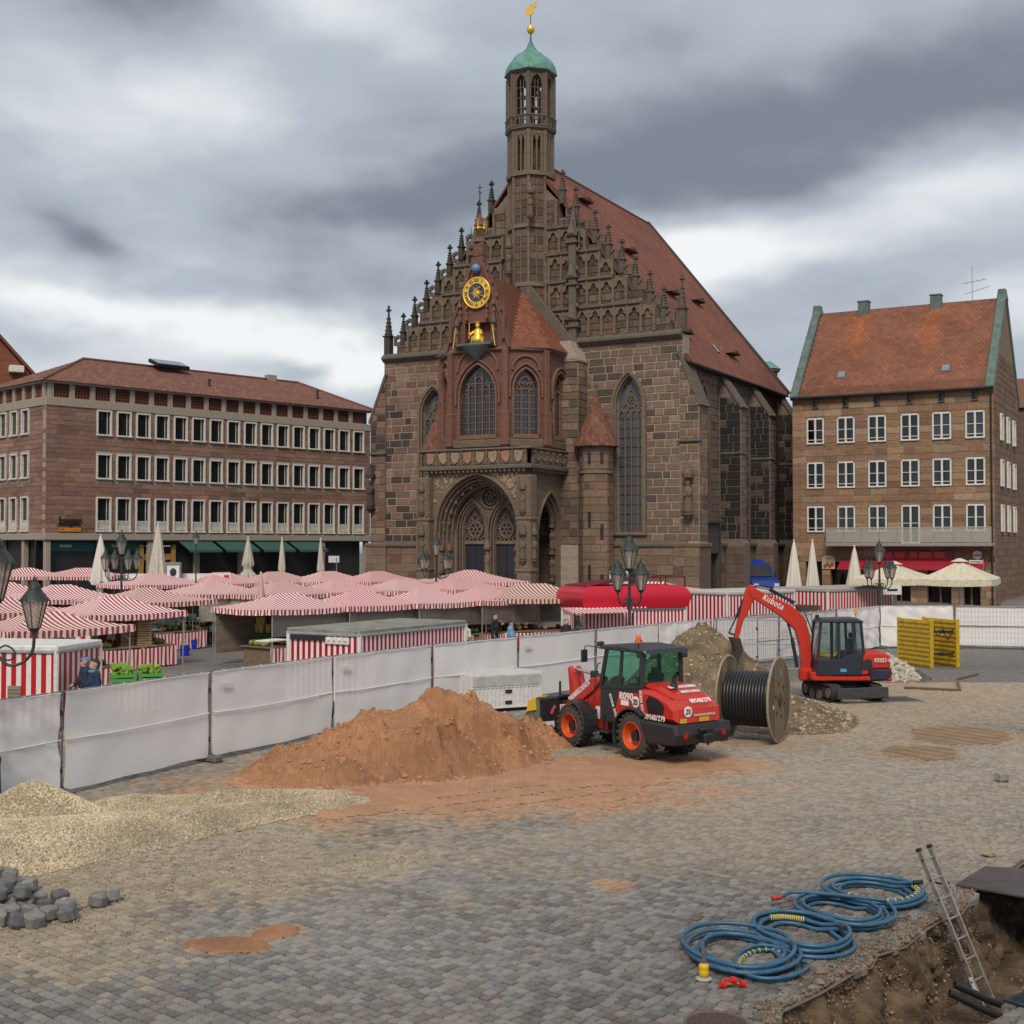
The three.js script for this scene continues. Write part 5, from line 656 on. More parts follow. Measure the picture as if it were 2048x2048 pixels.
// ---------- the sandstone house on the right ----------
{
 const B=thing('corner_house','tan sandstone house with steep orange tiled roof and copper edged gables','building',[31.812,0,-84],-0.5044);
 const W=13.55,mo=new Masonry(66),pal=(r,u,y)=>{const t=r(),n=1+0.2*fbm(u*0.3,y*0.4,6,2);return vary(t<0.28?[0.326*n,0.207*n,0.132*n]:t<0.45?[0.238*n,0.145*n,0.0924*n]:t<0.57?[0.334*n,0.246*n,0.167*n]:[0.29*n,0.176*n,0.113*n],r,0.22);};
 const xs=[-11.9,-9.76,-7.61,-5.4,-3.32,-1.18],rows=[[12.06,13.9],[8.93,10.78],[5.86,7.68]],mortar=stoneM([0.26,0.175,0.115]);
 const holes=[];xs.forEach((x,i)=>{rows.forEach(([a,b],j)=>{const y0=i===3&&j===2?5.06:a;holes.push([[x - 0.62,y0],[x+0.62,y0],[x+0.62,b],[x - 0.62,b]]);});holes.push([[x - 0.16,14.65],[x+0.16,14.65],[x+0.16,15.14],[x - 0.16,15.14]]);});
 obj('front_wall',extr([[-W,4.2],[0,4.2],[0,15.4],[-W,15.4]],0.45,{holes}).translate(0,0,-0.48),mortar,B);
 const gableP=[[0,0],[12,0],[12,15.4],[6,22.3],[0,15.4]];
 for(const x of[-W,-0.45])obj('gable_wall',extr(gableP,0.43).rotateY(Math.PI/2).translate(x+0.01,0,-0.01),mortar,B);
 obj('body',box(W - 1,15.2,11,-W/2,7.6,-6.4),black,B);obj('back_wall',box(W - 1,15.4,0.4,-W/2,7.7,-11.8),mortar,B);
 const sp1=(y)=>xs.flatMap((x,i)=>[...rows.filter(([a,b],j)=>y>(i===3&&j===2?5.06:a)- 0.2&&y<b+0.2).map(()=>[x - 0.66,x+0.66]),...(y>14.5&&y<15.3?[[x - 0.2,x+0.2]]:[])]);
 mo.wall([0,0,0],0,-W,0,4.2,15.4,0.467,1.05,0.05,pal,sp1,0.014);mo.wall([0.03,0,0],Math.PI/2,0,12,0,15.4,0.467,1.0,0.04,(r)=>vary([0.2,0.12,0.08],r,0.4),null,0.014,0.35);mo.wall([0.03,0,0],Math.PI/2,1.2,10.8,15.4,18,0.467,0.9,0.04,(r)=>vary([0.2,0.12,0.08],r,0.4),(y)=>[[-1,(y - 15.4)*0.87+0.5],[11.5 -(y - 15.4)*0.87,20]],0.014,0.3);
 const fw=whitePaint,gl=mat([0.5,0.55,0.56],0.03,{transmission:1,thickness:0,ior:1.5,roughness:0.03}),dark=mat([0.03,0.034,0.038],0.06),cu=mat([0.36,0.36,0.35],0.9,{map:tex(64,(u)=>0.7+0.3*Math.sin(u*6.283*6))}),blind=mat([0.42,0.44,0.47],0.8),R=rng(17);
 const frame=(w,h,m)=>{const b=0.11,L=[cbox(b,h,0.14,-w/2+b/2,h/2,0,0.015),cbox(b,h,0.14,w/2 - b/2,h/2,0,0.015),cbox(w,b,0.14,0,h - b/2,0,0.015),cbox(w,b,0.16,0,b/2,0.02,0.015),cbox(0.13,h - 0.1,0.12,0,h/2,0.02,0.015),...[-1,1].map((s)=>cbox(w/2 - 0.1,0.045,0.07,s*w/4,h*0.53,0,0.01))];if(m)L.push(cbox(w - 0.1,0.05,0.06,0,0.3,0.06,0.01));return join(L);},fg=frame(1.24,1.84,true),fgD=frame(1.24,2.62,false);
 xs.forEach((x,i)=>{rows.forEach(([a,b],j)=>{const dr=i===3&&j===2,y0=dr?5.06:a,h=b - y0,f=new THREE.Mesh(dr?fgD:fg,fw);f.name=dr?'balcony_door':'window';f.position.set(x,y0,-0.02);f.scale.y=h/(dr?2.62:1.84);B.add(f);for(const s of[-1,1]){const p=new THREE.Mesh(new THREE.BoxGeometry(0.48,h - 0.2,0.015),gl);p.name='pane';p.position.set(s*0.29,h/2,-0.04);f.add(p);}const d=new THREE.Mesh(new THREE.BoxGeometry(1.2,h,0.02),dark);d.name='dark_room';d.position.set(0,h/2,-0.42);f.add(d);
 const kind=j===0?(i>=4?2:0):j===2?1:[2,1,0,1,1,1][i];if(kind)for(const s of[-1,1]){if(kind===2&&j===1&&s>0)continue;const w=kind===2?0.5:0.3+R()*0.2,c=new THREE.Mesh(new THREE.BoxGeometry(w,h - 0.15,0.02),kind===2?blind:cu);c.name=kind===2?'blind':'curtain';c.position.set(s*(0.55 - w/2),h/2,-0.075);f.add(c);}});
 const v=obj('attic_opening',[cbox(0.42,0.08,0.16,x,15.17,0,0.01),cbox(0.42,0.08,0.2,x,14.62,0,0.01),cbox(0.06,0.5,0.16,x - 0.18,14.9,0,0.01),cbox(0.06,0.5,0.16,x+0.18,14.9,0,0.01)],sGrey,B);obj('attic_pane',box(0.3,0.48,0.02,x,14.9,-0.2),dark,v);});
 for(const z of[-3,-6,-9])for(const y of[12.06,8.93,5.86]){const f=obj('side_window',[cbox(0.14,1.84,0.12,0.1,y+0.92,z - 0.45,0.01),cbox(0.14,1.84,0.12,0.1,y+0.92,z+0.45,0.01),cbox(0.14,0.1,1.0,0.1,y+1.8,z,0.01),cbox(0.14,0.1,1.0,0.1,y+0.05,z,0.01)],fw,B);obj('pane',box(0.1,1.8,0.9,0.05,y+0.92,z),dark,f);}
 // roof
 const rise=6.9,run=6.25,SL=Math.hypot(rise,run),a=Math.atan2(rise,run),rM=mat([0.17,0.07,0.04],0.9,{map:g2});
 obj('roof',[T(box(W - 0.9,0.12,SL),-W/2,15.3+rise/2,-6+run/2 - 0.0,a)],rM,B);obj('roof',[T(box(W - 0.9,0.12,SL),-W/2,15.3+rise/2,-6 - run/2,-a)],rM,B);
 const bx=(u,c)=>Math.exp(-(((u - c)/0.75)**2));tiles(B,'roof_tiles',V3(-W+0.45,15.4,0.3),V3(1,0,0),V3(0,rise,-run).normalize(),W - 0.9,SL,0.33,0.29,(u,v,p,q)=>{const rust=sstep(v,2.5,6.5)*(bx(u,3.3)+bx(u,8.3))*(v>8.7?0.3:1),n=0.82+0.3*p+0.25*fbm(u*0.4,v*0.4,3,3),m=q>0.85?1.25:1,lo=v<0.9?0.75:1;return[lerp(0.235,0.31,rust)*n*m*lo,lerp(0.1,0.11,rust)*n*lo,lerp(0.06,0.045,rust)*n*lo];},85);
 for(const x of[-W+0.1,-0.35]){const c=obj('gable_coping',[beam([x+0.15,15.3,0.45],[x+0.15,22.5,-5.9],0.58,0.45),beam([x+0.15,22.5,-6.1],[x+0.15,15.3,-12.4],0.58,0.45),extr([[-0.36,0],[0.36,0],[0.24,0.75],[-0.24,0.75]],0.7).translate(x+0.15,22.2,-6.35)],copperDark,B);obj('coping_seam',[0.15,0.32,0.5,0.68,0.85].map((t)=>T(cbox(0.61,0.04,0.48,0,0,0,0.01),x+0.15,lerp(15.3,22.5,t),lerp(0.45,-5.9,t),a+Math.PI/2)),copper,c);}
 for(const[x]of[[-9.83],[-4.68]]){obj('chimney',[cbox(0.75,1.9,0.75,x,22.0,-5.9,0.03),cbox(0.85,0.1,0.85,x,22.95,-5.9,0.02)],copperDark,B);}obj('ridge_tiles',Array.from({length:31},(_,i)=>cyl(0.14,0.13,0.43,-W+0.6+i*0.41,22.25,-6.0,8,0,0,Math.PI/2)),rM,B);
 for(const x of[-10.3,-3.2]){const s=obj('roof_hatch',T(cbox(0.62,0.12,0.75,0,0,0,0.02),x,17.0,-1.08,a),copperDark,B);obj('hatch_glass',T(cbox(0.46,0.02,0.56,0,0.07,0,0.005),x,17.0,-1.08,a),mat([0.22,0.25,0.25],0.2),s);}
 obj('gutter',[cyl(0.1,0.1,W,-W/2,15.35,0.42,8,0,0,Math.PI/2),cyl(0.06,0.06,15,-0.15,7.6,0.16,8)],metalDark,B);obj('antenna',[cyl(0.025,0.02,2.8,-2.2,23.4,-5.9,5),rod([-2.9,23.6,-5.9],[-1.2,23.8,-5.9],0.02),rod([-2.8,22.9,-6.2],[-0.9,23.2,-5.5],0.02),...[0,1,2,3].map((i)=>rod([-2.6+i*0.4,23.65+i*0.04,-6.3],[-2.6+i*0.4,23.65+i*0.04,-5.5],0.012))],steel,B);
 // balcony with glass panels
 const bal=obj('balcony',cbox(10.85,0.22,1.3,-5.45,4.98,0.66,0.03),matte([0.3,0.28,0.26]),B);for(let i=0;i<10;i++){obj('baluster',cbox(0.06,1.08,0.06,-10.82+i*1.195,5.6,1.27,0.01),alu,bal);if(i<9)obj('glass_panel',box(1.1,0.95,0.015,-10.22+i*1.195,5.62,1.27),mat([0.75,0.75,0.72],0.25,{transmission:0.75,thickness:0}),bal);}obj('end_panel',box(0.015,0.95,1.2,-10.84,5.62,0.65),mat([0.75,0.75,0.72],0.25,{transmission:0.75,thickness:0}),bal);obj('handrail',[cbox(10.85,0.05,0.06,-5.45,6.13,1.27,0.01)],alu,bal);
 // ground floor: piers, dark glazing, red awning and sign
 obj('ground_floor_band',cbox(W,0.6,0.5,-W/2,4.1,-0.26,0.02),mortar,B);for(const[x,w]of[[-13.1,0.9],[-11.2,0.6],[-8.7,0.7],[-4.9,1.1],[-2.4,0.8],[-0.5,0.9]]){obj('pier',cbox(w,3.8,0.5,x,1.9,-0.28,0.02),mortar,B);mo.wall([0,0,0],0,x - w/2,x+w/2,0,3.8,0.48,0.6,0.04,pal,null,0.014,0.5);}
 obj('restaurant_glazing',[box(W - 0.8,3.8,0.05,-W/2,1.9,-0.9)],mat([0.016,0.015,0.014],0.1),B);obj('door_frame',[cbox(0.1,3,0.12,-10.4,1.5,-0.4,0.01),cbox(0.1,3,0.12,-9.5,1.5,-0.4,0.01)],mat([0.05,0.03,0.02],0.6),B);for(const x of[-7.4,-6.2,-3.6,-1.6])obj('glazing_bar',cbox(0.12,3.6,0.1,x,1.8,-0.7,0.01),mat([0.2,0.12,0.06],0.7),B);
 const red=mat([0.36,0.012,0.03],0.75,{map:rep(tWeave,1)});for(const[x0,x1]of[[-10.1,-0.5]])obj('red_awning',[T(cbox(x1 - x0,0.03,1.5,0,0,0,0.008),(x0+x1)/2,3.65,0.75,0.5)],red,B);obj('restaurant_sign',cbox(4.75,0.62,0.12,-5.05,4.28,0.12,0.02),mat([0.2,0.008,0.016],0.5),B);for(const[x,w]of[[-6.9,0.6],[-6.1,0.7],[-5.2,0.5],[-4.4,0.8],[-3.5,0.7]])obj('sign_panel',cbox(w,0.44,0.05,x,4.28,0.2,0.02),mat([0.5,0.01,0.035],0.4),B);
 obj('round_sign',[cyl(0.3,0.3,0.08,-1.1,4.3,0.1,20,Math.PI/2)],whitePaint,B);obj('round_sign_band',cbox(0.5,0.12,0.04,-1.1,4.28,0.14,0.01),mat([0.2,0.2,0.2],0.6),B);obj('arched_picture',extr([...archPts(-11.0,0.45,3.3,3.9,0.35)],0.06).translate(0,0,0.05),mat([0.6,0.5,0.35],0.7,{map:st1}),B);obj('picture_figures',[0,1,2,3].map((i)=>sph(0.12,-11.25+i*0.17,3.5+0.12*(i % 2),0.12,8,1,1.3,0.4)),mat([0.35,0.08,0.03],0.7),B);obj('wall_lamp',cbox(0.12,0.6,0.12,-9.0,2.6,0.1,0.03),mat([0.9,0.7,0.35],0.6,{emissive:new THREE.Color(0.8,0.5,0.2),emissiveIntensity:0.6}),B);
 mo.finish(B,'stone_block','stone_blocks',300);
 const N=thing('rear_house','dim sandstone house with paired windows in the alley at the right edge','building',[31.812,0,-84],-0.5044);obj('wall',box(12,15.3,16,-5.6,7.65,-21.5),stoneM([0.17,0.12,0.09]),N);obj('roof',extr([[-8.3,0],[8.3,0],[0,3.2]],12.4).rotateY(Math.PI/2).translate(-11.8,15.3,-21.5),mat([0.2,0.08,0.05],0.9,{map:g2}),N);
 for(let i=0;i<5;i++)for(const y of[12,8.9,5.8,2.2]){const f=obj('window',[cbox(0.14,1.9,0.12,0.43,y+0.9,-15.4 - i*2.6,0.01),cbox(0.14,1.9,0.12,0.43,y+0.9,-16.5 - i*2.6,0.01),cbox(0.14,0.12,1.2,0.43,y+1.8,-15.95 - i*2.6,0.01)],mat([0.4,0.38,0.34],0.6),N);obj('pane',box(0.08,1.8,1.0,0.4,y+0.9,-15.95 - i*2.6),dark,f);}
}
// ---------- market ----------
const stripeTex=(a,b,n=128)=>tex(n,(u,v)=>{const s=Math.abs(((u*2)% 1)- 0.5)*2,t=sstep(s,0.46,0.54),k=0.96+0.05*tnoise(u,v,9,4,3);return[0,1,2].map((i)=>lerp(a[i],b[i],t)*k);});
const redS=[0.64,0.2,0.24],whS=[0.95,0.89,0.88],sT=stripeTex(redS,whS),sT2=stripeTex([0.6,0.05,0.12],[0.95,0.86,0.87]),sT3=stripeTex([0.72,0.02,0.06],[0.88,0.86,0.85]);
const cloth=(t,p,o={})=>new THREE.MeshStandardMaterial({roughness:0.82,map:rep(t,p,1),side:THREE.DoubleSide,...o});
const clothA=cloth(sT,0.4),clothB=cloth(stripeTex([0.6,0.24,0.26],[0.9,0.83,0.8]),0.42),clothC=cloth(stripeTex([0.66,0.18,0.22],[0.95,0.86,0.86]),0.38);
const greySheet=mat([0.42,0.39,0.35],0.5,{map:st1}),clearSheet=mat([0.78,0.75,0.7],0.14,{transmission:0.9,thickness:0});
function patch(A,B,Cc,D,nu,nv,sag,u0=0){// cloth between eave A-B and ridge D-C; u in metres along the eave
 const pos=[],uv=[],idx=[],L=Math.hypot(B[0]- A[0],B[2]- A[2]);for(let j=0;j<=nv;j++)for(let i=0;i<=nu;i++){const s=i/nu,t=j/nv,lo=A.map((v,k)=>lerp(v,B[k],s)),hi=D.map((v,k)=>lerp(v,Cc[k],s)),p=lo.map((v,k)=>lerp(v,hi[k],t));p[1]-=sag*4*t*(1 - t)+(1 - t)*0.06*Math.sin(s*Math.PI);pos.push(...p);const Lt=Math.hypot(hi[0]- D[0],hi[2]- D[2]);const off=lerp(0,(D[0]- A[0])*(B[0]- A[0])/L+(D[2]- A[2])*(B[2]- A[2])/L,t);uv.push(u0+off+lerp(s*L,Lt,t),t);}
 for(let j=0;j<nv;j++)for(let i=0;i<nu;i++){const a=j*(nu+1)+i;idx.push(a,a+1,a+nu+2,a,a+nu+2,a+nu+1);}
 const g=new THREE.BufferGeometry();g.setAttribute('position',new THREE.Float32BufferAttribute(pos,3));g.setAttribute('uv',new THREE.Float32BufferAttribute(uv,2));g.setIndex(idx);g.computeVertexNormals();return flat(g);
}
function valance(A,B,h,r){const L=Math.hypot(B[0]- A[0],B[2]- A[2]),n=Math.round(L/0.085),pos=[],uv=[],idx=[];for(let i=0;i<=n;i++){const s=i/n,p=A.map((v,k)=>lerp(v,B[k],s)),sg=0.06*Math.sin(s*Math.PI),w=0.02*Math.sin(i*1.3+r*9);const hh=h*(0.86+0.14*Math.abs(Math.sin(s*L/0.34*Math.PI*2)));pos.push(p[0],p[1]- sg,p[2],p[0]+w,p[1]- sg - hh,p[2]+w);uv.push(s*L,0,s*L,0.3);if(i<n)idx.push(2*i,2*i+1,2*i+3,2*i,2*i+3,2*i+2);}const g=new THREE.BufferGeometry();g.setAttribute('position',new THREE.Float32BufferAttribute(pos,3));g.setAttribute('uv',new THREE.Float32BufferAttribute(uv,2));g.setIndex(idx);g.computeVertexNormals();return flat(g);}
const rS=rng(909);
function stall(label,x,z,w,d,eave,peak,m,o={}){
 w*=1.3;d*=1.25;peak=eave+(peak - eave)*0.68;
 const t=thing('market_stall',label,'market stall',[x,0,z],o.turn??0.9,'striped market stalls'),W=w/2,D=d/2,rl=o.ridge??Math.max(0,w - d)/2,c=[[-W,eave,D],[W,eave,D],[W,eave,-D],[-W,eave,-D]],P=[-rl,peak,0],Q=[rl,peak,0],k=rS()*0.2;
 const can=new THREE.Mesh(mergeGeometries([patch(c[0],c[1],Q,P,10,6,0.1,k),patch(c[1],c[2],Q,Q,8,6,0.1,k),patch(c[2],c[3],P,Q,10,6,0.1,k),patch(c[3],c[0],P,P,8,6,0.1,k)]),m);can.name='canopy';t.add(can);
 const vm=new THREE.Mesh(mergeGeometries([valance(c[0],c[1],0.24,k),valance(c[1],c[2],0.24,k),valance(c[2],c[3],0.24,k),valance(c[3],c[0],0.24,k)]),m);vm.name='valance';t.add(vm);
 for(const[px,pz]of[[-W+0.12,D - 0.12],[W - 0.12,D - 0.12],[W - 0.12,-D+0.12],[-W+0.12,-D+0.12]])obj('post',[rod([px,0,pz],[px,eave+0.02,pz],0.025),rod([px,eave - 0.5,pz],[px*0.72,eave+0.1,pz*0.72],0.015,4)],alu,t);
 obj('ridge_pole',[rod([-rl - 0.05,peak - 0.05,0],[rl+0.05,peak - 0.05,0],0.03),rod([0,eave - 0.2,0],[0,peak - 0.03,0],0.025)],alu,t);
 if(!o.bare){const tb=obj('counter',[cbox(w - 0.5,0.05,d*0.5,0,0.85,D*0.3,0.01),...[-1,1].map((s)=>cbox(0.06,0.85,d*0.45,s*(W - 0.4),0.42,D*0.3,0.01))],mat([0.2,0.14,0.09],0.8,{map:st1}),t);const sk=new THREE.Mesh(mergeGeometries([valance([-W+0.25,0.84,D*0.8],[W - 0.25,0.84,D*0.8],0.8,0.3)]),clothC);sk.name='skirt';tb.add(sk);const gd=[],gc=[[0.2,0.24,0.05],[0.3,0.09,0.04],[0.32,0.2,0.05],[0.07,0.15,0.04],[0.25,0.16,0.1]],R=rng(Math.round(x*91+z*7));for(let i=0;i<5;i++){const L=[];for(let q=0;q<9;q++)L.push(sph(0.09+R()*0.05,-W+0.5+i*(w - 1)/4+(R()- 0.5)*0.4,0.95+R()*0.08,D*0.3+(R()- 0.5)*d*0.35,6));obj('produce',L,mat(gc[Math.floor(R()*5)],0.7),tb);}}
 if(o.back){const g=[box(w - 0.3,o.back,0.02,0,eave - o.back/2,-D+0.14),...(o.front?[]:[box(0.02,o.back,d - 0.3,-W+0.14,eave - o.back/2,0)])];obj('back_sheet',g,o.backM??clothC,t,false);}
 if(o.front)obj('front_sheet',tube.call?[box(w - 0.3,o.front,0.02,0,eave - 0.1 - o.front/2,D - 0.14)]:[],o.frontM??greySheet,t);
 return t;
}
stall('red striped stall nearest the camera at the left edge, behind the striped trailer',-15.5,-42.4,3.5,2.8,2.25,2.95,clothB,{back:1.8});
stall('red striped stall with crates stacked under it, right of the nearest left stall',-16.2,-51.8,3.5,3.0,2.25,3.2,clothA,{back:1.9});
stall('red striped stall at the left edge behind the nearest one',-20.6,-51.2,3.6,3,2.35,3.1,clothB,{back:1.6});
stall('red striped stall in the second row behind the lantern at left',-22.1,-62.6,3.9,3.2,2.4,3.3,clothA,{back:1.6});
stall('red striped stall with drooping right corner behind the crate stall',-17.4,-60.6,3.9,3.4,2.35,3.2,clothB,{back:1.2});
stall('red striped stall third from left in the row behind the lantern',-26.5,-66.5,3.9,3.2,2.4,3.3,clothA,{back:1.6});
for(const[l,x,z,w,m]of[['front row red striped stall with a hanging white card at its left end',-9.4,-53.2,3.7,clothA],['front row red striped stall above the long striped trailer',-6.7,-56.0,3.7,clothC],['front row red striped stall with clear curtains behind the trailer roof',-4.0,-58.6,3.7,clothA],['front row red striped stall at the right end beside the man in black',-1.4,-61.2,3.5,clothC]])stall(l,x,z,w,3.0,2.4,3.2,m,{front:1.0,frontM:clearSheet,back:1.9,backM:mat([0.26,0.2,0.16],0.8,{map:st1})});
for(const[l,x,z,m]of[['second row red striped stall with a pale skirt beside the open cart',-15.6,-66.6,clothA],['second row red striped stall behind the furled red parasol',-12.0,-66.2,clothB],['second row red striped stall left of the middle lamp',-9.4,-69.0,clothC],['second row red striped stall right under the middle lamp',-6.2,-71.6,clothA],['second row red striped stall in front of the church doors',-3.2,-73.6,clothC]])stall(l,x,z,3.9,3.4,2.5,3.35,m,{back:1.4,backM:greySheet,front:l.includes('pale skirt')?1.3:0});
for(const[l,x,z,m]of[['back row red striped stall below the blue and white banners',-21.6,-77.4,clothA],['back row red striped stall right of the banners',-18.2,-79.8,clothC],['back row red striped stall below the slim furled parasols',-15.2,-82.0,clothB],['back row red striped stall at the corner of the office block',-12.0,-83.2,clothA],['back row red striped stall left of the church porch',-8.8,-83.2,clothC]])stall(l,x,z,4.2,3.4,2.65,3.55,m,{bare:true});
stall('tall red striped stall with a white peak directly before the church doors',-2.6,-79.0,4.6,4.2,2.75,3.75,clothA,{bare:true,turn:0.35});
stall('wide striped stall with broad faded stripes left of the red kiosk',1.0,-62.6,4.6,3.6,2.45,3.35,cloth(stripeTex([0.56,0.3,0.3],[0.86,0.8,0.74]),0.42),{turn:0.4,back:1.4,backM:greySheet});
stall('low red striped canopy just behind the red kiosk',7.6,-69.0,4.8,4,2.5,3.2,clothA,{turn:-0.3,bare:true});
stall('red striped stall at the far left in front of the shop windows',-33.4,-87.8,4.4,4,2.9,3.65,clothA,{turn:0.6,bare:true});stall('red striped stall with scalloped edge beside the white furled parasol',-29.4,-87.4,4.6,4,2.9,3.65,clothC,{turn:0.6,bare:true});stall('red striped stall cut off by the left edge under the large lantern',-37.0,-88.5,4.4,4,2.9,3.65,clothA,{turn:0.6,bare:true});
// ---------- striped trailers and kiosks ----------
const stripeWall=(t,p)=>new THREE.MeshStandardMaterial({roughness:0.5,map:rep(t,p,1)});
function stripedBox(name,label,cat,pos,turn,w,d,h,m,roofM,o={}){
 const t=thing(name,label,cat,pos,turn);const b=o.base??0.35,H=h - b;obj('body',[cbox(w,H - 0.12,d,0,b+H/2 - 0.06,0,0.02)],m,t);obj('roof',[cbox(w+0.1,0.14,d+0.1,0,h - 0.05,0,0.03)],roofM,t);obj('roof_trim',[cbox(w+0.16,0.09,0.08,0,h - 0.13,d/2+0.02,0.02),cbox(w+0.16,0.09,0.08,0,h - 0.13,-d/2 - 0.02,0.02),cbox(0.08,0.09,d,w/2+0.02,h - 0.13,0,0.02),cbox(0.08,0.09,d,-w/2 - 0.02,h - 0.13,0,0.02)],alu,t);
 for(const sx of[-1,1])for(const sz of[-1,1])obj('corner_post',cyl(0.07,0.07,H - 0.1,sx*(w/2+0.0),b+H/2 - 0.05,sz*(d/2+0.0),8),whitePaint,t);
 if(o.wheels !==false)for(const s of[-1,1]){const wl=obj('wheel',T(cyl(0.3,0.3,0.2,0,0,0,16),s*(w/2 - 0.1),0.3,0.1,0,0,Math.PI/2),rubber,t);obj('rim',T(cyl(0.16,0.16,0.22,0,0,0,12),s*(w/2 - 0.1),0.3,0.1,0,0,Math.PI/2),steel,wl);}
 if(!o.base)obj('chassis',[cbox(w - 0.4,0.15,d - 0.3,0,0.3,0,0.02),...[-1,1].flatMap((s)=>[-1,1].map((k)=>cbox(0.08,0.3,0.08,s*(w/2 - 0.3),0.15,k*(d/2 - 0.3),0.01)))],metalDark,t);return t;
}
const roofGrey=mat([0.25,0.25,0.21],0.7,{map:st4});
{// long trailer: near corner (-4.41,-36.84), left corner (-6.96,-39.89), right corner (-1.63,-44.41)
 const t=stripedBox('market_trailer','long red and white striped market trailer with grey roof behind the fence','trailer',[-4.1,0,-39.98],1.05,5.76,2.6,2.45,stripeWall(sT2,0.42),roofGrey);
 obj('hatch_rail',[cbox(0.06,0.14,1.3,-2.93,2.2,-0.55,0.02)],black,t);obj('hatch_strip',[cbox(0.05,0.2,0.85,-2.93,2.14,0.55,0.01),...[0,1,2,3].map((i)=>cbox(0.06,0.06,0.08,-2.96,2.16,0.25+i*0.2,0.01))],whitePaint,t);obj('open_flap',cbox(0.9,0.05,0.5,-3.3,2.1,-1.6,0.01),whitePaint,t);
}
{const t=stripedBox('market_trailer','white trailer with bold red stripes at the left edge behind the fence','trailer',[-13.2,0,-33.2],-0.17,4.2,2.2,2.4,stripeWall(sT3,0.54),whitePaint);obj('vent_grille',[cbox(0.36,0.42,0.03,0.98,1.2,1.12,0.01),...[0,1,2,3].map((i)=>cbox(0.3,0.03,0.05,0.98,1.06+i*0.09,1.13,0.005))],matte([0.25,0.22,0.17]),t);}
{// kiosk with a padded red roof
 const t=stripedBox('food_kiosk','striped food kiosk with bulging bright red roof and roof rails','kiosk',[5.25,0,-60.4],0.34,5.1,2.7,2.1,stripeWall(sT2,0.36),mat([0.3,0.3,0.3],0.6),{wheels:false});
 const prof=[];for(let i=0;i<=10;i++){const a=Math.PI/2*i/10;prof.push([Math.cos(a),Math.sin(a)]);}const g=new THREE.BoxGeometry(5.5,1.0,3.3,24,8,16),p=g.attributes.position;for(let i=0;i<p.count;i++){const y=p.getY(i)/0.5,k=y>-0.9?1 - 0.13*Math.max(0,y)**2.4 -(y<-0.3?0.03*(-y):0):0.96;p.setXYZ(i,p.getX(i)*k,p.getY(i),p.getZ(i)*(k - 0.02));}g.computeVertexNormals();obj('padded_roof',T(g,0,2.56,0),mat([0.5,0.008,0.03],0.33),t);
 const rr=mat([0.13,0.01,0.018],0.5);obj('roof_rail',[rod([-2.4,2.9,1.3],[-2.4,3.05,1.3],0.035),rod([2.6,2.9,1.3],[2.6,3.45,1.3],0.035),rod([1.6,2.9,1.3],[1.6,3.45,1.3],0.035),rod([-2.5,3.05,1.3],[-0.6,3.4,1.3],0.04),rod([-0.6,3.4,1.3],[2.6,3.46,1.3],0.04),rod([2.6,3.46,1.3],[2.6,3.46,-1.3],0.04),rod([2.6,2.9,-1.3],[2.6,3.45,-1.3],0.035),rod([-2.4,3.05,-1.3],[2.6,3.46,-1.3],0.04),box(3.0,0.03,2.6,-0.95,3.22,0,0,0,0.11)],rr,t);
 obj('awning',[T(cbox(3.0,0.03,1.5,0,0,0,0.005),-2.2,2.0,2.1,0.12)],clothC,t,false);for(const s of[-3.6,-0.8])obj('awning_post',rod([s,0,2.75],[s,1.95,2.75],0.03),metalDark,t);obj('side_board',[cbox(0.04,1.4,0.9,-3.7,1.1,2.0,0.01)],whitePaint,t);obj('scallop_lights',Array.from({length:18},(_,i)=>sph(0.05,-3.1+i*0.2,2.06,1.82,6)),whitePaint,t);
}
stripedBox('market_hut','striped market hut with flat pale roof between red kiosk and digger arm','hut',[11.7,0,-66.8],0.7,5.4,3.4,2.6,stripeWall(sT2,0.5),mat([0.5,0.49,0.46],0.6),{base:0.05,wheels:false});
{const t=stripedBox('market_hut','bright red striped market hut in front of the sandstone house','hut',[18.2,0,-71.8],0.68,6.2,3.6,2.6,stripeWall(sT3,0.5),mat([0.36,0.33,0.3],0.7),{base:0.05,wheels:false});obj('counter_flap',cbox(0.9,0.06,2.6,3.6,1.6,0.3,0.01),whitePaint,t);obj('counter_cloth',[T(cbox(0.9,0.35,1.2,3.5,1.85,0.2,0.02),0,0,0)],stripeWall(sT3,0.4),t);obj('hatch',cbox(0.08,1.0,2.2,-3.1,1.2,0.2,0.01),matte([0.1,0.08,0.06]),t);}
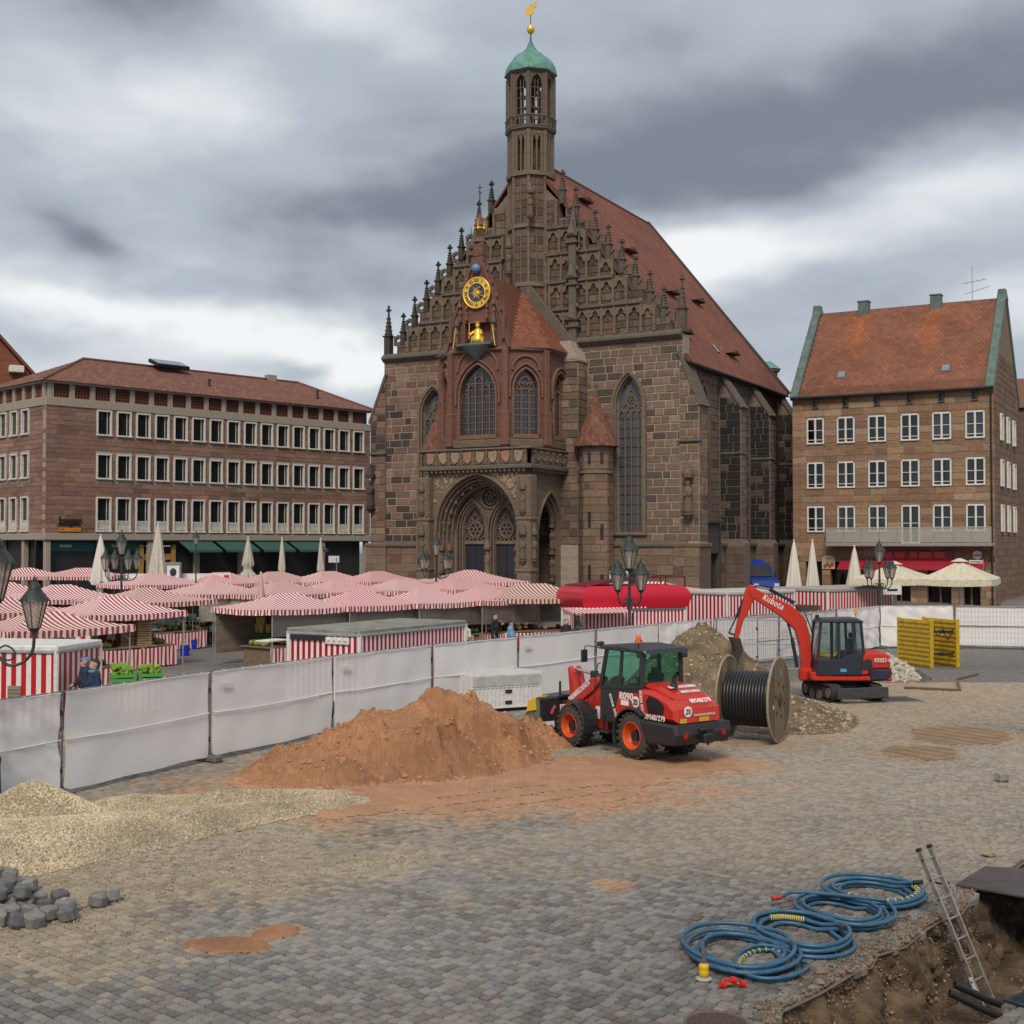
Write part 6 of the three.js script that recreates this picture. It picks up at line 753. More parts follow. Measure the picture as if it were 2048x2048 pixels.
// ---------- parasols ----------
function furled(label,x,z,h,col,o={}){// closed parasol, folds hanging round the pole
 const t=thing('furled_parasol',label,'parasol',[x,o.y??0,z],o.turn??0,o.group??'furled parasols'),n=40,m=14,pos=[],idx=[],lo=h*(o.low??0.38),R=rng(Math.round(x*13+h*7)),ph=R()*6;for(let j=0;j<=m;j++){const k=j/m,y=lerp(h - 0.1,lo,k),r0=lerp(0.05,o.r??0.42,Math.pow(k,0.75))*(o.tie&&k>0.62&&k<0.72?0.62:1);for(let i=0;i<=n;i++){const a=i/n*6.2832,f=1+0.28*k*Math.sin(a*8+ph)+0.1*k*Math.sin(a*3+ph*2);pos.push(Math.cos(a)*r0*f,y+(k>0.97?0.12*Math.sin(a*4+ph):0),Math.sin(a)*r0*f);if(i<n&&j<m){const q=j*(n+1)+i;idx.push(q,q+1,q+n+2,q,q+n+2,q+n+1);}}}
 const g=new THREE.BufferGeometry();g.setAttribute('position',new THREE.Float32BufferAttribute(pos,3));g.setIndex(idx);g.computeVertexNormals();const f=flat(g);f.setAttribute('uv',new THREE.Float32BufferAttribute(new Float32Array(f.attributes.position.count*2).map((_,i)=>{const v=i>>1;return i % 2?f.attributes.position.getY(v):Math.atan2(f.attributes.position.getZ(v),f.attributes.position.getX(v))*0.4;}),2));obj('cover',f,col,t,false);
 obj('pole',[cyl(0.04,0.04,h,0,h/2,0,8),sph(0.06,0,h,0,8)],whitePaint,t);obj('foot',[cbox(0.8,0.1,0.8,0,0.05,0,0.02),cyl(0.08,0.07,0.4,0,0.3,0,8)],matte([0.25,0.25,0.25]),t);return t;
}
const cream=mat([0.56,0.52,0.45],0.9,{map:g2}),grey2=mat([0.5,0.48,0.43],0.9,{map:g2});
furled('white furled parasol left of the five armed lamp',-25.8,-80,5.6,mat([0.62,0.6,0.55],0.9),{r:0.55,low:0.46});furled('tall heavy cream furled parasol by the yellow entrance',-22.2,-80,6.4,cream,{r:0.62,low:0.3});furled('wide furled parasol under the second green awning',-18.0,-87,5.5,grey2,{r:0.55,low:0.42,tie:true});furled('slim furled parasol under the third green awning',-15.6,-86.5,5.45,cream,{r:0.32,low:0.34,tie:true});furled('slim furled parasol nearest the church at the office block',-12.9,-86,5.4,grey2,{r:0.32,low:0.34,tie:true});
furled('furled cream parasol next to the blue van',16.8,-76,5.25,mat([0.62,0.59,0.52],0.9),{r:0.5,low:0.3});furled('slimmer furled cream parasol second from the blue van',17.9,-76,5.25,mat([0.6,0.57,0.5],0.9),{r:0.42,low:0.3});furled('furled cream parasol left of the large open parasol',20.4,-76,4.9,mat([0.6,0.57,0.5],0.9),{r:0.55,low:0.3});
furled('furled red and white parasol beside the open cart',-12.1,-61.5,3.6,cloth(sT,0.3),{r:0.34,low:0.12,group:'furled red parasols'});
{const t=thing('open_parasol','large open cream parasol with deep valance before the restaurant','parasol',[22.9,0,-70.5],-0.45);const m=mat([0.64,0.59,0.45],0.9,{map:g2,side:THREE.DoubleSide}),W=4.1,D=2.6,e=3.15,P=[0,4.3,0],c=[[-W,e,D],[W,e,D],[W,e,-D],[-W,e,-D]];const at2=(px)=>[[px - 1.85,e,D],[px+1.85,e,D],[px+1.85,e,-D],[px - 1.85,e,-D]];
 for(const px of[-1.75,1.75]){const q=at2(px),pk=[px,px<0?3.95:4.12,0];const cm=new THREE.Mesh(mergeGeometries([0,1,2,3].map((i)=>patch(q[i],q[(i+1)% 4],pk,pk,8,6,0.05))),m);cm.name='canopy';t.add(cm);const vm=new THREE.Mesh(mergeGeometries([0,1,2,3].map((i)=>{const v=valance(q[i],q[(i+1)% 4],0.36,0.1);return v;})),m);vm.name='valance';t.add(vm);obj('pole',[cyl(0.06,0.06,pk[1],px,pk[1]/2,0,8),cbox(0.9,0.12,0.9,px,0.06,0,0.02)],alu,t);obj('vent_cap',cyl(0.5,0.1,0.18,px,pk[1]+0.02,0,8),m,t);}}
// ---------- street lamps ----------
const lampM=mat([0.045,0.06,0.056],0.55,{metalness:0.35,map:st1}),lampGlass=mat([0.75,0.7,0.64],0.25,{transmission:0.7,thickness:0});
function lantern(parent,x,y,z,s=1){// six sided lantern standing on y
 const L=new THREE.Group();L.name='lantern';L.position.set(x,y,z);L.scale.setScalar(s);parent.add(L);
 obj('hood',[cyl(0.3,0.13,0.22,0,0.79,0,6),cyl(0.32,0.3,0.04,0,0.66,0,6),cyl(0.14,0.12,0.08,0,0.94,0,6),cyl(0.12,0.03,0.1,0,1.03,0,6),sph(0.04,0,1.1,0,8),cyl(0.02,0.005,0.1,0,1.16,0,5)],lampM,L);
 const b=[];for(let i=0;i<6;i++){const a=i*1.0472;b.push(rod([Math.sin(a)*0.12,0.06,Math.cos(a)*0.12],[Math.sin(a)*0.27,0.66,Math.cos(a)*0.27],0.013,5));}b.push(cyl(0.08,0.13,0.07,0,0.03,0,6),cyl(0.03,0.06,0.1,0,-0.05,0,8));obj('cage',b,lampM,L);obj('pane',cyl(0.115,0.262,0.58,0,0.36,0,6),lampGlass,L);obj('burner',cyl(0.03,0.04,0.3,0,0.25,0,8),whitePaint,L);return L;
}
function lampPost(label,x,z,arms,h,o={}){
 const t=thing('street_lamp',label,'street lamp',[x,0,z],o.turn??0.3,o.group??'cast iron street lamps'),top=h - 1.16*(o.s??1);obj('post',[lathe([[0.2,0],[0.2,0.15],[0.14,0.35],[0.12,0.9],[0.14,1.0],[0.07,1.15],[0.055,top - 1.2],[0.1,top - 1.1],[0.06,top - 0.9],[0.04,top]],12)],lampM,t);
 const s=o.s??1;if(o.top !==false)lantern(t,0,top+0.08,0,s);for(let i=0;i<arms;i++){const a=i/arms*6.283+0.4,r=(o.r??0.62),dx=Math.sin(a),dz=Math.cos(a),y0=top - 1.05;obj('arm',[tube([[dx*0.05,y0,dz*0.05],[dx*r*0.4,y0 - 0.16,dz*r*0.4],[dx*r*0.85,y0 - 0.05,dz*r*0.85],[dx*r,y0+0.2,dz*r],[dx*r,y0+0.32,dz*r]],0.026,20,6),tube([[dx*0.1,y0+0.05,dz*0.1],[dx*r*0.3,y0+0.12,dz*r*0.3],[dx*r*0.5,y0,dz*r*0.5],[dx*r*0.35,y0 - 0.1,dz*r*0.35],[dx*r*0.25,y0,dz*r*0.25]],0.016,18,5)],lampM,t);lantern(t,dx*r,y0+0.36,dz*r,s*0.86);}return t;
}
lampPost('cast iron lamp with several lanterns in front of the yellow entrance',-20.2,-66,4,5.65,{r:0.85,s:1.15});lampPost('cast iron lamp with several lanterns in front of the church porch',-4.4,-74,4,5.5,{r:0.95,s:1.1});lampPost('cast iron lamp with four lanterns rising before the red kiosk',4.35,-47.3,4,5.3,{r:0.6,s:1.2,turn:0.3});lampPost('cast iron lamp with lanterns in front of the large cream parasol',18.6,-64.6,4,5.1,{r:0.72,s:1.0});
{const t=lampPost('large cast iron lamp cut off by the left edge near the camera',-9.47,-23.4,0,5.1,{s:1.15,group:'cast iron street lamps'});obj('arm',[tube([[0.05,2.9,0],[0.25,2.72,0],[0.5,2.76,0],[0.68,2.95,0],[0.72,3.2,0],[0.72,3.3,0]],0.03,24,6),tube([[0.05,3.0,0],[0.2,3.08,0],[0.36,2.98,0],[0.34,2.84,0],[0.2,2.82,0],[0.16,2.95,0]],0.018,24,5)],lampM,t);lantern(t,0.72,3.34,0,0.86);t.rotation.y=0.0;}
{const t=thing('wall_mast_lamp','single small lamp on a thin mast before the green awnings','street lamp',[-19.2,0,-77.5]);obj('mast',cyl(0.05,0.04,5,0,2.5,0,8),lampM,t);lantern(t,0,4.95,0,0.75);}
// ---------- vehicles, boards and small market things ----------
{// blue delivery van seen from the front
 const t=thing('delivery_van','dark blue delivery van parked between the church and the house','van',[17.6,1.15,-91],0.25);const blue=mat([0.008,0.045,0.3],0.3,{clearcoat:0.6});const prof=[[0,0.45],[2.6,0.45],[2.6,2.8],[0.7,2.8],[0.35,2.45],[-0.35,1.55],[-1.1,1.3],[-1.25,0.9],[-1.2,0.45]];
 obj('body',extr(prof,2.1,{bevel:0.06}).rotateY(Math.PI/2).translate(-1.05,0,0),blue,t);obj('windscreen',T(cbox(1.8,1.02,0.05,0,0,0,0.01),0,2.0,0.06,-0.66),glassDark,t);obj('bumper',cbox(2.1,0.35,0.3,0,0.55,1.2,0.05),black,t);for(const s of[-1,1]){obj('headlight',cbox(0.36,0.22,0.1,s*0.78,1.0,1.24,0.03),whitePaint,t);obj('mirror',cbox(0.16,0.36,0.1,s*1.22,1.75,0.2,0.03),black,t);const w=obj('wheel',T(cyl(0.34,0.34,0.24,0,0,0,18),s*0.92,0.34,0.7,0,0,Math.PI/2),rubber,t);obj('rim',T(cyl(0.2,0.2,0.26,0,0,0,12),s*0.92,0.34,0.7,0,0,Math.PI/2),steel,w);const w2=obj('wheel',T(cyl(0.34,0.34,0.24,0,0,0,18),s*0.92,0.34,-1.9,0,0,Math.PI/2),rubber,t);obj('rim',T(cyl(0.2,0.2,0.26,0,0,0,12),s*0.92,0.34,-1.9,0,0,Math.PI/2),steel,w2);}obj('roof_sign',cbox(0.3,0.14,0.2,0.6,2.86,-0.9,0.03),whitePaint,t);obj('door_print',[cbox(0.02,0.7,1.1,1.06,1.9,-1.2,0.005)],mat([0.35,0.5,0.75],0.4),t);
}
for(const[l,x,z,w,bw]of[['blue and white information banner left of the portrait column',-22.6,-78.5,2.3,1.45],['blue and white information banner with red mark right of the portrait column',-18.9,-79,3.0,1.7]]){const t=thing('banner_board',l,'banner',[x,0,z],0.2,'information banners');obj('sheet',cbox(w,1.7,0.04,0,2.35,0,0.01),mat([0.62,0.63,0.66],0.7),t);obj('blue_field',cbox(bw,0.8,0.02,-w/2+bw/2+0.08,2.1,0.03,0.004),mat([0.02,0.11,0.3],0.6),t);obj('text_lines',[0,1,2].map((i)=>cbox(bw*0.8,0.07,0.01,-w/2+bw/2+0.02,2.3 - i*0.2,0.045,0.002)),whitePaint,t);obj('yellow_arrow',extr([[0,0.1],[0.5,0.35],[0.6,0.1],[0.1,-0.1]],0.02).translate(w/2 - 0.95,2.5,0.03),mat([0.65,0.45,0.03],0.6),t);if(w>2.5)obj('red_mark',cbox(0.32,0.4,0.02,w/2 - 0.3,2.9,0.03,0.004),mat([0.4,0.02,0.05],0.6),t);obj('frame',[-w/2,w/2].map((q)=>cbox(0.06,3.2,0.06,q,1.6,0,0.01)),alu,t);}
{const t=thing('advertising_column','narrow grey information column with framed portrait poster','column',[-20.7,0,-78],0.2);obj('housing',cbox(0.95,3.9,0.35,0,1.95,0,0.05),mat([0.16,0.2,0.21],0.5),t);obj('poster',cbox(0.72,1.0,0.03,0,3.2,0.18,0.005),whitePaint,t);obj('portrait',[sph(0.2,0,3.3,0.2,10,1,1.3,0.1),sph(0.3,0,2.85,0.2,10,1,0.5,0.1)],black,t);obj('lower_panel',cbox(0.7,1.1,0.03,0,1.4,0.18,0.005),mat([0.05,0.07,0.08],0.4),t);}
{const t=thing('notice_case','dark framed notice case with blue pictures against the church plinth','notice board',[6.9,0,-80.6],-0.5044);obj('case',cbox(1.7,1.2,0.18,0,2.85,0,0.03),black,t);obj('sheet',cbox(1.35,0.95,0.02,-0.1,2.85,0.1,0.004),mat([0.55,0.6,0.68],0.5),t);obj('picture',[[-0.45,0.3],[-0.05,0.25],[0.35,0.3]].map(([x,w])=>cbox(w,0.34,0.01,x,2.98,0.115,0.002)),mat([0.05,0.09,0.2],0.5),t);obj('leg',cbox(0.08,2.3,0.08,-0.7,1.15,0,0.01),black,t);obj('leg',cbox(0.08,2.3,0.08,0.7,1.15,0,0.01),black,t);}
function bucket(label,x,z){const t=thing('bucket',label,'bucket',[x,0,z],0,'blue buckets');obj('pail',lathe([[0,0.01],[0.17,0.01],[0.2,0.46],[0.215,0.46],[0.215,0.43],[0.19,0]],18),mat([0.01,0.03,0.42],0.45),t);obj('handle',torus(0.2,0.01,0,0.46,0,0,0,0,16,5,Math.PI),steel,t);obj('umbrella_pole',rod([0,0.02,0],[0,2.1,0],0.02),alu,t);}
bucket('blue bucket nearer the fence holding a thin pole',-14.64,-57.2);bucket('blue bucket farther from the fence holding a thin pole',-15.2,-60.8);
function crate(label,x,y,z,w,h,d,m,turn,grp){const t=thing('crate',label,'crate',[x,y,z],turn,grp),sl=[];const n=Math.max(2,Math.round(h/0.12));for(let i=0;i<n;i++){const yy=(i+0.5)*h/n;obj('slat',[cbox(w,h/n*0.72,0.02,0,yy,d/2,0.004),cbox(w,h/n*0.72,0.02,0,yy,-d/2,0.004),cbox(0.02,h/n*0.72,d,w/2,yy,0,0.004),cbox(0.02,h/n*0.72,d,-w/2,yy,0,0.004)],m,t);}obj('corner',[-1,1].flatMap((s)=>[-1,1].map((k)=>cbox(0.05,h,0.05,s*(w/2 - 0.01),h/2,k*(d/2 - 0.01),0.008))),m,t);obj('floor',cbox(w - 0.02,0.02,d - 0.02,0,0.015,0,0.003),m,t);return t;}
const greenP=mat([0.02,0.17,0.045],0.5),woodC=mat([0.45,0.31,0.17],0.85,{map:st1});
['lowest','second','third','fourth','topmost'].forEach((n,i)=>crate(`dark green plastic crate ${i === 4 ? 'with yellow tubs, ' : ''}${n} of the stack left of the long trailer`,-10.45,i*0.245,-54.2,1.0,0.24,0.8,greenP,0.3,'green crate stack'));{const t=thing('yellow_tubs','cluster of pale yellow tubs on top of the green crate stack','tubs',[-10.5,1.225,-54.2],0.3);for(let i=0;i<5;i++)obj('tub',lathe([[0,0],[0.1,0],[0.12,0.35],[0.0,0.35]],12,-0.3+i*0.15,0,(i % 2)*0.2 - 0.1),mat([0.62,0.45,0.16],0.5),t);for(let i=0;i<2;i++)obj('tub',lathe([[0,0],[0.1,0],[0.12,0.3],[0.0,0.3]],12,-0.25+i*0.18,0.35,0),mat([0.65,0.47,0.13],0.5),t);}
for(let i=0;i<6;i++){crate(`pale wooden crate, number ${['one', 'two', 'three', 'four', 'five', 'six'][i]} from the bottom of the right stack in the crate stall`,-14.9,0.9+i*0.19,-51.5,0.55,0.18,0.42,woodC,0.75,'wooden crate stacks');crate(`brownish wooden crate, number ${['one', 'two', 'three', 'four', 'five', 'six'][i]} from the bottom of the left stack in the crate stall`,-15.5,0.9+i*0.19,-51.2,0.55,0.18,0.42,mat([0.3,0.16,0.09],0.85,{map:st1}),0.75,'wooden crate stacks');}
{const t=thing('stall_bench','low trestle bench that carries the wooden crate stacks','bench',[-15.2,0,-51.4],0.75);obj('top',cbox(1.6,0.05,0.7,0,0.87,0,0.01),woodC,t);for(const s of[-0.7,0.7])obj('leg',[cbox(0.06,0.85,0.06,s,0.42,-0.28,0.01),cbox(0.06,0.85,0.06,s,0.42,0.28,0.01)],metalDark,t);}
{const t=thing('vegetable_table','small striped table with crates of green lettuce by the two people','table',[-11.0,0,-37.5],0.4);obj('top',cbox(1.5,0.06,0.9,0,0.9,0,0.01),woodC,t);const g=mergeGeometries([valance([-0.75,0.9,0.45],[0.75,0.9,0.45],0.8,0.1),valance([0.75,0.9,0.45],[0.75,0.9,-0.45],0.8,0.1),valance([-0.75,0.9,-0.45],[-0.75,0.9,0.45],0.8,0.1)]),s=new THREE.Mesh(g,clothC);s.name='skirt';t.add(s);for(const a of[-0.68,0.68])obj('leg',[cbox(0.05,0.88,0.05,a,0.44,-0.38,0.01),cbox(0.05,0.88,0.05,a,0.44,0.38,0.01)],metalDark,t);}
for(const[l,x,z,hh]of[['bright green crate of lettuce on the left half of the small striped table',-11.38,-37.35,0.3],['bright green crate of lettuce on the right half of the small striped table',-10.66,-37.65,0.22]]){const t=crate(l,x,0.93,z,0.66,0.26,0.6,mat([0.08,0.32,0.07],0.5),0.4,'lettuce crates'),R=rng(x*-50|0),L=[];for(let i=0;i<60;i++)L.push(T(flat(new THREE.IcosahedronGeometry(0.055+R()*0.04,0)),(R()- 0.5)*0.56,0.22+R()*hh,(R()- 0.5)*0.5,R()*3,R()*3));obj('lettuce',L,mat([0.17,0.3,0.035],0.8),t);}
function cart(label,x,z,turn){const t=thing('hand_cart',label,'cart',[x,0,z],turn,'market carts');obj('deck',cbox(2.6,0.07,1.1,0,0.55,0,0.01),metalDark,t);obj('top_shelf',cbox(2.6,0.05,1.1,0,1.15,0,0.01),steel,t);for(const sx of[-1,1])for(const sz of[-1,1])obj('upright',cbox(0.05,0.62,0.05,sx*1.26,0.86,sz*0.5,0.01),steel,t);for(const sx of[-1,1])for(const sz of[-1,1]){const w=obj('wheel',T(torus(0.2,0.07,0,0,0,0,0,0,18,8),sx*0.9,0.27,sz*0.55),rubber,t);obj('hub',T(cyl(0.15,0.15,0.08,0,0,0,14,Math.PI/2),sx*0.9,0.27,sz*0.55),mat([0.45,0.02,0.06],0.5),w);}obj('load',[cbox(0.7,0.3,0.6,-0.6,1.33,0,0.02),cbox(0.6,0.4,0.6,0.7,0.8,0,0.02)],mat([0.08,0.14,0.09],0.7),t);obj('drawbar',rod([1.3,0.55,0],[2.1,0.3,0.2],0.03),metalDark,t);}
cart('grey market cart with red wheel hubs standing on the open paving',-15.6,-64.2,0.2);cart('market cart loaded with a green box in the shade of the crate stall',-16.6,-56.2,1.2);
{const t=thing('folding_sign','small white price sign on a post in front of the long parasol','sign',[19.9,0,-66.8],0.1);obj('board',cbox(1.0,0.5,0.05,0,2.6,0,0.01),whitePaint,t);obj('print',[cbox(0.55,0.12,0.01,0,2.6,0.03,0.002)],black,t);obj('post',cyl(0.04,0.04,2.4,0,1.2,0,8),steel,t);}
{const t=thing('street_sign','white street name sign on a thin post at the house corner','sign',[29.6,0,-80.5],-0.5);obj('board',cbox(0.85,0.22,0.04,-0.3,3.9,0,0.01),whitePaint,t);obj('print',text('HAUPTMARKT',0.1,0.01,-0.3,3.9,0.02,{width:0.7}),black,t);obj('post',cyl(0.035,0.035,4.05,0.12,2.02,0,8),steel,t);}
{const t=thing('street_sign','small white sign on a post between awnings and church','sign',[-13.4,0,-96],0.2);obj('board',cbox(0.8,0.5,0.04,0,3.9,0,0.01),whitePaint,t);obj('post',cyl(0.05,0.05,4.0,0.2,2.0,0,8),steel,t);}
for(const[l,x,z]of[['café table with bottles under the cream parasol, left of its pole',20.8,-69.4],['café table under the cream parasol between its two poles',22.8,-69.0],['café table under the cream parasol, right of its poles',25,-68.6]]){const t=thing('cafe_table',l,'table',[x,0,z],0.2,'café tables');obj('top',cyl(0.45,0.45,0.04,0,1.05,0,18),mat([0.3,0.04,0.05],0.6),t);obj('stem',[cyl(0.04,0.04,1.0,0,0.52,0,8),cyl(0.3,0.05,0.06,0,0.03,0,12)],metalDark,t);obj('tableware',[cyl(0.03,0.02,0.24,0.1,1.19,0.1,8),cyl(0.05,0.05,0.12,-0.15,1.13,0,8),cyl(0.1,0.12,0.05,0.05,1.09,-0.2,10)],whitePaint,t);}
// ---------- mesh fence with white sheets ----------
const sheetM=new THREE.MeshStandardMaterial({color:C(0.9,0.885,0.88),roughness:0.75,map:rep(tWeave,0.6),transparent:true,opacity:0.92,side:THREE.DoubleSide}),ropeM=mat([0.75,0.74,0.73],0.7),tubeM=mat([0.3,0.31,0.32],0.45,{metalness:0.75,map:st1});
const footGeo=join([cbox(0.24,0.14,0.72,0,0.07,0,0.025),cbox(0.1,0.03,0.1,0,0.145,0.1,0.01)]),footM=mat([0.14,0.135,0.13],0.9,{map:st1,bumpMap:ro2,bumpScale:0.008});
function fencePanel(label,a,b,o={}){
 const dx=b[0]- a[0],dz=b[1]- a[1],L=Math.hypot(dx,dz),t=thing('construction_fence',label,'fence',[a[0],0,a[1]],Math.atan2(-dz,dx),'site fence panels'),H=2.05,w=[];
 obj('frame',[rod([0.04,0.1,0],[0.04,H,0],0.022,8),rod([L - 0.04,0.1,0],[L - 0.04,H,0],0.022,8),rod([0.04,H - 0.02,0],[L - 0.04,H - 0.02,0],0.02,8),rod([0.04,0.16,0],[L - 0.04,0.16,0],0.018,8),...(o.mid?[rod([0.04,1.1,0],[L - 0.04,1.1,0],0.02,8)]:[])],tubeM,t);
 for(let x=0.15;x<L - 0.05;x+=0.16)w.push(rod([x,0.16,0],[x,H - 0.03,0],0.0035,4));for(let y=0.3;y<H - 0.1;y+=0.25)w.push(rod([0.05,y,0.005],[L - 0.05,y,0.005],0.0035,4));obj('wire_mesh',w,steel,t);
 obj('clamp',[cbox(0.05,0.1,0.09,0.0,1.62,0,0.01),cbox(0.05,0.1,0.09,0.0,0.5,0,0.01)],metalDark,t);
 if(o.sheet !==false){const nx=44,ny=18,pos=[],uv=[],idx=[],s0=o.seed??a[0]*3,zo=o.behind?-0.03:0.03;for(let j=0;j<=ny;j++)for(let i=0;i<=nx;i++){const s=i/nx,v=j/ny,edge=Math.abs(Math.sin(s*Math.PI*7))*0.012,x=0.07+s*(L - 0.14)+(0.015*Math.sin(v*9+s0))*(s<0.05||s>0.95?1:0),top=H - 0.03 - edge,bot=0.1+0.05*N3(s*3,s0,2),y=lerp(top,bot,v),z=zo*1.0+0.03*fbm(s*2+s0,v*1.2,1,2)+0.012*Math.sin(s*22+v*4+s0)*(o.wrinkle??0.4)+(o.wrinkle?0.05*fbm(s*6+s0,v*5 - s*4,5,2):0);pos.push(x,y,z+(o.behind?-0.02:0.02));uv.push(x,y);if(i<nx&&j<ny){const q=j*(nx+1)+i;idx.push(q,q+nx+1,q+nx+2,q,q+nx+2,q+1);}}
 const g=new THREE.BufferGeometry();g.setAttribute('position',new THREE.Float32BufferAttribute(pos,3));g.setAttribute('uv',new THREE.Float32BufferAttribute(uv,2));g.setIndex(idx);g.computeVertexNormals();obj('white_sheet',flat(g),sheetM,t,false);const zz=o.behind?-0.06:0.075;obj('seam',[tube([[0.06,1.1,zz],[L*0.3,1.07,zz+0.01],[L*0.7,1.08,zz+0.012],[L - 0.06,1.1,zz]],0.014,16,5),rod([0.06,H - 0.03,zz],[L - 0.06,H - 0.03,zz],0.012,5),...[0.1,0.24,0.38,0.52,0.66,0.8,0.93].map((k)=>torus(0.022,0.007,L*k,H - 0.02,0.03,0,Math.PI/2,0,10,4))],ropeM,t);}
 if(o.tag)obj('tag',cbox(0.34,0.14,0.012,0.5,1.68,0.1,0.004),whitePaint,t);return t;
}
const FP={Z:[-11.0,-20.9],A:[-8.87,-25.15],B:[-6.92,-29.2],C:[-4.69,-33.28],D:[-2.35,-37.07],E:[0.15,-40.3],F:[2.84,-43.99],G:[5.4,-47.3],H:[7.75,-49.95],I:[14.6,-57.48],J:[17.56,-61.15],K:[21.2,-61.25],L:[24.4,-60.2],M:[28.0,-59.0]};
fencePanel('sheeted fence panel at the left edge in front of the bold striped trailer',FP.Z,FP.A,{seed:1,wrinkle:0.8});fencePanel('sheeted fence panel behind the gravel heap, second from the left edge',FP.A,FP.B,{seed:2});fencePanel('sheeted fence panel with white tag left of the sand heap',FP.B,FP.C,{seed:3,tag:true});fencePanel('sheeted fence panel right behind the sand heap',FP.C,FP.D,{seed:4,tag:true});fencePanel('sheeted fence panel behind the white barrier stack',FP.D,FP.E,{seed:5});fencePanel('sheeted fence panel with white tag left of the loader cab',FP.E,FP.F,{seed:6,tag:true});fencePanel('sheeted fence panel directly behind the loader cab',FP.F,FP.G,{seed:7});fencePanel('wrinkled sheeted fence panel left of the earth mound',FP.G,FP.H,{seed:8,wrinkle:1.4});
fencePanel('bare mesh fence panel behind the digger arm',[7.95,-49.9],[11.4,-49.3],{sheet:false,mid:true});fencePanel('bare mesh fence panel slanting away behind the digger arm',[9.7,-50.6],[12.6,-53.6],{sheet:false,mid:true});fencePanel('sheeted fence panel behind the bare mesh panels',[8.0,-50.8],[11.3,-54.1],{seed:9,behind:true});fencePanel('sheeted fence panel behind the digger cab',[11.3,-54.1],FP.I,{seed:10,behind:true,wrinkle:1});fencePanel('creased sheeted fence panel right of the digger cab',FP.I,FP.J,{seed:11,wrinkle:1.6});fencePanel('creased sheeted fence panel behind the yellow shoring box',FP.J,FP.K,{seed:12,wrinkle:1.6});fencePanel('sheeted fence panel with its mesh in front, at the right edge',FP.K,FP.L,{seed:13,behind:true,mid:true});fencePanel('sheeted fence panel just outside the right edge',FP.L,FP.M,{seed:14,behind:true,mid:true});
{const where={A:'beside the gravel heap',B:'left of the sand heap',C:'behind the left flank of the sand heap',D:'behind the sand heap',E:'by the barrier stack',F:'behind the loader boom',G:'behind the loader cab',H:'by the earth mound',I:'behind the digger',J:'left of the yellow shoring box',K:'right of the yellow shoring box',L:'at the right edge'};for(const k of Object.keys(where)){const o=new THREE.Mesh(footGeo,footM);o.name=numbered('concrete_block');tag(o,'dark concrete block under the fence '+where[k],'concrete block','concrete blocks under the fence');o.position.set(FP[k][0],0,FP[k][1]);o.rotation.y=0.98;scene.add(o);}}
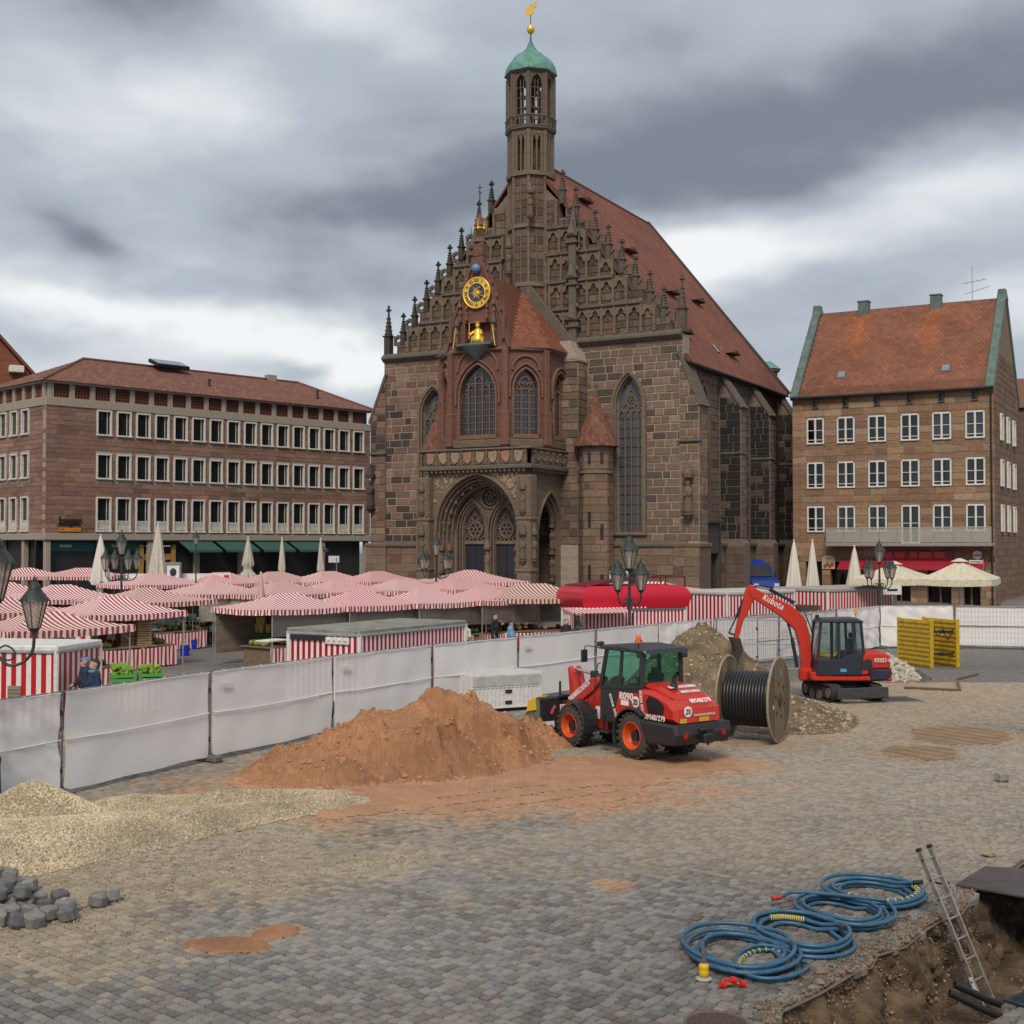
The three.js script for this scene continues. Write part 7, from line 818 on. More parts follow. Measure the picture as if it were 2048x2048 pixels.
// ---------- wheel loader ----------
{
 const t=thing('wheel_loader','compact red wheel loader with black cab and orange rims beside the sand heap','wheel loader',[2.745,0,-30.86],2.186);
 const red=mat([0.56,0.026,0.012],0.33,{map:rep(tGrain,0.8),clearcoat:0.3}),blk=mat([0.024,0.026,0.032],0.45,{map:g2}),rimM=mat([0.72,0.1,0.015],0.4,{map:g2}),white=mat([0.8,0.78,0.77],0.6),glass=mat([0.62,0.86,0.78],0.03,{transmission:1,thickness:0,ior:1.45}),tyreM=mat([0.06,0.054,0.048],0.92,{map:st1});
 const wheel=(x,z,R,w)=>{const s=Math.sign(z),W=new THREE.Group();W.name='wheel';W.position.set(x,R,z);t.add(W);const ty=[T(lathe([[R*0.56,-w/2],[R*0.8,-w/2],[R*0.92,-w*0.42],[R*0.96,-w*0.3],[R*0.96,w*0.3],[R*0.92,w*0.42],[R*0.8,w/2],[R*0.56,w/2]],40),0,0,0,Math.PI/2)];const n=22;for(let i=0;i<n;i++){const a=i/n*6.2832;for(const k of[-1,1]){const g=cbox(R*0.15,R*0.09,w*0.56,0,0,0,0.012);g.rotateY(k*0.55);T(g,0,0,k*w*0.24);T(g,0,R*0.975,0);g.rotateZ(a+(k>0?0.14:0));ty.push(g);}}obj('tyre',ty,tyreM,W);obj('rim',[T(lathe([[R*0.2,-0.02],[R*0.44,-0.02],[R*0.5,w*0.2],[R*0.58,w*0.38],[R*0.6,w*0.52],[R*0.56,w*0.52],[R*0.53,w*0.3]],32),0,0,0,s>0?Math.PI/2:-Math.PI/2)],rimM,W);obj('hub',T(lathe([[0,0.09],[R*0.2,0.09],[R*0.24,0],[R*0.24,-0.05]],16),0,0,0,s>0?Math.PI/2:-Math.PI/2),blk,W);};
 wheel(-1.17,-0.62,0.535,0.42);wheel(-1.17,0.62,0.535,0.42);wheel(1.17,-0.62,0.505,0.42);wheel(1.17,0.62,0.505,0.42);
 obj('chassis',[cbox(2.2,0.4,0.7,-1.2,0.62,0,0.03),cbox(1.3,0.45,0.55,0.75,0.62,0,0.03),cyl(0.12,0.12,1.5,-1.17,0.53,0,10,Math.PI/2),cyl(0.12,0.12,1.5,1.17,0.5,0,10,Math.PI/2)],blk,t);
 // engine hood: tapered body
 const hood=[extr([[-1.2,0.95],[-1.22,1.62],[-1.75,1.6],[-2.3,1.44],[-2.52,1.26],[-2.55,0.95]].reverse(),1.24,{bevel:0.09}).translate(0,0,-0.62),extr([[-1.22,1.6],[-1.25,1.74],[-1.75,1.71],[-2.2,1.56],[-2.32,1.43]].reverse(),0.9,{bevel:0.08}).translate(0,0,-0.45)];obj('engine_hood',hood,red,t);
 for(const s of[-1,1])obj('side_grille',extr([[-1.62,1.1],[-1.55,1.36],[-1.66,1.5],[-1.95,1.44],[-2.16,1.3],[-2.12,1.1]].reverse(),0.03).translate(0,0,s>0?0.7:-0.725),mat([0.015,0.017,0.025],0.25),t);
 obj('rear_bumper',[extr([[-1.45,0.93],[-2.68,0.93],[-2.72,0.72],[-2.6,0.48],[-1.75,0.42],[-1.62,0.55]],1.62,{bevel:0.05}).translate(0,0,-0.81)],blk,t);obj('tow_hitch',[cbox(0.2,0.22,0.3,-2.78,0.62,0,0.03),cyl(0.03,0.03,0.34,-2.82,0.64,0,8),cbox(0.1,0.08,0.4,-2.76,0.8,0,0.02)],metalDark,t);
 for(const s of[-1,1]){obj('tail_light',cyl(0.075,0.075,0.05,-2.7,0.7,s*0.58,14,0,0,Math.PI/2),mat([0.3,0.01,0.01],0.25),t);obj('rear_mudguard',[(()=>{const L=[];for(let i=0;i<10;i++){const a=-0.25+i*0.26;L.push(T(cbox(0.19,0.045,0.46,0,0,0,0.01),-1.17+Math.cos(a)*0.62,0.535+Math.sin(a)*0.62,s*0.64,0,0,a+Math.PI/2));}return join(L);})()],blk,t);obj('front_mudguard',[(()=>{const L=[];for(let i=0;i<8;i++){const a=1.35+i*0.26;L.push(T(cbox(0.18,0.04,0.44,0,0,0,0.01),1.17+Math.cos(a)*0.6,0.505+Math.sin(a)*0.6,s*0.64,0,0,a+Math.PI/2));}L.push(cbox(0.5,0.4,0.06,0.75,0.75,s*0.5,0.02));return join(L);})()],blk,t);}
 obj('exhaust',[cyl(0.055,0.055,0.3,-1.95,1.74,-0.22,10),tube([[-1.95,1.88,-0.22],[-1.98,1.94,-0.22],[-2.08,2.0,-0.22]],0.05,8,8),cyl(0.1,0.08,0.1,-1.95,1.72,-0.22,10)],blk,t);
 // cab
 const x0=-1.3,x1=0.1,zc=0.62;obj('cab_base',[extr([[x1+0.1,0.72],[x1+0.1,1.54],[x0+0.03,1.64],[x0+0.1,1.15],[x0+0.45,0.72]].reverse(),1.24,{bevel:0.02}).translate(0,0,-0.62)],mat([0.02,0.03,0.032],0.4),t);obj('cab_floor',cbox(1.3,0.1,1.1,-0.6,0.75,0,0.02),blk,t);
 const P=(n,a,b,w=0.085)=>obj('cab_pillar',beam(a,b,w,w),blk,t);for(const s of[-1,1]){P(0,[x1+0.1,1.52,s*zc],[x1 - 0.08,2.45,s*0.56]);P(0,[-0.52,1.56,s*(zc+0.01)],[-0.55,2.45,s*0.57],0.075);P(0,[x0+0.02,1.6,s*zc],[x0 - 0.02,2.45,s*0.56],0.1);P(0,[x1+0.1,1.52,s*zc],[x0,1.64,s*zc],0.07);}
 obj('cab_roof',[extr([[x1+0.14,2.44],[x1+0.02,2.54],[-0.5,2.58],[x0 - 0.15,2.52],[x0 - 0.2,2.42]].reverse(),1.3,{bevel:0.04}).translate(0,0,-0.65)],mat([0.03,0.036,0.048],0.4,{map:g2}),t);
 for(const s of[-1,1])obj('side_window',extr([[x1+0.08,1.55],[x1 - 0.08,2.43],[x0 - 0.02,2.43],[x0+0.03,1.64]].reverse(),0.012).translate(0,0,s*0.6),glass,t);obj('windscreen',T(cbox(0.012,0.95,1.12,0,0,0,0.003),x1+0.02,1.98,0,0,0,0.15),glass,t);obj('rear_window',T(cbox(0.012,1.0,1.12,0,0,0,0.003),x0 - 0.01,1.94,0),glass,t);
 obj('seat',[cbox(0.48,0.16,0.46,-0.82,1.28,0,0.05),T(cbox(0.14,0.62,0.44,0,0,0,0.05),-1.06,1.62,0,0,0,0.1),cbox(0.1,0.16,0.28,-1.1,1.98,0,0.04),cbox(0.4,0.5,0.4,-0.82,1.0,0,0.02)],black,t);obj('steering_wheel',[torus(0.18,0.018,-0.28,1.58,0,1.1,Math.PI/2,0,20,6),rod([-0.12,1.1,0],[-0.28,1.57,0],0.03)],black,t);obj('console',[cbox(0.25,0.65,0.4,0.0,1.1,0,0.05),cyl(0.02,0.02,0.35,-0.5,1.5,0.3,6)],black,t);
 obj('beacon',[cyl(0.07,0.07,0.05,-0.95,2.66,-0.42,12),lathe([[0.062,0],[0.062,0.1],[0.045,0.14],[0,0.15]],14,-0.95,2.68,-0.42)],mat([0.75,0.13,0.01],0.25),t);obj('beacon_stand',cyl(0.02,0.02,0.12,-0.95,2.58,-0.42,6),blk,t);obj('work_light',[cbox(0.12,0.12,0.16,x1+0.12,2.55,-0.6,0.02),cbox(0.12,0.12,0.16,x1+0.12,2.55,0.6,0.02),cbox(0.1,0.12,0.16,x0 - 0.22,2.36,-0.45,0.02),cbox(0.1,0.12,0.16,x0 - 0.22,2.36,0.5,0.02)],blk,t);obj('mirror',[tube([[x1+0.1,2.46,-0.64],[x1+0.35,2.5,-0.85],[x1+0.4,2.4,-0.88]],0.014,10,5),cbox(0.06,0.3,0.18,x1+0.4,2.26,-0.88,0.03),tube([[x1+0.1,2.46,0.64],[x1+0.35,2.5,0.85],[x1+0.4,2.4,0.88]],0.014,10,5),cbox(0.06,0.3,0.18,x1+0.4,2.26,0.88,0.03)],blk,t);obj('grab_rail',tube([[x1+0.2,1.1,-0.66],[x1+0.28,1.3,-0.68],[x1+0.2,2.0,-0.64],[x1+0.1,2.1,-0.62]],0.014,16,5),blk,t);obj('step',[cbox(0.35,0.05,0.2,-0.1,0.5,-0.7,0.01),cbox(0.05,0.4,0.05,0.05,0.7,-0.68,0.01)],blk,t);
 // front frame and loading arms
 obj('front_frame',[extr([[0.35,0.45],[1.3,0.45],[1.25,0.9],[0.85,1.55],[0.55,1.6],[0.4,1.2]],0.62,{bevel:0.03}).translate(0,0,-0.31),cbox(0.3,0.9,0.72,0.42,0.9,0,0.03)],red,t);obj('warning_label',[cbox(0.16,0.3,0.01,0.62,0.85,-0.36,0.002)],white,t);
 for(const s of[-1,1])obj('loading_arm',[extr([[0.5,1.62],[0.62,1.72],[0.85,1.66],[1.7,1.12],[2.12,0.62],[2.2,0.4],[2.05,0.36],[1.55,0.86],[0.7,1.4]],0.09,{bevel:0.015}).translate(0,0,s*0.36 - 0.045)],red,t);obj('cross_tube',[cyl(0.09,0.09,0.7,1.62,0.95,0,12,Math.PI/2)],red,t);
 obj('tilt_lever',[extr([[1.5,0.7],[1.66,1.05],[1.86,1.72],[1.98,1.86],[2.06,1.8],[1.98,1.2],[2.0,0.8],[1.85,0.55]],0.1,{bevel:0.015}).translate(0,0,-0.17),extr([[1.5,0.7],[1.66,1.05],[1.86,1.72],[1.98,1.86],[2.06,1.8],[1.98,1.2],[2.0,0.8],[1.85,0.55]],0.1,{bevel:0.015}).translate(0,0,0.07)],red,t);obj('tilt_cylinder',[rod([0.75,1.62,0],[1.25,1.72,0],0.075,12),cbox(0.14,0.2,0.2,1.2,1.7,0,0.03)],blk,t);obj('cylinder_rod',rod([1.25,1.72,0],[1.95,1.78,0],0.04,10),mat([0.6,0.6,0.6],0.18,{metalness:1}),t);obj('lift_cylinder',[rod([0.7,0.75,-0.42],[1.35,0.95,-0.42],0.06,10),rod([0.7,0.75,0.42],[1.35,0.95,0.42],0.06,10)],whitePaint,t);
 // bucket with quick hitch
 obj('bucket',[extr([[2.1,0.18],[2.18,1.06],[2.3,1.1],[2.42,1.02],[2.35,0.5],[2.5,0.3],[3.2,0.2],[3.2,0.16],[2.4,0.1]],1.9,{bevel:0.015}).translate(0,0,-0.95)],mat([0.02,0.021,0.024],0.5,{map:st1}),t);for(const s of[-1,1])obj('bucket_side',extr([[2.15,0.14],[2.2,1.06],[2.42,1.04],[3.2,0.22],[3.2,0.16]],0.04).translate(0,0,s*0.95 - 0.02),mat([0.22,0.2,0.18],0.6,{metalness:0.3,map:st1}),t);obj('bucket_corner',[extr([[2.32,0.78],[2.36,1.08],[2.62,0.98],[2.7,0.7]],0.05).translate(0,0,-1.01),cbox(0.03,0.05,0.3,2.3,1.1,-0.8,0.005)],mat([0.7,0.48,0.01],0.5),t);obj('hitch_post',[cyl(0.03,0.03,0.4,2.15,1.28,-0.35,8),cyl(0.03,0.03,0.34,2.15,1.25,0.4,8),cbox(0.12,0.08,0.8,2.14,1.1,0,0.02)],blk,t);
 // lettering: left side (local -z), rear (local -x)
 const side=(str,size,x,y,w,rz=0,z=-0.742)=>text(str,size,0.006,x,y,z,{width:w,ry:Math.PI,rz:-rz}),slopeT=0;const back=(str,size,y,z,w,x,lean=0)=>{const g=text(str,size,0.006,0,0,0,{width:w});g.rotateX(-lean);g.rotateY(-Math.PI/2);return g.translate(x,y,z);};
 obj('lettering',[side('R090',0.17,-0.8,1.4,0.48,0,-0.662),side('miete mich',0.09,-0.34,1.12,0.62,1.15,-0.662),side('miete mich',0.1,-1.42,1.32,0.55,1.4,-0.725),side('09148/279',0.12,-1.85,1.02,0.7,0,-0.725),back('BAUMASCHINEN',0.12,1.69,-0.0,0.8,-1.98,1.25),back('MIETE MICH',0.1,1.6,0.05,0.56,-2.19,1.2),back('09148/279',0.12,1.42,0.1,0.62,-2.47,0.85)],white,t);obj('red_side_panel',[extr([[-0.32,0.86],[-0.52,1.46],[-1.22,1.5],[-1.32,1.02],[-1.17,1.19],[-0.8,1.14]].reverse(),0.03).translate(0,0,-0.65)],red,t);obj('price_label',cbox(0.28,0.12,0.006,-0.74,1.24,-0.662,0.002),white,t);
 obj('arm_lettering',[side('BAUMASCHINEN',0.13,1.28,1.32,0.95,-0.57,-0.425)],white,t);obj('bucket_lettering',[back('miete mich',0.17,0.86,0.2,1.2,2.09,0),back('09148/279',0.16,0.6,0.2,1.2,2.08,0)],white,t);obj('bucket_label',[cbox(0.006,0.16,0.3,2.1,0.42,-0.72,0.002)],white,t);obj('red_slash',T(cbox(0.006,0.24,0.08,0,0,0,0.002),2.11,0.78,-0.6,0.6),mat([0.6,0.1,0.1],0.5),t);
 for(const[g,nm]of[[T(cyl(0.13,0.13,0.012,0,0,0,24,Math.PI/2),-1.14,1.3,-0.67),0],[T(cyl(0.12,0.12,0.012,0,0,0,24,0,0,Math.PI/2),-2.56,1.2,-0.36),1]]){const d=obj('speed_disc',g,white,t);obj('speed_number',nm?back('20',0.12,1.2,-0.36,0.15,-2.567):side('20',0.13,-1.14,1.3,0.16,0,-0.684),black,d);}
 obj('maker_lettering',[back('www.nb-baumaschinen.de',0.06,1.12,0.14,0.66,-2.562)],mat([0.7,0.5,0.42],0.5),t);obj('rear_plate',[cbox(0.012,0.1,0.3,-2.57,1.01,0.12,0.002),cbox(0.012,0.1,0.2,-2.56,1.0,-0.5,0.002)],mat([0.6,0.36,0.03],0.5),t);
}
// ---------- cable drum ----------
{
 const t=thing('cable_drum','large weathered wooden cable drum wound with thick black cable','cable drum',[6.08,0,-32.25],Math.atan2(-0.45,0.89));const R=1.06,wM=[0,1,2].map((i)=>mat([[0.225,0.165,0.108],[0.17,0.122,0.08],[0.27,0.205,0.14]][i],0.88,{map:rep(tWood,0.25,0.9),bumpMap:ro2,bumpScale:0.004}));
 for(const s of[-1,1]){const n=14,pw=2*R/n,rr=rng(40+s);for(let i=0;i<n;i++){const z0=-R+i*pw+0.004,z1=z0+pw - 0.008,P=[];const steps=5;for(let k=0;k<=steps;k++){const z=lerp(z0,z1,k/steps);P.push([z,Math.sqrt(Math.max(0,(R - 0.012)**2 - z*z))]);}for(let k=steps;k>=0;k--){const z=lerp(z0,z1,k/steps);P.push([z,-Math.sqrt(Math.max(0,(R - 0.012)**2 - z*z))]);}const g=extr(P.reverse(),0.055+rr()*0.008).rotateY(Math.PI/2);obj('plank',g.translate(s>0?0.62:-0.69,R,0),wM[Math.floor(rr()*3)],t);}
 obj('flange_rim',T(torus(R - 0.015,0.035,0,0,0,0,Math.PI/2,0,60,8),s*0.65,R,0),mat([0.33,0.28,0.2],0.85,{map:st1}),t);obj('hub_plate',[T(cbox(0.03,0.28,0.28,0,0,0,0.01),s*0.695,R,0,0.6)],mat([0.06,0.045,0.035],0.8),t);for(let i=0;i<6;i++)obj('bolt_hole',T(cbox(0.02,0.07,0.07,0,0,0,0.006),s*0.69,R+0.42*Math.sin(i*1.047+0.3),0.42*Math.cos(i*1.047+0.3),0.3),mat([0.05,0.035,0.025],0.85),t);}
 const cable=mat([0.02,0.021,0.024],0.38),turns=15;for(let i=0;i<turns;i++)obj('cable_turn',T(torus(0.66,0.042,0,0,0,0,Math.PI/2,0,48,10),-0.56+i*0.08,R,0),cable,t);obj('core',T(cyl(0.64,0.64,1.24,0,0,0,32),0,R,0,0,0,Math.PI/2),cable,t);obj('blue_mark',T(extr([[-0.09,0.1],[0,0.04],[0.09,0.1],[0.05,-0.12],[-0.05,-0.12]],0.01),0.687,R+0.66,-0.05,0,Math.PI/2),mat([0.1,0.25,0.35],0.6),t);obj('paper_tag',cbox(0.005,0.1,0.08,0.69,R - 0.12,0.62,0.001),whitePaint,t);
}
// ---------- mini excavator ----------
{
 const t=thing('mini_excavator','small red tracked excavator with its arm lowered onto the earth mound','excavator',[10.6,0,-41.1],0);const red=mat([0.56,0.03,0.012],0.35,{map:rep(tGrain,0.8),clearcoat:0.25}),navy=mat([0.022,0.03,0.05],0.4,{map:g2}),glass=mat([0.75,0.82,0.82],0.04,{transmission:1,thickness:0}),hyd=mat([0.6,0.6,0.6],0.18,{metalness:1});
 const U=new THREE.Group();U.name='undercarriage';U.rotation.y=0.25;t.add(U);for(const s of[-1,1]){const L=2.0,r=0.26,loop=[];const N=44;for(let i=0;i<N;i++){const per=2*(L - 2*r)+2*Math.PI*r,d=i/N*per,st=L - 2*r;let x,y,a;if(d<st){x=-st/2+d;y=2*r;a=0;}else if(d<st+Math.PI*r){const q=(d - st)/r;x=st/2+Math.sin(q)*r;y=r+Math.cos(q)*r;a=-q;}else if(d<2*st+Math.PI*r){x=st/2 -(d - st - Math.PI*r);y=0;a=Math.PI;}else{const q=(d - 2*st - Math.PI*r)/r;x=-st/2 - Math.sin(q)*r;y=r - Math.cos(q)*r;a=Math.PI - q;}loop.push(T(T(cbox(0.12,0.05,0.36,0,0,0,0.01),0,0,0),x,y*0.95+0.028,0,0,0,a));}obj('track',[join(loop).rotateY(Math.PI/2).translate(s*0.72,0,0),cbox(0.3,0.42,1.5,s*0.72,0.28,0,0.1)],mat([0.035,0.032,0.03],0.9,{map:st1}),U);obj('roller',[-0.75,-0.3,0.15,0.75].map((z)=>cyl(0.16,0.16,0.38,s*0.72,z===-0.75||z===0.75?0.28:0.17,z,14,0,0,Math.PI/2)),mat([0.2,0.17,0.14],0.7,{metalness:0.4,map:st1}),U);}obj('car_body',[cbox(1.1,0.22,0.9,0,0.42,0,0.05),cyl(0.4,0.4,0.14,0,0.58,0,20)],black,U);obj('dozer_blade',[cbox(1.75,0.34,0.08,0,0.32,1.32,0.03),rod([-0.4,0.4,0.4],[-0.5,0.3,1.3],0.06),rod([0.4,0.4,0.4],[0.5,0.3,1.3],0.06)],mat([0.05,0.05,0.05],0.7,{map:st1}),U);
 // upper structure looks to -x
 obj('deck',[cbox(2.5,0.16,1.55,0.15,0.72,0,0.04),cbox(0.9,0.26,1.4,-0.7,0.78,0,0.05)],red,t);obj('counterweight',[extr([[0.7,0.62],[1.25,0.66],[1.38,0.8],[1.38,1.02],[0.6,1.02]],1.5,{bevel:0.06}).translate(0,0,-0.75)],navy,t);obj('engine_cover',[extr([[0.15,1.0],[0.35,1.42],[0.7,1.56],[1.22,1.52],[1.38,1.4],[1.36,1.0]],1.34,{bevel:0.07}).translate(0,0,-0.67)],red,t);obj('side_cover',extr([[-0.02,0.86],[0.12,1.2],[0.4,1.42],[0.72,1.44],[0.62,0.86]],0.03).translate(0,0,0.76),red,t);obj('vent',extr([[0.4,1.0],[0.45,1.26],[0.62,1.34],[0.74,1.3],[0.78,1.0]],0.02).translate(0,0,0.795),black,t);
 const cx0=-1.0,cx1=0.5,cz=0.28;obj('cab_lower',[extr([[cx0,0.82],[cx0+0.05,1.3],[-0.25,1.3],[-0.05,1.45],[0.5,1.52],[0.45,0.82]],0.95,{bevel:0.02}).translate(0,0,cz - 0.45)],navy,t);for(const z of[cz - 0.44,cz+0.46])obj('cab_pillar',[beam([cx0+0.05,1.28,z],[cx0+0.16,2.5,z],0.08,0.08),beam([-0.28,1.28,z],[-0.28,2.5,z],0.09,0.07),beam([0.2,1.45,z],[0.16,2.5,z],0.09,0.07),beam([0.5,1.5,z],[0.42,2.5,z],0.09,0.08)],navy,t);obj('cab_roof',[extr([[cx0+0.1,2.48],[cx0+0.2,2.6],[0.3,2.62],[0.5,2.52],[0.46,2.46]],1.0,{bevel:0.04}).translate(0,0,cz - 0.49)],mat([0.035,0.05,0.07],0.4,{map:g2}),t);
 for(const z of[cz - 0.44,cz+0.46])obj('side_window',box(1.3,1.1,0.01,-0.25,1.95,z),glass,t);obj('windscreen',T(box(0.01,1.2,0.86),cx0+0.1,1.9,cz,0,0,-0.09),glass,t);obj('seat',[cbox(0.4,0.14,0.42,0,1.35,cz,0.04),cbox(0.14,0.6,0.42,0.2,1.65,cz,0.05),cbox(0.1,0.16,0.28,0.22,2.05,cz,0.03),cbox(0.3,0.12,0.12,-0.1,1.55,cz+0.3,0.02),cyl(0.02,0.02,0.3,-0.2,1.7,cz+0.3,6)],black,t);obj('rear_window',box(0.01,0.9,0.86,0.46,2.0,cz),glass,t);obj('beacon',[cyl(0.02,0.02,0.12,0.3,2.68,cz+0.3,6),lathe([[0.055,0],[0.055,0.1],[0.03,0.13],[0,0.135]],12,0.3,2.74,cz+0.3)],mat([0.7,0.25,0.02],0.3),t);obj('work_light',cbox(0.12,0.1,0.1,-0.85,2.66,cz,0.02),black,t);
 // boom, arm, bucket in the plane z = -0.05
 const boom=[[-1.02,0.78],[-1.28,0.82],[-1.44,2.1],[-1.62,2.5],[-1.9,2.82],[-2.75,3.4],[-2.98,3.5],[-3.0,3.3],[-2.75,3.12],[-2.05,2.5],[-1.72,2.05]].map(([x,y])=>[x+0.0,y]);const bm=[[-1.05,0.8],[-0.98,1.0],[-1.02,2.0],[-1.2,2.62],[-1.62,2.98],[-2.82,3.55],[-3.02,3.52],[-3.0,3.32],[-1.95,2.62],[-1.5,2.2],[-1.36,1.7],[-1.28,0.85]];obj('boom',extr(bm,0.24,{bevel:0.025}).translate(0,0,-0.17),red,t);obj('boom_bracket',[cbox(0.42,0.4,0.4,-1.15,0.78,-0.05,0.05)],red,t);
 obj('arm',extr([[-2.78,3.62],[-2.95,3.66],[-3.06,3.5],[-3.3,2.6],[-3.46,1.92],[-3.34,1.86],[-3.16,2.5],[-2.92,2.95],[-2.76,3.3]].reverse(),0.2,{bevel:0.02}).translate(0,0,-0.15),red,t);obj('boom_cylinder',[rod([-1.42,1.0,-0.05],[-1.58,1.9,-0.05],0.06,10),rod([-1.58,1.9,-0.05],[-1.72,2.45,-0.05],0.035,8)],navy,t);obj('arm_cylinder',[rod([-1.5,3.08,-0.05],[-2.3,3.5,-0.05],0.055,10)],navy,t);obj('cylinder_rod',[rod([-2.3,3.5,-0.05],[-2.86,3.62,-0.05],0.03,8)],hyd,t);obj('bucket_cylinder',[rod([-3.12,3.2,-0.05],[-3.38,2.6,-0.05],0.045,10),rod([-3.38,2.6,-0.05],[-3.62,2.1,-0.05],0.025,8),beam([-3.62,2.1,-0.05],[-3.36,2.02,-0.05],0.12,0.06)],black,t);obj('hoses',[tube([[-1.3,2.8,0.08],[-1.8,3.2,0.1],[-2.4,3.6,0.08],[-2.8,3.62,0.06]],0.02,20,5),tube([[-1.02,1.0,0.1],[-0.96,2.0,0.12],[-1.2,2.75,0.1]],0.02,16,5)],black,t);obj('bucket',[extr([[-3.6,1.95],[-3.3,1.95],[-3.2,1.6],[-3.35,1.3],[-3.6,1.25],[-3.45,1.5],[-3.5,1.75]],0.6,{bevel:0.01}).translate(0,0,-0.35)],mat([0.06,0.045,0.04],0.7,{metalness:0.4,map:st1}),t);
 obj('boom_lettering',text('Kubota',0.19,0.008,-2.2,3.1,0.096,{rz:-0.52,width:0.72}),whitePaint,t);obj('rear_lettering',text('KX057-4',0.13,0.008,1.08,1.3,0.8,{width:0.5}),whitePaint,t);obj('deck_stripe',[text('Kubota',0.08,0.008,-0.75,0.8,0.71,{width:0.45})],mat([0.75,0.65,0.4],0.5),t);obj('blue_label',cbox(0.2,0.1,0.006,-0.15,0.98,0.8,0.002),mat([0.1,0.3,0.55],0.5),t);
}
// ---------- earth mound, rubble ----------
{
 const em=new THREE.MeshStandardMaterial({roughness:0.97,vertexColors:true,map:rep(tGrain,0.6),bumpMap:rep(tRough,0.5),bumpScale:0.05});
 const hM=(x,z)=>{const d=Math.hypot((x - 6.45)/1.0,(z+43.2)/1.25),b=2.25*(1 - Math.pow(d/2.7,1.25)),e=0.55*(1 - Math.hypot((x - 7.3)/2.6,(z+37.5)/4.2));const h=Math.max(b,e);return h<-0.3?-0.4:h+sstep(h,-0.1,0.4)*(0.16*fbm(x*1.6,z*1.6,41,4)+0.2*Math.max(0,fbm(x*3.4,z*3.4,47,3)));};
 const m=heap('earth_mound',2.5,11,-47.5,-32.6,0.09,hM,(x,z,h)=>{const n=0.8+0.5*fbm(x*2.2,z*2.2,43,4);return[0.3*n,0.225*n,0.135*n];},em,0.0);tag(m,'steep mound of dug out brown earth behind the loader and drum','earth mound');
 for(let v=0;v<2;v++)scatter('clods',m,2600,530+v,(r)=>{const x=2.5+r()*8.5,z=-47.5+r()*14.9,h=hM(x,z);if(h<0.02)return null;const n=0.6+0.8*r();return[x,h,z,0.03+r()*r()*0.16,[0.32*n,0.25*n,0.16*n]];},pebbleM);
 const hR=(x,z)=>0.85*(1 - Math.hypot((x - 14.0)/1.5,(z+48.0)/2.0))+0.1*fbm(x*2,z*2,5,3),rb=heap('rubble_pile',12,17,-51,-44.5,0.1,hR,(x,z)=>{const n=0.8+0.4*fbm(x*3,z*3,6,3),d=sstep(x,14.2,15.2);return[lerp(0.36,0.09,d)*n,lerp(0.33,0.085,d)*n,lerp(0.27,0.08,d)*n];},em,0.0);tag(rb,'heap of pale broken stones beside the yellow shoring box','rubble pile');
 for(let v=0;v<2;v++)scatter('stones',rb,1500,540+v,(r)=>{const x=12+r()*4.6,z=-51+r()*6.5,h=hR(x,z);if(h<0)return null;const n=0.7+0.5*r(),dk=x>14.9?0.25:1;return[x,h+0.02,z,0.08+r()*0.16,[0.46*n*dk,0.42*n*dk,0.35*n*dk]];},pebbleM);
 const ch=scatter('brick_chips',scene,700,545,(r)=>{const a=r()*6.28,q=Math.sqrt(r()),x=7.5+Math.cos(a)*q*1.6,z=-34.3+Math.sin(a)*q*1.0,n=0.6+0.6*r();return[x,0.02,z,0.02+r()*0.07,[0.3*n,0.21*n,0.13*n]];},pebbleM);tag(ch,'scattered brick and stone chips at the foot of the cable drum','rubble',null,'stuff');
}
// ---------- stacked plastic barriers ----------
{
 const wht=mat([0.68,0.68,0.67],0.5,{map:g2}),gry=mat([0.46,0.46,0.45],0.5,{map:g2}),slots=[[0.45,0.5],[0.45,0.22]],one=[extr([[-1.06,0.7],[1.06,0.7],[1.06,1.0],[-1.06,1.0]],0.05,{bevel:0.012}).translate(0,0,-0.025)],low=[cbox(2.1,0.05,0.045,0,0.68,0,0.01),cbox(2.1,0.05,0.045,0,0.12,0,0.01)];for(let i=0;i<17;i++)low.push(cbox(0.05,0.56,0.035,-1.0+i*0.125,0.4,0,0.01));low.push(box(2.0,0.54,0.012,0,0.4,-0.012));const frame=[cbox(0.06,1.0,0.06,-1.06,0.55,0,0.015),cbox(0.06,1.0,0.06,1.06,0.55,0,0.015),...Array.from({length:16},(_,i)=>cyl(0.03,0.025,0.06,-0.98+i*0.13,1.03,0,8)),...[-1,1].map((s)=>cbox(0.1,0.12,0.075,s*0.95,0.06,0,0.02))];const gA=join(one),gB=join(low),gC=join(frame),R=rng(3);
 const dots=join(Array.from({length:7},(_,i)=>cyl(0.02,0.02,0.012,-0.8+i*0.26,0.85+(i % 2)*0.08,0.032,8,Math.PI/2))),win=join([box(0.2,0.1,0.05,0.05,0.55,0),box(0.2,0.1,0.05,0.05,0.25,0)]);
 for(let i=0;i<10;i++){const ord=['front','second','third','fourth','fifth','sixth','seventh','eighth','ninth','hindmost'][i],t=thing('plastic_barrier',`white plastic barrier, ${ord} of the stack by the fence`,'barrier',[-0.15 - i*0.07,0,-37.9 - i*0.125],0.47,'stacked plastic barriers');t.rotation.z=(R()- 0.5)*0.01;[['top_board',gA,gry],['slatted_panel',gB,wht],['frame',gC,wht],['studs',dots,gry],['slot',win,black]].forEach(([n,g,m])=>{const o=new THREE.Mesh(g,m);o.name=n;t.add(o);});t.scale.setScalar(1.08);}
}
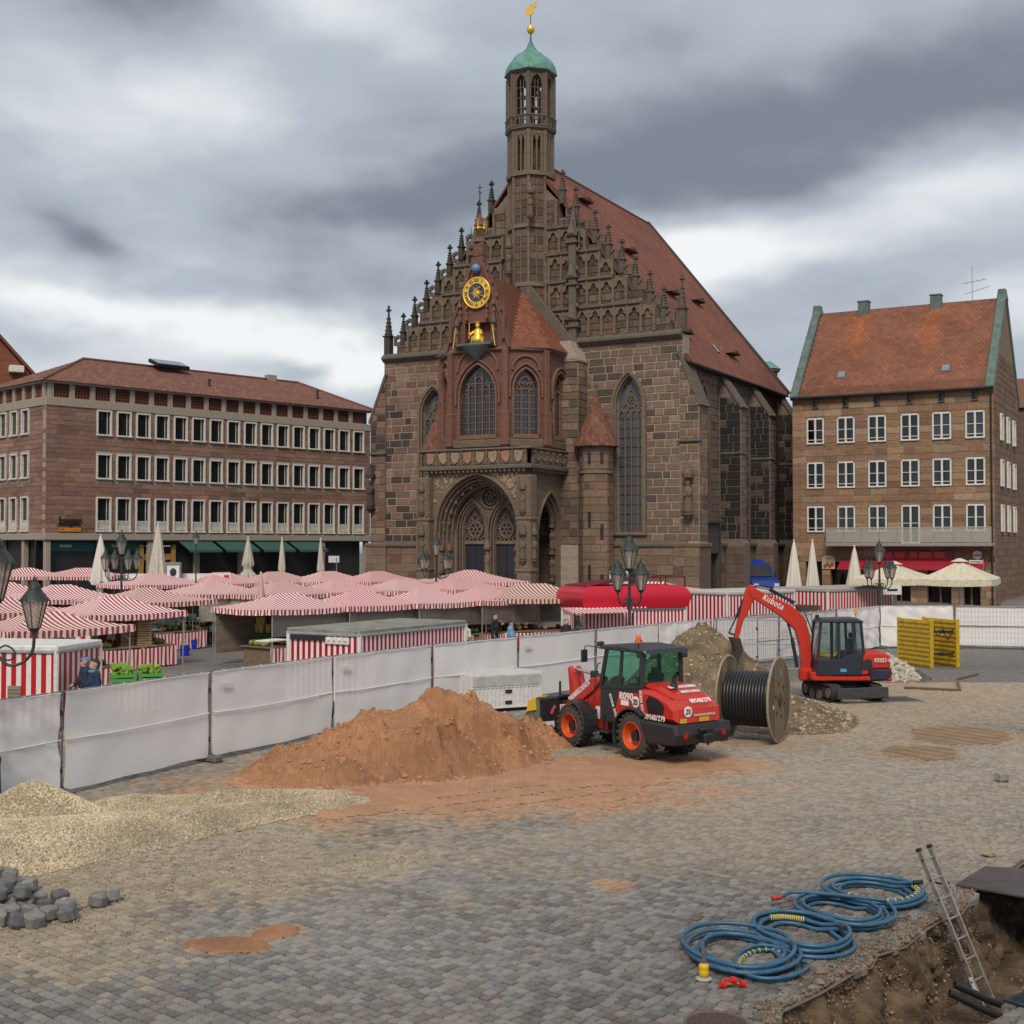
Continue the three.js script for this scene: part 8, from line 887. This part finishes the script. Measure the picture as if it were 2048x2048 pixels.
// ---------- yellow shoring box ----------
{
 const y=mat([0.56,0.36,0.015],0.5,{map:st1}),t=thing('shoring_box','yellow steel trench shoring box of two ribbed panels joined by struts','shoring box',[17.05,0,-52.4],-1.25);for(const s of[-1,1]){const z=s*0.62;obj('side_panel',[cbox(2.2,1.9,0.07,0,0.96,z,0.015),cbox(0.1,1.95,0.16,-1.08,0.97,z,0.02),cbox(0.1,1.95,0.16,1.08,0.97,z,0.02)],y,t);for(let i=0;i<10;i++)obj('rib',cbox(2.06,0.1,0.05,0,0.14+i*0.185,z+0.05,0.02),y,t);for(let i=0;i<10;i++)obj('rib',cbox(2.06,0.1,0.05,0,0.14+i*0.185,z - 0.05,0.02),y,t);}for(const[x,h]of[[-0.9,1.45],[-0.9,0.55],[0.9,1.45],[0.9,0.55]])obj('strut',[rod([x,h,-0.6],[x,h,0.6],0.04,10),cyl(0.07,0.07,0.2,x,h,0,10,Math.PI/2)],metalDark,t);obj('chain',[tube([[1.0,1.7,0.5],[1.0,1.3,0.25],[1.0,1.62,0]],0.02,16,5),tube([[1.0,1.62,0],[1.0,1.15,-0.2],[1.0,1.6,-0.5]],0.02,16,5)],metalDark,t);
 const p=thing('yellow_plate','flat yellow steel plate lying beside the shoring box','steel plate',[15.0,0,-56.0],0.3);obj('plate',cbox(2.6,0.1,1.6,0,0.1,0,0.02),y,p);obj('edge_rib',[cbox(2.6,0.2,0.08,0,0.12,0.78,0.02),cbox(2.6,0.2,0.08,0,0.12,-0.78,0.02)],y,p);const wp=thing('wooden_board','pale plywood board on the ground left of the shoring box','board',[14.3,0,-53.2],0.3);obj('panel',cbox(2.0,0.05,1.1,0,0.03,0,0.008),mat([0.5,0.34,0.15],0.85,{map:rep(tWood,0.5,1.5)}),wp);
}
const oldWood=mat([0.2,0.14,0.09],0.9,{map:rep(tWood,0.3,1)});
for(const[l,a,b]of[['long thin timber lying in front of the rubble heap',[13.5,-44.0],[15.1,-43.2]],['thin timber leading right from the long one',[15.15,-43.3],[16.0,-45.9]],['short thin timber lying farthest right on the paving',[16.3,-46.8],[17.7,-48.6]]]){const o=obj('timber',beam([a[0],0.04,a[1]],[b[0],0.04,b[1]],0.09,0.07),oldWood);tag(o,l,'timber','loose timbers');}
for(const[l,x,z,r,w,d]of[['dark rectangular manhole cover in front of the digger',12.25,-40.9,0.15,1.25,1.15]]){const t=thing('manhole_cover',l,'manhole cover',[x,0,z],r);obj('lid',cbox(w,0.02,d,0,0.008,0,0.004),mat([0.06,0.065,0.075],0.6,{metalness:0.3}),t);obj('lid_frame',[cbox(w+0.1,0.014,0.06,0,0.006,d/2+0.03,0.004),cbox(w+0.1,0.014,0.06,0,0.006,-d/2 - 0.03,0.004)],steel,t);}
// ---------- foreground: setts, hoses, standpipe, ladder, plate, cables ----------
{
 const geo=[0,1,2,3].map((v)=>{const g=cbox(0.2,0.18,0.2,0,0,0,0.03),p=g.attributes.position;for(let i=0;i<p.count;i++){const x=p.getX(i),y=p.getY(i),z=p.getZ(i);p.setXYZ(i,x*(1+0.14*N3(x*9+v*5,y*9,z*9))+0.022*N3(y*12,z*12,v*3+0.5),y*(1+0.12*N3(z*8,x*8,v*4))+0.02*N3(x*12,z*12,v+0.3),z*(1+0.13*N3(x*7,z*9+v,y*9)));}g.computeVertexNormals();return boxUV(g);});
 const ms=[[0.19,0.195,0.2],[0.26,0.255,0.25],[0.33,0.32,0.3],[0.15,0.155,0.165]].map((c)=>mat(c,0.85,{map:rep(tStain,0.4),bumpMap:rep(tRough,0.2),bumpScale:0.012})),R=rng(58),spots=[];
 const rows=[[-7.7,-16.7,7],[-7.75,-17.05,8],[-7.8,-17.4,8],[-7.9,-17.75,7],[-8.0,-18.1,6],[-8.05,-18.45,5],[-8.1,-18.8,4]];const OR=['leftmost','second','third','fourth','fifth','sixth','seventh','eighth'],RN=['front','second','third','fourth','fifth','sixth','rear'];rows.forEach(([x,z,n],j)=>{for(let i=0;i<n;i++)spots.push([x+i*0.26+(R()- 0.5)*0.07+(j % 2)*0.12,z+(R()- 0.5)*0.1+i*0.03,0,`grey stone sett, ${OR[i]} from the left in the ${RN[j]} row of the heap`]);});rows.slice(1,6).forEach(([x,z,n],j)=>{for(let i=0;i<n - 3;i++)spots.push([x+0.1+i*0.27+(R()- 0.5)*0.08,z - 0.12+(R()- 0.5)*0.1,1,`grey stone sett on top of the heap, ${OR[i]} from the left over its ${RN[j + 1]} row`]);});spots.push([-5.62,-17.45,0],[-5.55,-17.75,0],[-5.95,-17.1,0]);
 spots.forEach(([x,z,lv,lab],i)=>{const o=new THREE.Mesh(geo[i % 4],ms[Math.floor(R()*4)]);o.name=numbered('loose_sett');const nm=lab??(i>=spots.length - 3?['grey stone sett lying apart, right of the heap, nearer one','grey stone sett lying apart, right of the heap, farther one','grey stone sett lying just off the right end of the heap'][i - spots.length+3]:'');tag(o,nm,'paving stone',lv?'setts in the upper layer of the heap':i>=spots.length - 3?'setts lying apart':'setts in the bottom layer of the heap');const s=0.9+R()*0.3;o.scale.setScalar(s);o.position.set(x,(lv?0.27:0.09)*1.02+Math.max(0,gravelHeight(x,z))*0.8,z);o.rotation.set((R()- 0.5)*0.5,R()*3.1,(R()- 0.5)*0.5);scene.add(o);});
 const c=new THREE.Mesh(geo[1],ms[2]);c.name=numbered('loose_sett');tag(c,'single pale stone block standing alone on the paving at the right','paving stone','setts lying apart');c.scale.set(1.25,1.1,1.1);c.position.set(10.2,0.1,-26.7);c.rotation.y=0.4;scene.add(c);
 const hose=mat([0.035,0.12,0.21],0.42,{map:rep(tStain,0.5)}),hoseY=mat([0.6,0.5,0.1],0.6),cuff=mat([0.025,0.03,0.035],0.5);
 function coil(label,cx,cz,rx,rz,rot,turns,r,seed,o={}){const t=thing('hose_coil',label,'hose',[cx,0,cz],rot,'coiled blue hoses'),R2=rng(seed),pts=[];const n=turns*14;for(let i=0;i<=n;i++){const a=i/14*6.2832,k=i/n,j=1+0.1*Math.sin(a*0.37+seed)+(R2()- 0.5)*0.03,lay=Math.floor(i/28),dr=(Math.floor(i/14)% 2?0.09:0)- 0.03*lay;pts.push([Math.cos(a)*(rx - dr)*j+0.03*Math.sin(a*2+lay),r+lay*r*1.9+0.008*Math.sin(a*3),Math.sin(a)*(rz - dr)*j]);}if(o.tail)pts.push(...o.tail);obj('hose',tube(pts,r,n*5,10),hose,t);
 if(o.wrap){const[i0,i1]=o.wrap,sub=pts.slice(i0,i1),cv=curve(sub);obj('spiral_wrap',Array.from({length:16},(_,i)=>{const p=cv.getPointAt(i/15),q=cv.getTangentAt(i/15);const g=flat(new THREE.TorusGeometry(r*1.08,r*0.32,6,12));g.applyQuaternion(new THREE.Quaternion().setFromUnitVectors(new THREE.Vector3(0,0,1),q));return g.translate(p.x,p.y,p.z);}),hoseY,t);}const e=pts.at(-1),d=pts.at(-2),v=[e[0]- d[0],e[1]- d[1],e[2]- d[2]],L=Math.hypot(...v);obj('coupling',rod([e[0],e[1],e[2]],[e[0]+v[0]/L*0.14,e[1]+v[1]/L*0.14,e[2]+v[2]/L*0.14],r*1.25,10),o.red?mat([0.4,0.03,0.03],0.5):cuff,t);const b=pts[0];obj('coupling',rod(b,[b[0]+0.03,b[1],b[2]- 0.16],r*1.25,10),cuff,t);return t;}
 coil('blue hose coil nearest the steel plate, with yellow spiral wrap',5.03,-17.9,0.58,0.62,0.2,6,0.027,3,{wrap:[70,77]});coil('blue hose coil second from the steel plate, with a loose red end',4.36,-16.98,0.52,0.66,0.3,6,0.026,5,{tail:[[-0.2,0.16,-0.72],[-0.5,0.12,-0.72]],red:true});coil('open blue hose coil third from the steel plate',3.6,-16.05,0.54,0.72,0.2,5,0.028,7,{wrap:[52,55]});coil('large blue hose coil nearest the yellow standpipe',2.72,-15.38,0.58,0.72,0.1,5,0.028,9);coil('small blue hose coil lying on top of the large one',2.98,-15.0,0.4,0.6,-0.2,3,0.022,11,{wrap:[20,28]});
 const sp=thing('standpipe','yellow and grey hydrant standpipe standing on the paving','standpipe',[2.17,0,-14.55]);sp.scale.setScalar(0.62);obj('base',lathe([[0,0],[0.15,0],[0.15,0.03],[0.06,0.06],[0,0.06]],20),mat([0.35,0.34,0.3],0.6),sp);obj('collar',[lathe([[0.05,0.06],[0.09,0.08],[0.095,0.16],[0.075,0.18],[0.09,0.2],[0.095,0.27],[0.05,0.3]],18)],mat([0.65,0.42,0.01],0.45),sp);obj('pipe',[cyl(0.045,0.04,0.26,0,0.42,0,14),cyl(0.055,0.055,0.05,0,0.48,0,14),cyl(0.02,0.02,0.12,0,0.6,0,8)],mat([0.2,0.2,0.2],0.5,{metalness:0.6}),sp);
 const vl=thing('red_valve','red twin valve fitting lying beside the standpipe','valve',[2.44,0,-14.3],0.2);vl.scale.setScalar(0.66);obj('body',[rod([-0.16,0.06,0],[0.17,0.06,0.03],0.03,10),cyl(0.035,0.035,0.1,0.02,0.08,0,10)],mat([0.25,0.17,0.05],0.4,{metalness:0.6}),vl);for(const[x,z,y]of[[-0.17,0.02,0.065],[0.17,0.05,0.065],[-0.06,-0.06,0.06],[0.02,0.01,0.12]])obj('cap',[cyl(0.06,0.055,0.1,x,y,z,14,0.3,0,1.2),cyl(0.065,0.065,0.03,x,y,z,14,0.3,0,1.2)],mat([0.5,0.015,0.02],0.4),vl);
 // ladder leaning on the trench edge
{const foot=V3(6.1,-1.02,-16.4),topP=V3(5.46,0.9,-17.0),up=topP.clone().sub(foot),L=up.length(),Y=up.clone().normalize(),X=V3(0.62,0,-0.52).normalize();X.addScaledVector(Y,-X.dot(Y)).normalize();const Z=X.clone().cross(Y),t=thing('ladder','grey aluminium ladder leaning out of the trench','ladder',foot.toArray());t.quaternion.setFromRotationMatrix(new THREE.Matrix4().makeBasis(X,Y,Z));for(const s of[-1,1]){obj('rail',cbox(0.03,L,0.075,s*0.13,L/2,0,0.006),mat([0.34,0.32,0.29],0.5,{metalness:0.6,map:st1}),t);obj('end_cap',cbox(0.04,0.05,0.085,s*0.13,L,0,0.008),black,t);}for(let i=0;i<8;i++){obj('rung',cyl(0.016,0.016,0.26,0,0.14+i*0.262,0,8,0,0,Math.PI/2),mat([0.4,0.38,0.35],0.45,{metalness:0.7}),t);obj('rivet',[-1,1].map((s)=>cyl(0.014,0.014,0.012,s*0.147,0.14+i*0.262,0,8,0,0,Math.PI/2)),black,t);}obj('sticker',cbox(0.004,0.2,0.05,-0.148,0.36,0,0.001),mat([0.6,0.65,0.75],0.5),t);}
{const t=thing('steel_plate','rusty brown steel plate bridging the end of the trench','steel plate',[7.72,0.02,-18.95],0);obj('sheet',extr([[-1.35,-0.5],[-0.55,0.52],[1.5,0.1],[1.2,-1.1],[-0.62,-1.14]].map(([x,y])=>[x,y]),0.025).rotateX(-Math.PI/2),mat([0.095,0.07,0.066],0.55,{metalness:0.35,map:st4}),t);}
 const cab=mat([0.014,0.014,0.016],0.4);for(const[l,pts]of[['black conduit sagging across the trench, upper one',[[5.5,-0.55,-16.0],[6.2,-0.82,-16.0],[6.9,-0.75,-16.2],[7.7,-0.3,-16.9]]],['black conduit sagging across the trench, lower one',[[5.4,-0.62,-15.9],[6.15,-0.92,-15.85],[6.9,-0.86,-16.0],[7.7,-0.4,-16.7]]],['black conduit rising steeply at the right trench side, left one',[[6.0,-1.0,-15.0],[6.4,-0.8,-15.3],[6.9,-0.2,-15.9],[7.2,0.1,-16.2]]],['black conduit rising steeply at the right trench side, middle one',[[6.1,-1.0,-14.9],[6.5,-0.8,-15.2],[7.0,-0.2,-15.8],[7.3,0.12,-16.1]]],['black conduit rising steeply at the right trench side, right one',[[6.2,-1.0,-14.8],[6.6,-0.8,-15.1],[7.1,-0.2,-15.7],[7.4,0.12,-16.0]]],['black conduit lying along the trench floor, left one',[[5.6,-0.98,-15.2],[6.3,-0.96,-16.2],[7.2,-0.98,-17.4],[8.0,-0.98,-18.4]]],['black conduit lying along the trench floor, right one',[[5.8,-0.98,-15.1],[6.5,-0.95,-16.1],[7.4,-0.98,-17.3],[8.2,-0.98,-18.3]]]]){const o=obj('cable_conduit',tube(pts,0.045,30,10),cab);tag(o,l,'conduit','black conduits');}
{const t=thing('drain_grate','slotted iron drain grate at the right trench edge','grate',[5.62,0,-13.85],0.66);obj('rim',[cbox(0.5,0.03,0.04,0,0.012,0.2,0.006),cbox(0.5,0.03,0.04,0,0.012,-0.2,0.006),cbox(0.04,0.03,0.44,0.24,0.012,0,0.006),cbox(0.04,0.03,0.44,-0.24,0.012,0,0.006)],metalDark,t);for(let i=0;i<10;i++)obj('bar',cbox(0.02,0.03,0.4,-0.2+i*0.044,0.012,0,0.004),metalDark,t);}
{const t=thing('round_manhole','round iron manhole cover with lattice at the bottom edge','manhole cover',[2.1,0,-13.2]);obj('frame',torus(0.32,0.02,0,0.004,0,Math.PI/2,0,0,32,6),mat([0.13,0.08,0.06],0.8),t);obj('lid',[cyl(0.31,0.31,0.02,0,-0.002,0,32),...Array.from({length:9},(_,i)=>{const a=-0.26+i*0.065,h=Math.sqrt(0.3**2 - a*a);return box(2*h,0.012,0.012,0,0.012,a);}),...Array.from({length:9},(_,i)=>{const a=-0.26+i*0.065,h=Math.sqrt(0.3**2 - a*a);return box(0.012,0.012,2*h,a,0.013,0);})],mat([0.1,0.075,0.065],0.75,{metalness:0.3}),t);}
 for(const[l,x,z,s,col]of[['broken reddish brick by the top of the ladder',5.55,-18.55,0.2,[0.33,0.15,0.1]],['flat broken stone beside the steel plate',6.25,-18.7,0.24,[0.25,0.19,0.14]],['pale stone chunk on the paving behind the steel plate',7.55,-20.3,0.2,[0.36,0.28,0.16]],['small grey stone piece near the small hose coil',3.45,-14.4,0.13,[0.24,0.2,0.16]],['brownish stone piece at the trench edge near the small hose coil',3.55,-14.75,0.16,[0.25,0.18,0.13]]]){const o=new THREE.Mesh(rockGeo[Math.round(x)% 3],mat(col,0.92,{map:st1}));o.name=numbered('stone_piece');tag(o,l,'stone','stray stones');o.scale.set(s*1.3,s*0.7,s);o.position.set(x,s*0.2,z);o.rotation.y=x*5;scene.add(o);}
 const dirt=scatter('loose_earth',scene,1500,560,(r)=>{const a=r(),i=Math.floor(a*(trenchL.length - 3))+1,t=r(),p=trenchL[i],q=trenchL[i+1],off=-0.02 - r()*r()*0.5,n=0.6+0.7*r();return[lerp(p[0],q[0],t)+tN[0]*off,0.008,lerp(p[1],q[1],t)+tN[1]*off,0.01+r()*r()*0.05,[0.2*n,0.145*n,0.1*n]];},pebbleM);tag(dirt,'crumbs of brown earth along the left trench edge','earth',null,'stuff');
}
// ---------- people ----------
function person(label,x,z,turn,h,cfg,group){
 const k=h/1.75,B=[];const bone=(a,b,r0,r1,c)=>B.push([a.map((v)=>v*k),b.map((v)=>v*k),r0*k,r1*k,c]);const{jacket:J,legs:Lg,skin:S,cap:Cp,shoe=[0.03,0.03,0.03]}=cfg,ex=cfg.lean??0,st=cfg.stride??0.06;
 bone([0,0.95,0],[0,1.2,0.01+ex*0.3],0.155,0.16,J);bone([0,1.2,0.01+ex*0.3],[0,1.42,ex*0.6],0.165,0.13,J);bone([-0.15,1.4,ex*0.6],[0.15,1.4,ex*0.6],0.085,0.085,J);bone([0,1.45,ex*0.6],[0,1.54,0.01+ex*0.75],0.062,0.06,S);bone([0,1.6,0.015+ex*0.8],[0,1.66,0.005+ex*0.8],0.085,0.098,S);bone([0,1.56,0.04+ex*0.8],[0,1.58,0.05+ex*0.8],0.055,0.06,S);
 bone([0,1.6,0.105+ex*0.8],[0,1.625,0.1+ex*0.8],0.016,0.012,S);for(const s of[-1,1])bone([s*0.095,1.6,ex*0.8],[s*0.097,1.64,ex*0.8],0.016,0.018,S);bone([0,1.69,-0.02+ex*0.8],[0,1.7,-0.01+ex*0.8],0.1,0.098,Cp);bone([0,1.64,-0.05+ex*0.8],[0,1.6,-0.05+ex*0.8],0.085,0.075,Cp);
 const hands=[];for(const s of[-1,1]){const arm=(s<0?cfg.armL:cfg.armR)??[[s*0.25,1.14,-0.02],[s*0.25,0.9,0.08]];bone([s*0.19,1.39,ex*0.6],arm[0],0.066,0.055,J);bone(arm[0],arm[1],0.054,0.042,J);const d=arm[1].map((v,i)=>v - arm[0][i]),L=Math.hypot(...d),u=d.map((v)=>v/L),e=arm[1].map((v,i)=>v+u[i]*0.08);bone(arm[1],e,0.033,0.03,S);hands.push([e,u,s]);bone([s*0.09,0.95,0],[s*0.1,0.52,s*st+0.02],0.105,0.068,Lg);bone([s*0.1,0.52,s*st+0.02],[s*0.1,0.1,s*st*1.6],0.066,0.045,Lg);bone([s*0.1,0.05,s*st*1.6],[s*0.11,0.035,s*st*1.6+0.15],0.045,0.036,shoe);}
 const N=cfg.res??56,mc=new MarchingCubes(N,new THREE.MeshStandardMaterial(),false,false,60000),sx=0.55*k,sy=0.93*k,sz=0.55*k,cy=0.88*k,F=mc.field,hs=N/2;
 const dist=(px,py,pz,b)=>{const[a,c,r0,r1]=b,dx=c[0]- a[0],dy=c[1]- a[1],dz=c[2]- a[2],t=clamp(((px - a[0])*dx+(py - a[1])*dy+(pz - a[2])*dz)/(dx*dx+dy*dy+dz*dz),0,1);return Math.hypot(px - a[0]- dx*t,py - a[1]- dy*t,pz - a[2]- dz*t)- lerp(r0,r1,t);};
 for(let c=0;c<N;c++)for(let b=0;b<N;b++)for(let a=0;a<N;a++){const px=(a - hs)/hs*sx,py=(b - hs)/hs*sy+cy,pz=(c - hs)/hs*sz;let s=0;for(const q of B){const d=dist(px,py,pz,q);if(d<0.12)s+=Math.exp(-d*55);}F[a+b*N+c*N*N]=s>0?Math.log(s)/55:-0.2;}
 mc.isolation=0;mc.update();const n=mc.count,pos=[],nor=[],P=mc.positionArray;for(let i=0;i<n;i++)pos.push(P[3*i]*sx,P[3*i+1]*sy+cy,P[3*i+2]*sz);
 const g=new THREE.BufferGeometry();g.setAttribute('position',new THREE.Float32BufferAttribute(pos,3));g.setAttribute('normal',new THREE.Float32BufferAttribute(Array.from(mc.normalArray.subarray(0,n*3)),3));g.setAttribute('uv',new THREE.Float32BufferAttribute(new Float32Array(n*2),2));
 const parts=[g];for(const[e,u,s]of hands)for(let f=0;f<5;f++){const side=f===4?[s*-0.02,0,0.03]:[0,0,(f - 1.5)*0.017],L=[0.065,0.075,0.07,0.055,0.05][f],a=e.map((v,i)=>(v+side[i])*k),m=a.map((v,i)=>v+(u[i]*L*0.6+(f===4?side[i]*0.8:0))*k),c=m.map((v,i)=>v+(u[i]*L*0.4+[-s*0.012,-0.012,0][i])*k);parts.push(rod(a,m,0.009*k,5),rod(m,c,0.0085*k,5,0.006*k));}
 const full=mergeGeometries(parts),q=full.attributes.position,col=new Float32Array(q.count*3);for(let i=0;i<q.count;i++){let best=9,c=S;const[px,py,pz]=[q.getX(i),q.getY(i),q.getZ(i)];if(i<n)for(const b of B){const d=dist(px,py,pz,b);if(d<best){best=d;c=b[4];}}col.set(c,i*3);}full.setAttribute('color',new THREE.BufferAttribute(col,3));
 const t=thing('person',label,'person',[x,cfg.y??0,z],turn,group);const o=new THREE.Mesh(full,vcPlain);o.name='body';t.add(o);
 const hz=ex*0.8;obj('eye',[sph(0.011*k,-0.034*k,1.645*k,(0.092+hz)*k,6),sph(0.011*k,0.034*k,1.645*k,(0.092+hz)*k,6)],black,t);obj('mouth',sph(0.02*k,0,1.565*k,(0.103+hz)*k,6,1,0.25,0.3),mat([0.3,0.1,0.08],0.7),t);
 if(cfg.extra)cfg.extra(t,k);return t;
}
const skinA=[0.5,0.3,0.22],dk=[0.03,0.032,0.045],jeans=[0.05,0.07,0.13];
person('person in a navy quilted jacket and patterned blue cap beside the trailer',-10.75,-32.2,-1.2,1.8,{jacket:[0.02,0.028,0.06],legs:jeans,skin:skinA,cap:[0.12,0.2,0.34],res:84,y:0.3,armL:[[-0.24,1.14,0.08],[-0.1,1.08,0.26]],armR:[[0.25,1.14,0],[0.2,0.95,0.16]],extra:(t,k)=>obj('cap_brim',T(cyl(0.1*k,0.09*k,0.015,0,0,0,14),0,1.7*k,0.09*k,0.2),mat([0.1,0.17,0.3],0.9),t)},'people at the fence');
person('person in a dark blue jacket and brown hat holding a bag beside the trailer',-10.35,-31.7,-0.9,1.78,{jacket:[0.012,0.03,0.075],legs:dk,skin:skinA,cap:[0.06,0.028,0.02],res:84,y:0.3,armL:[[-0.25,1.14,0.06],[-0.08,1.0,0.24]],armR:[[0.26,1.12,0.02],[0.06,1.02,0.25]],extra:(t,k)=>{obj('scarf',T(torus(0.1*k,0.04*k,0,1.47*k,0.01,Math.PI/2),0,0,0),mat([0.08,0.25,0.36],0.9),t);obj('bag',cbox(0.3,0.34,0.14,0.05,0.85*k,0.3,0.04),mat([0.02,0.025,0.03],0.7),t);}},'people at the fence');
{const t=thing('pallet','wooden pallet under the two people beside the trailer','pallet',[-10.55,0,-31.95],0.3);for(let i=0;i<7;i++)obj('slat',cbox(1.4,0.03,0.14,0,0.285,-0.54+i*0.18,0.004),woodC,t);for(const x of[-0.6,0,0.6])obj('bearer',cbox(0.12,0.27,1.2,x,0.135,0,0.008),woodC,t);}
person('dark haired man in a black jacket holding something to his mouth by the stall',-0.78,-57.4,1.1,1.85,{jacket:[0.012,0.014,0.03],legs:dk,skin:skinA,cap:[0.02,0.015,0.012],armR:[[0.26,1.14,0.08],[0.08,1.4,0.24]]},'market visitors');
person('person in a light blue denim jacket and dark cap behind the fence',-0.06,-54.2,1.5,1.72,{jacket:[0.16,0.32,0.52],legs:jeans,skin:skinA,cap:[0.02,0.02,0.025],armL:[[-0.24,1.14,0.06],[-0.12,1.1,0.26]],extra:(t,k)=>obj('cap_brim',T(cyl(0.09*k,0.08*k,0.015,0,0,0,12),0,1.69*k,0.1*k,0.15),black,t)},'market visitors');
person('person in a cream top just right of the long striped trailer',-1.95,-53.6,2.6,1.7,{jacket:[0.5,0.5,0.4],legs:dk,skin:skinA,cap:[0.08,0.03,0.015]},'market visitors');
person('person in a grey jacket bending at the kiosk counter',3.1,-57.5,-1.4,1.78,{jacket:[0.18,0.18,0.15],legs:dk,skin:skinA,cap:[0.2,0.2,0.2],lean:0.25,armR:[[0.2,1.2,0.2],[0.1,1.1,0.42]]},'market visitors');person('person in dark clothes with teal cap left of the kiosk counter',2.4,-56.6,0.4,1.65,{jacket:[0.02,0.02,0.03],legs:dk,skin:skinA,cap:[0.04,0.1,0.12]},'market visitors');
person('person in a high visibility green vest behind the furled white parasol',-25.0,-82.2,0.6,1.85,{jacket:[0.2,0.42,0.06],legs:dk,skin:skinA,cap:[0.5,0.5,0.48],y:1.2},'market visitors');{const t=thing('delivery_step','low loading platform behind the far left striped stalls','platform',[-24.2,0,-82.3],0.2);obj('deck',cbox(4.6,0.1,1.6,0,1.15,0,0.01),matte([0.2,0.2,0.2]),t);for(const x of[-2.1,0,2.1])obj('support',cbox(0.1,1.1,1.4,x,0.55,0,0.01),metalDark,t);}
person('dark haired person in a black coat by the yellow entrance',-22.8,-82.4,0.5,1.8,{jacket:dk,legs:dk,skin:skinA,cap:[0.02,0.015,0.012],y:1.2},'market visitors');person('person in a bright blue hooded jacket before the last shop window',-12.4,-90,0.2,1.75,{jacket:[0.02,0.14,0.42],legs:dk,skin:skinA,cap:[0.02,0.14,0.42],y:1.2},'market visitors');{const t=thing('delivery_step','low loading platform under the shop windows beside the church','platform',[-12.4,0,-90.2],0.2);obj('deck',cbox(2.6,0.1,1.6,0,1.15,0,0.01),matte([0.2,0.2,0.2]),t);for(const x of[-1.1,1.1])obj('support',cbox(0.1,1.1,1.4,x,0.55,0,0.01),metalDark,t);}
person('vendor in a dark green coat standing under the crate stall',-15.9,-53.4,0.4,1.75,{jacket:[0.03,0.06,0.04],legs:dk,skin:skinA,cap:[0.1,0.08,0.07]},'market visitors');person('shopper in a grey coat on the open paving near the cart',-14.1,-62.4,2.6,1.72,{jacket:[0.16,0.16,0.17],legs:jeans,skin:skinA,cap:[0.09,0.05,0.03],stride:0.12},'market visitors');person('vendor in a red apron behind the clear curtains of the front row',-4.4,-58.2,0.8,1.75,{jacket:[0.32,0.03,0.03],legs:dk,skin:skinA,cap:[0.05,0.03,0.02]},'market visitors');person('shopper in a beige coat between trailer and front row stalls',-3.0,-55.4,2.2,1.7,{jacket:[0.34,0.27,0.18],legs:dk,skin:skinA,cap:[0.3,0.2,0.1]},'market visitors');
scene.traverse((o)=>{if(o.isMesh){o.castShadow=true;o.receiveShadow=true;}});
renderer.render(scene,camera);
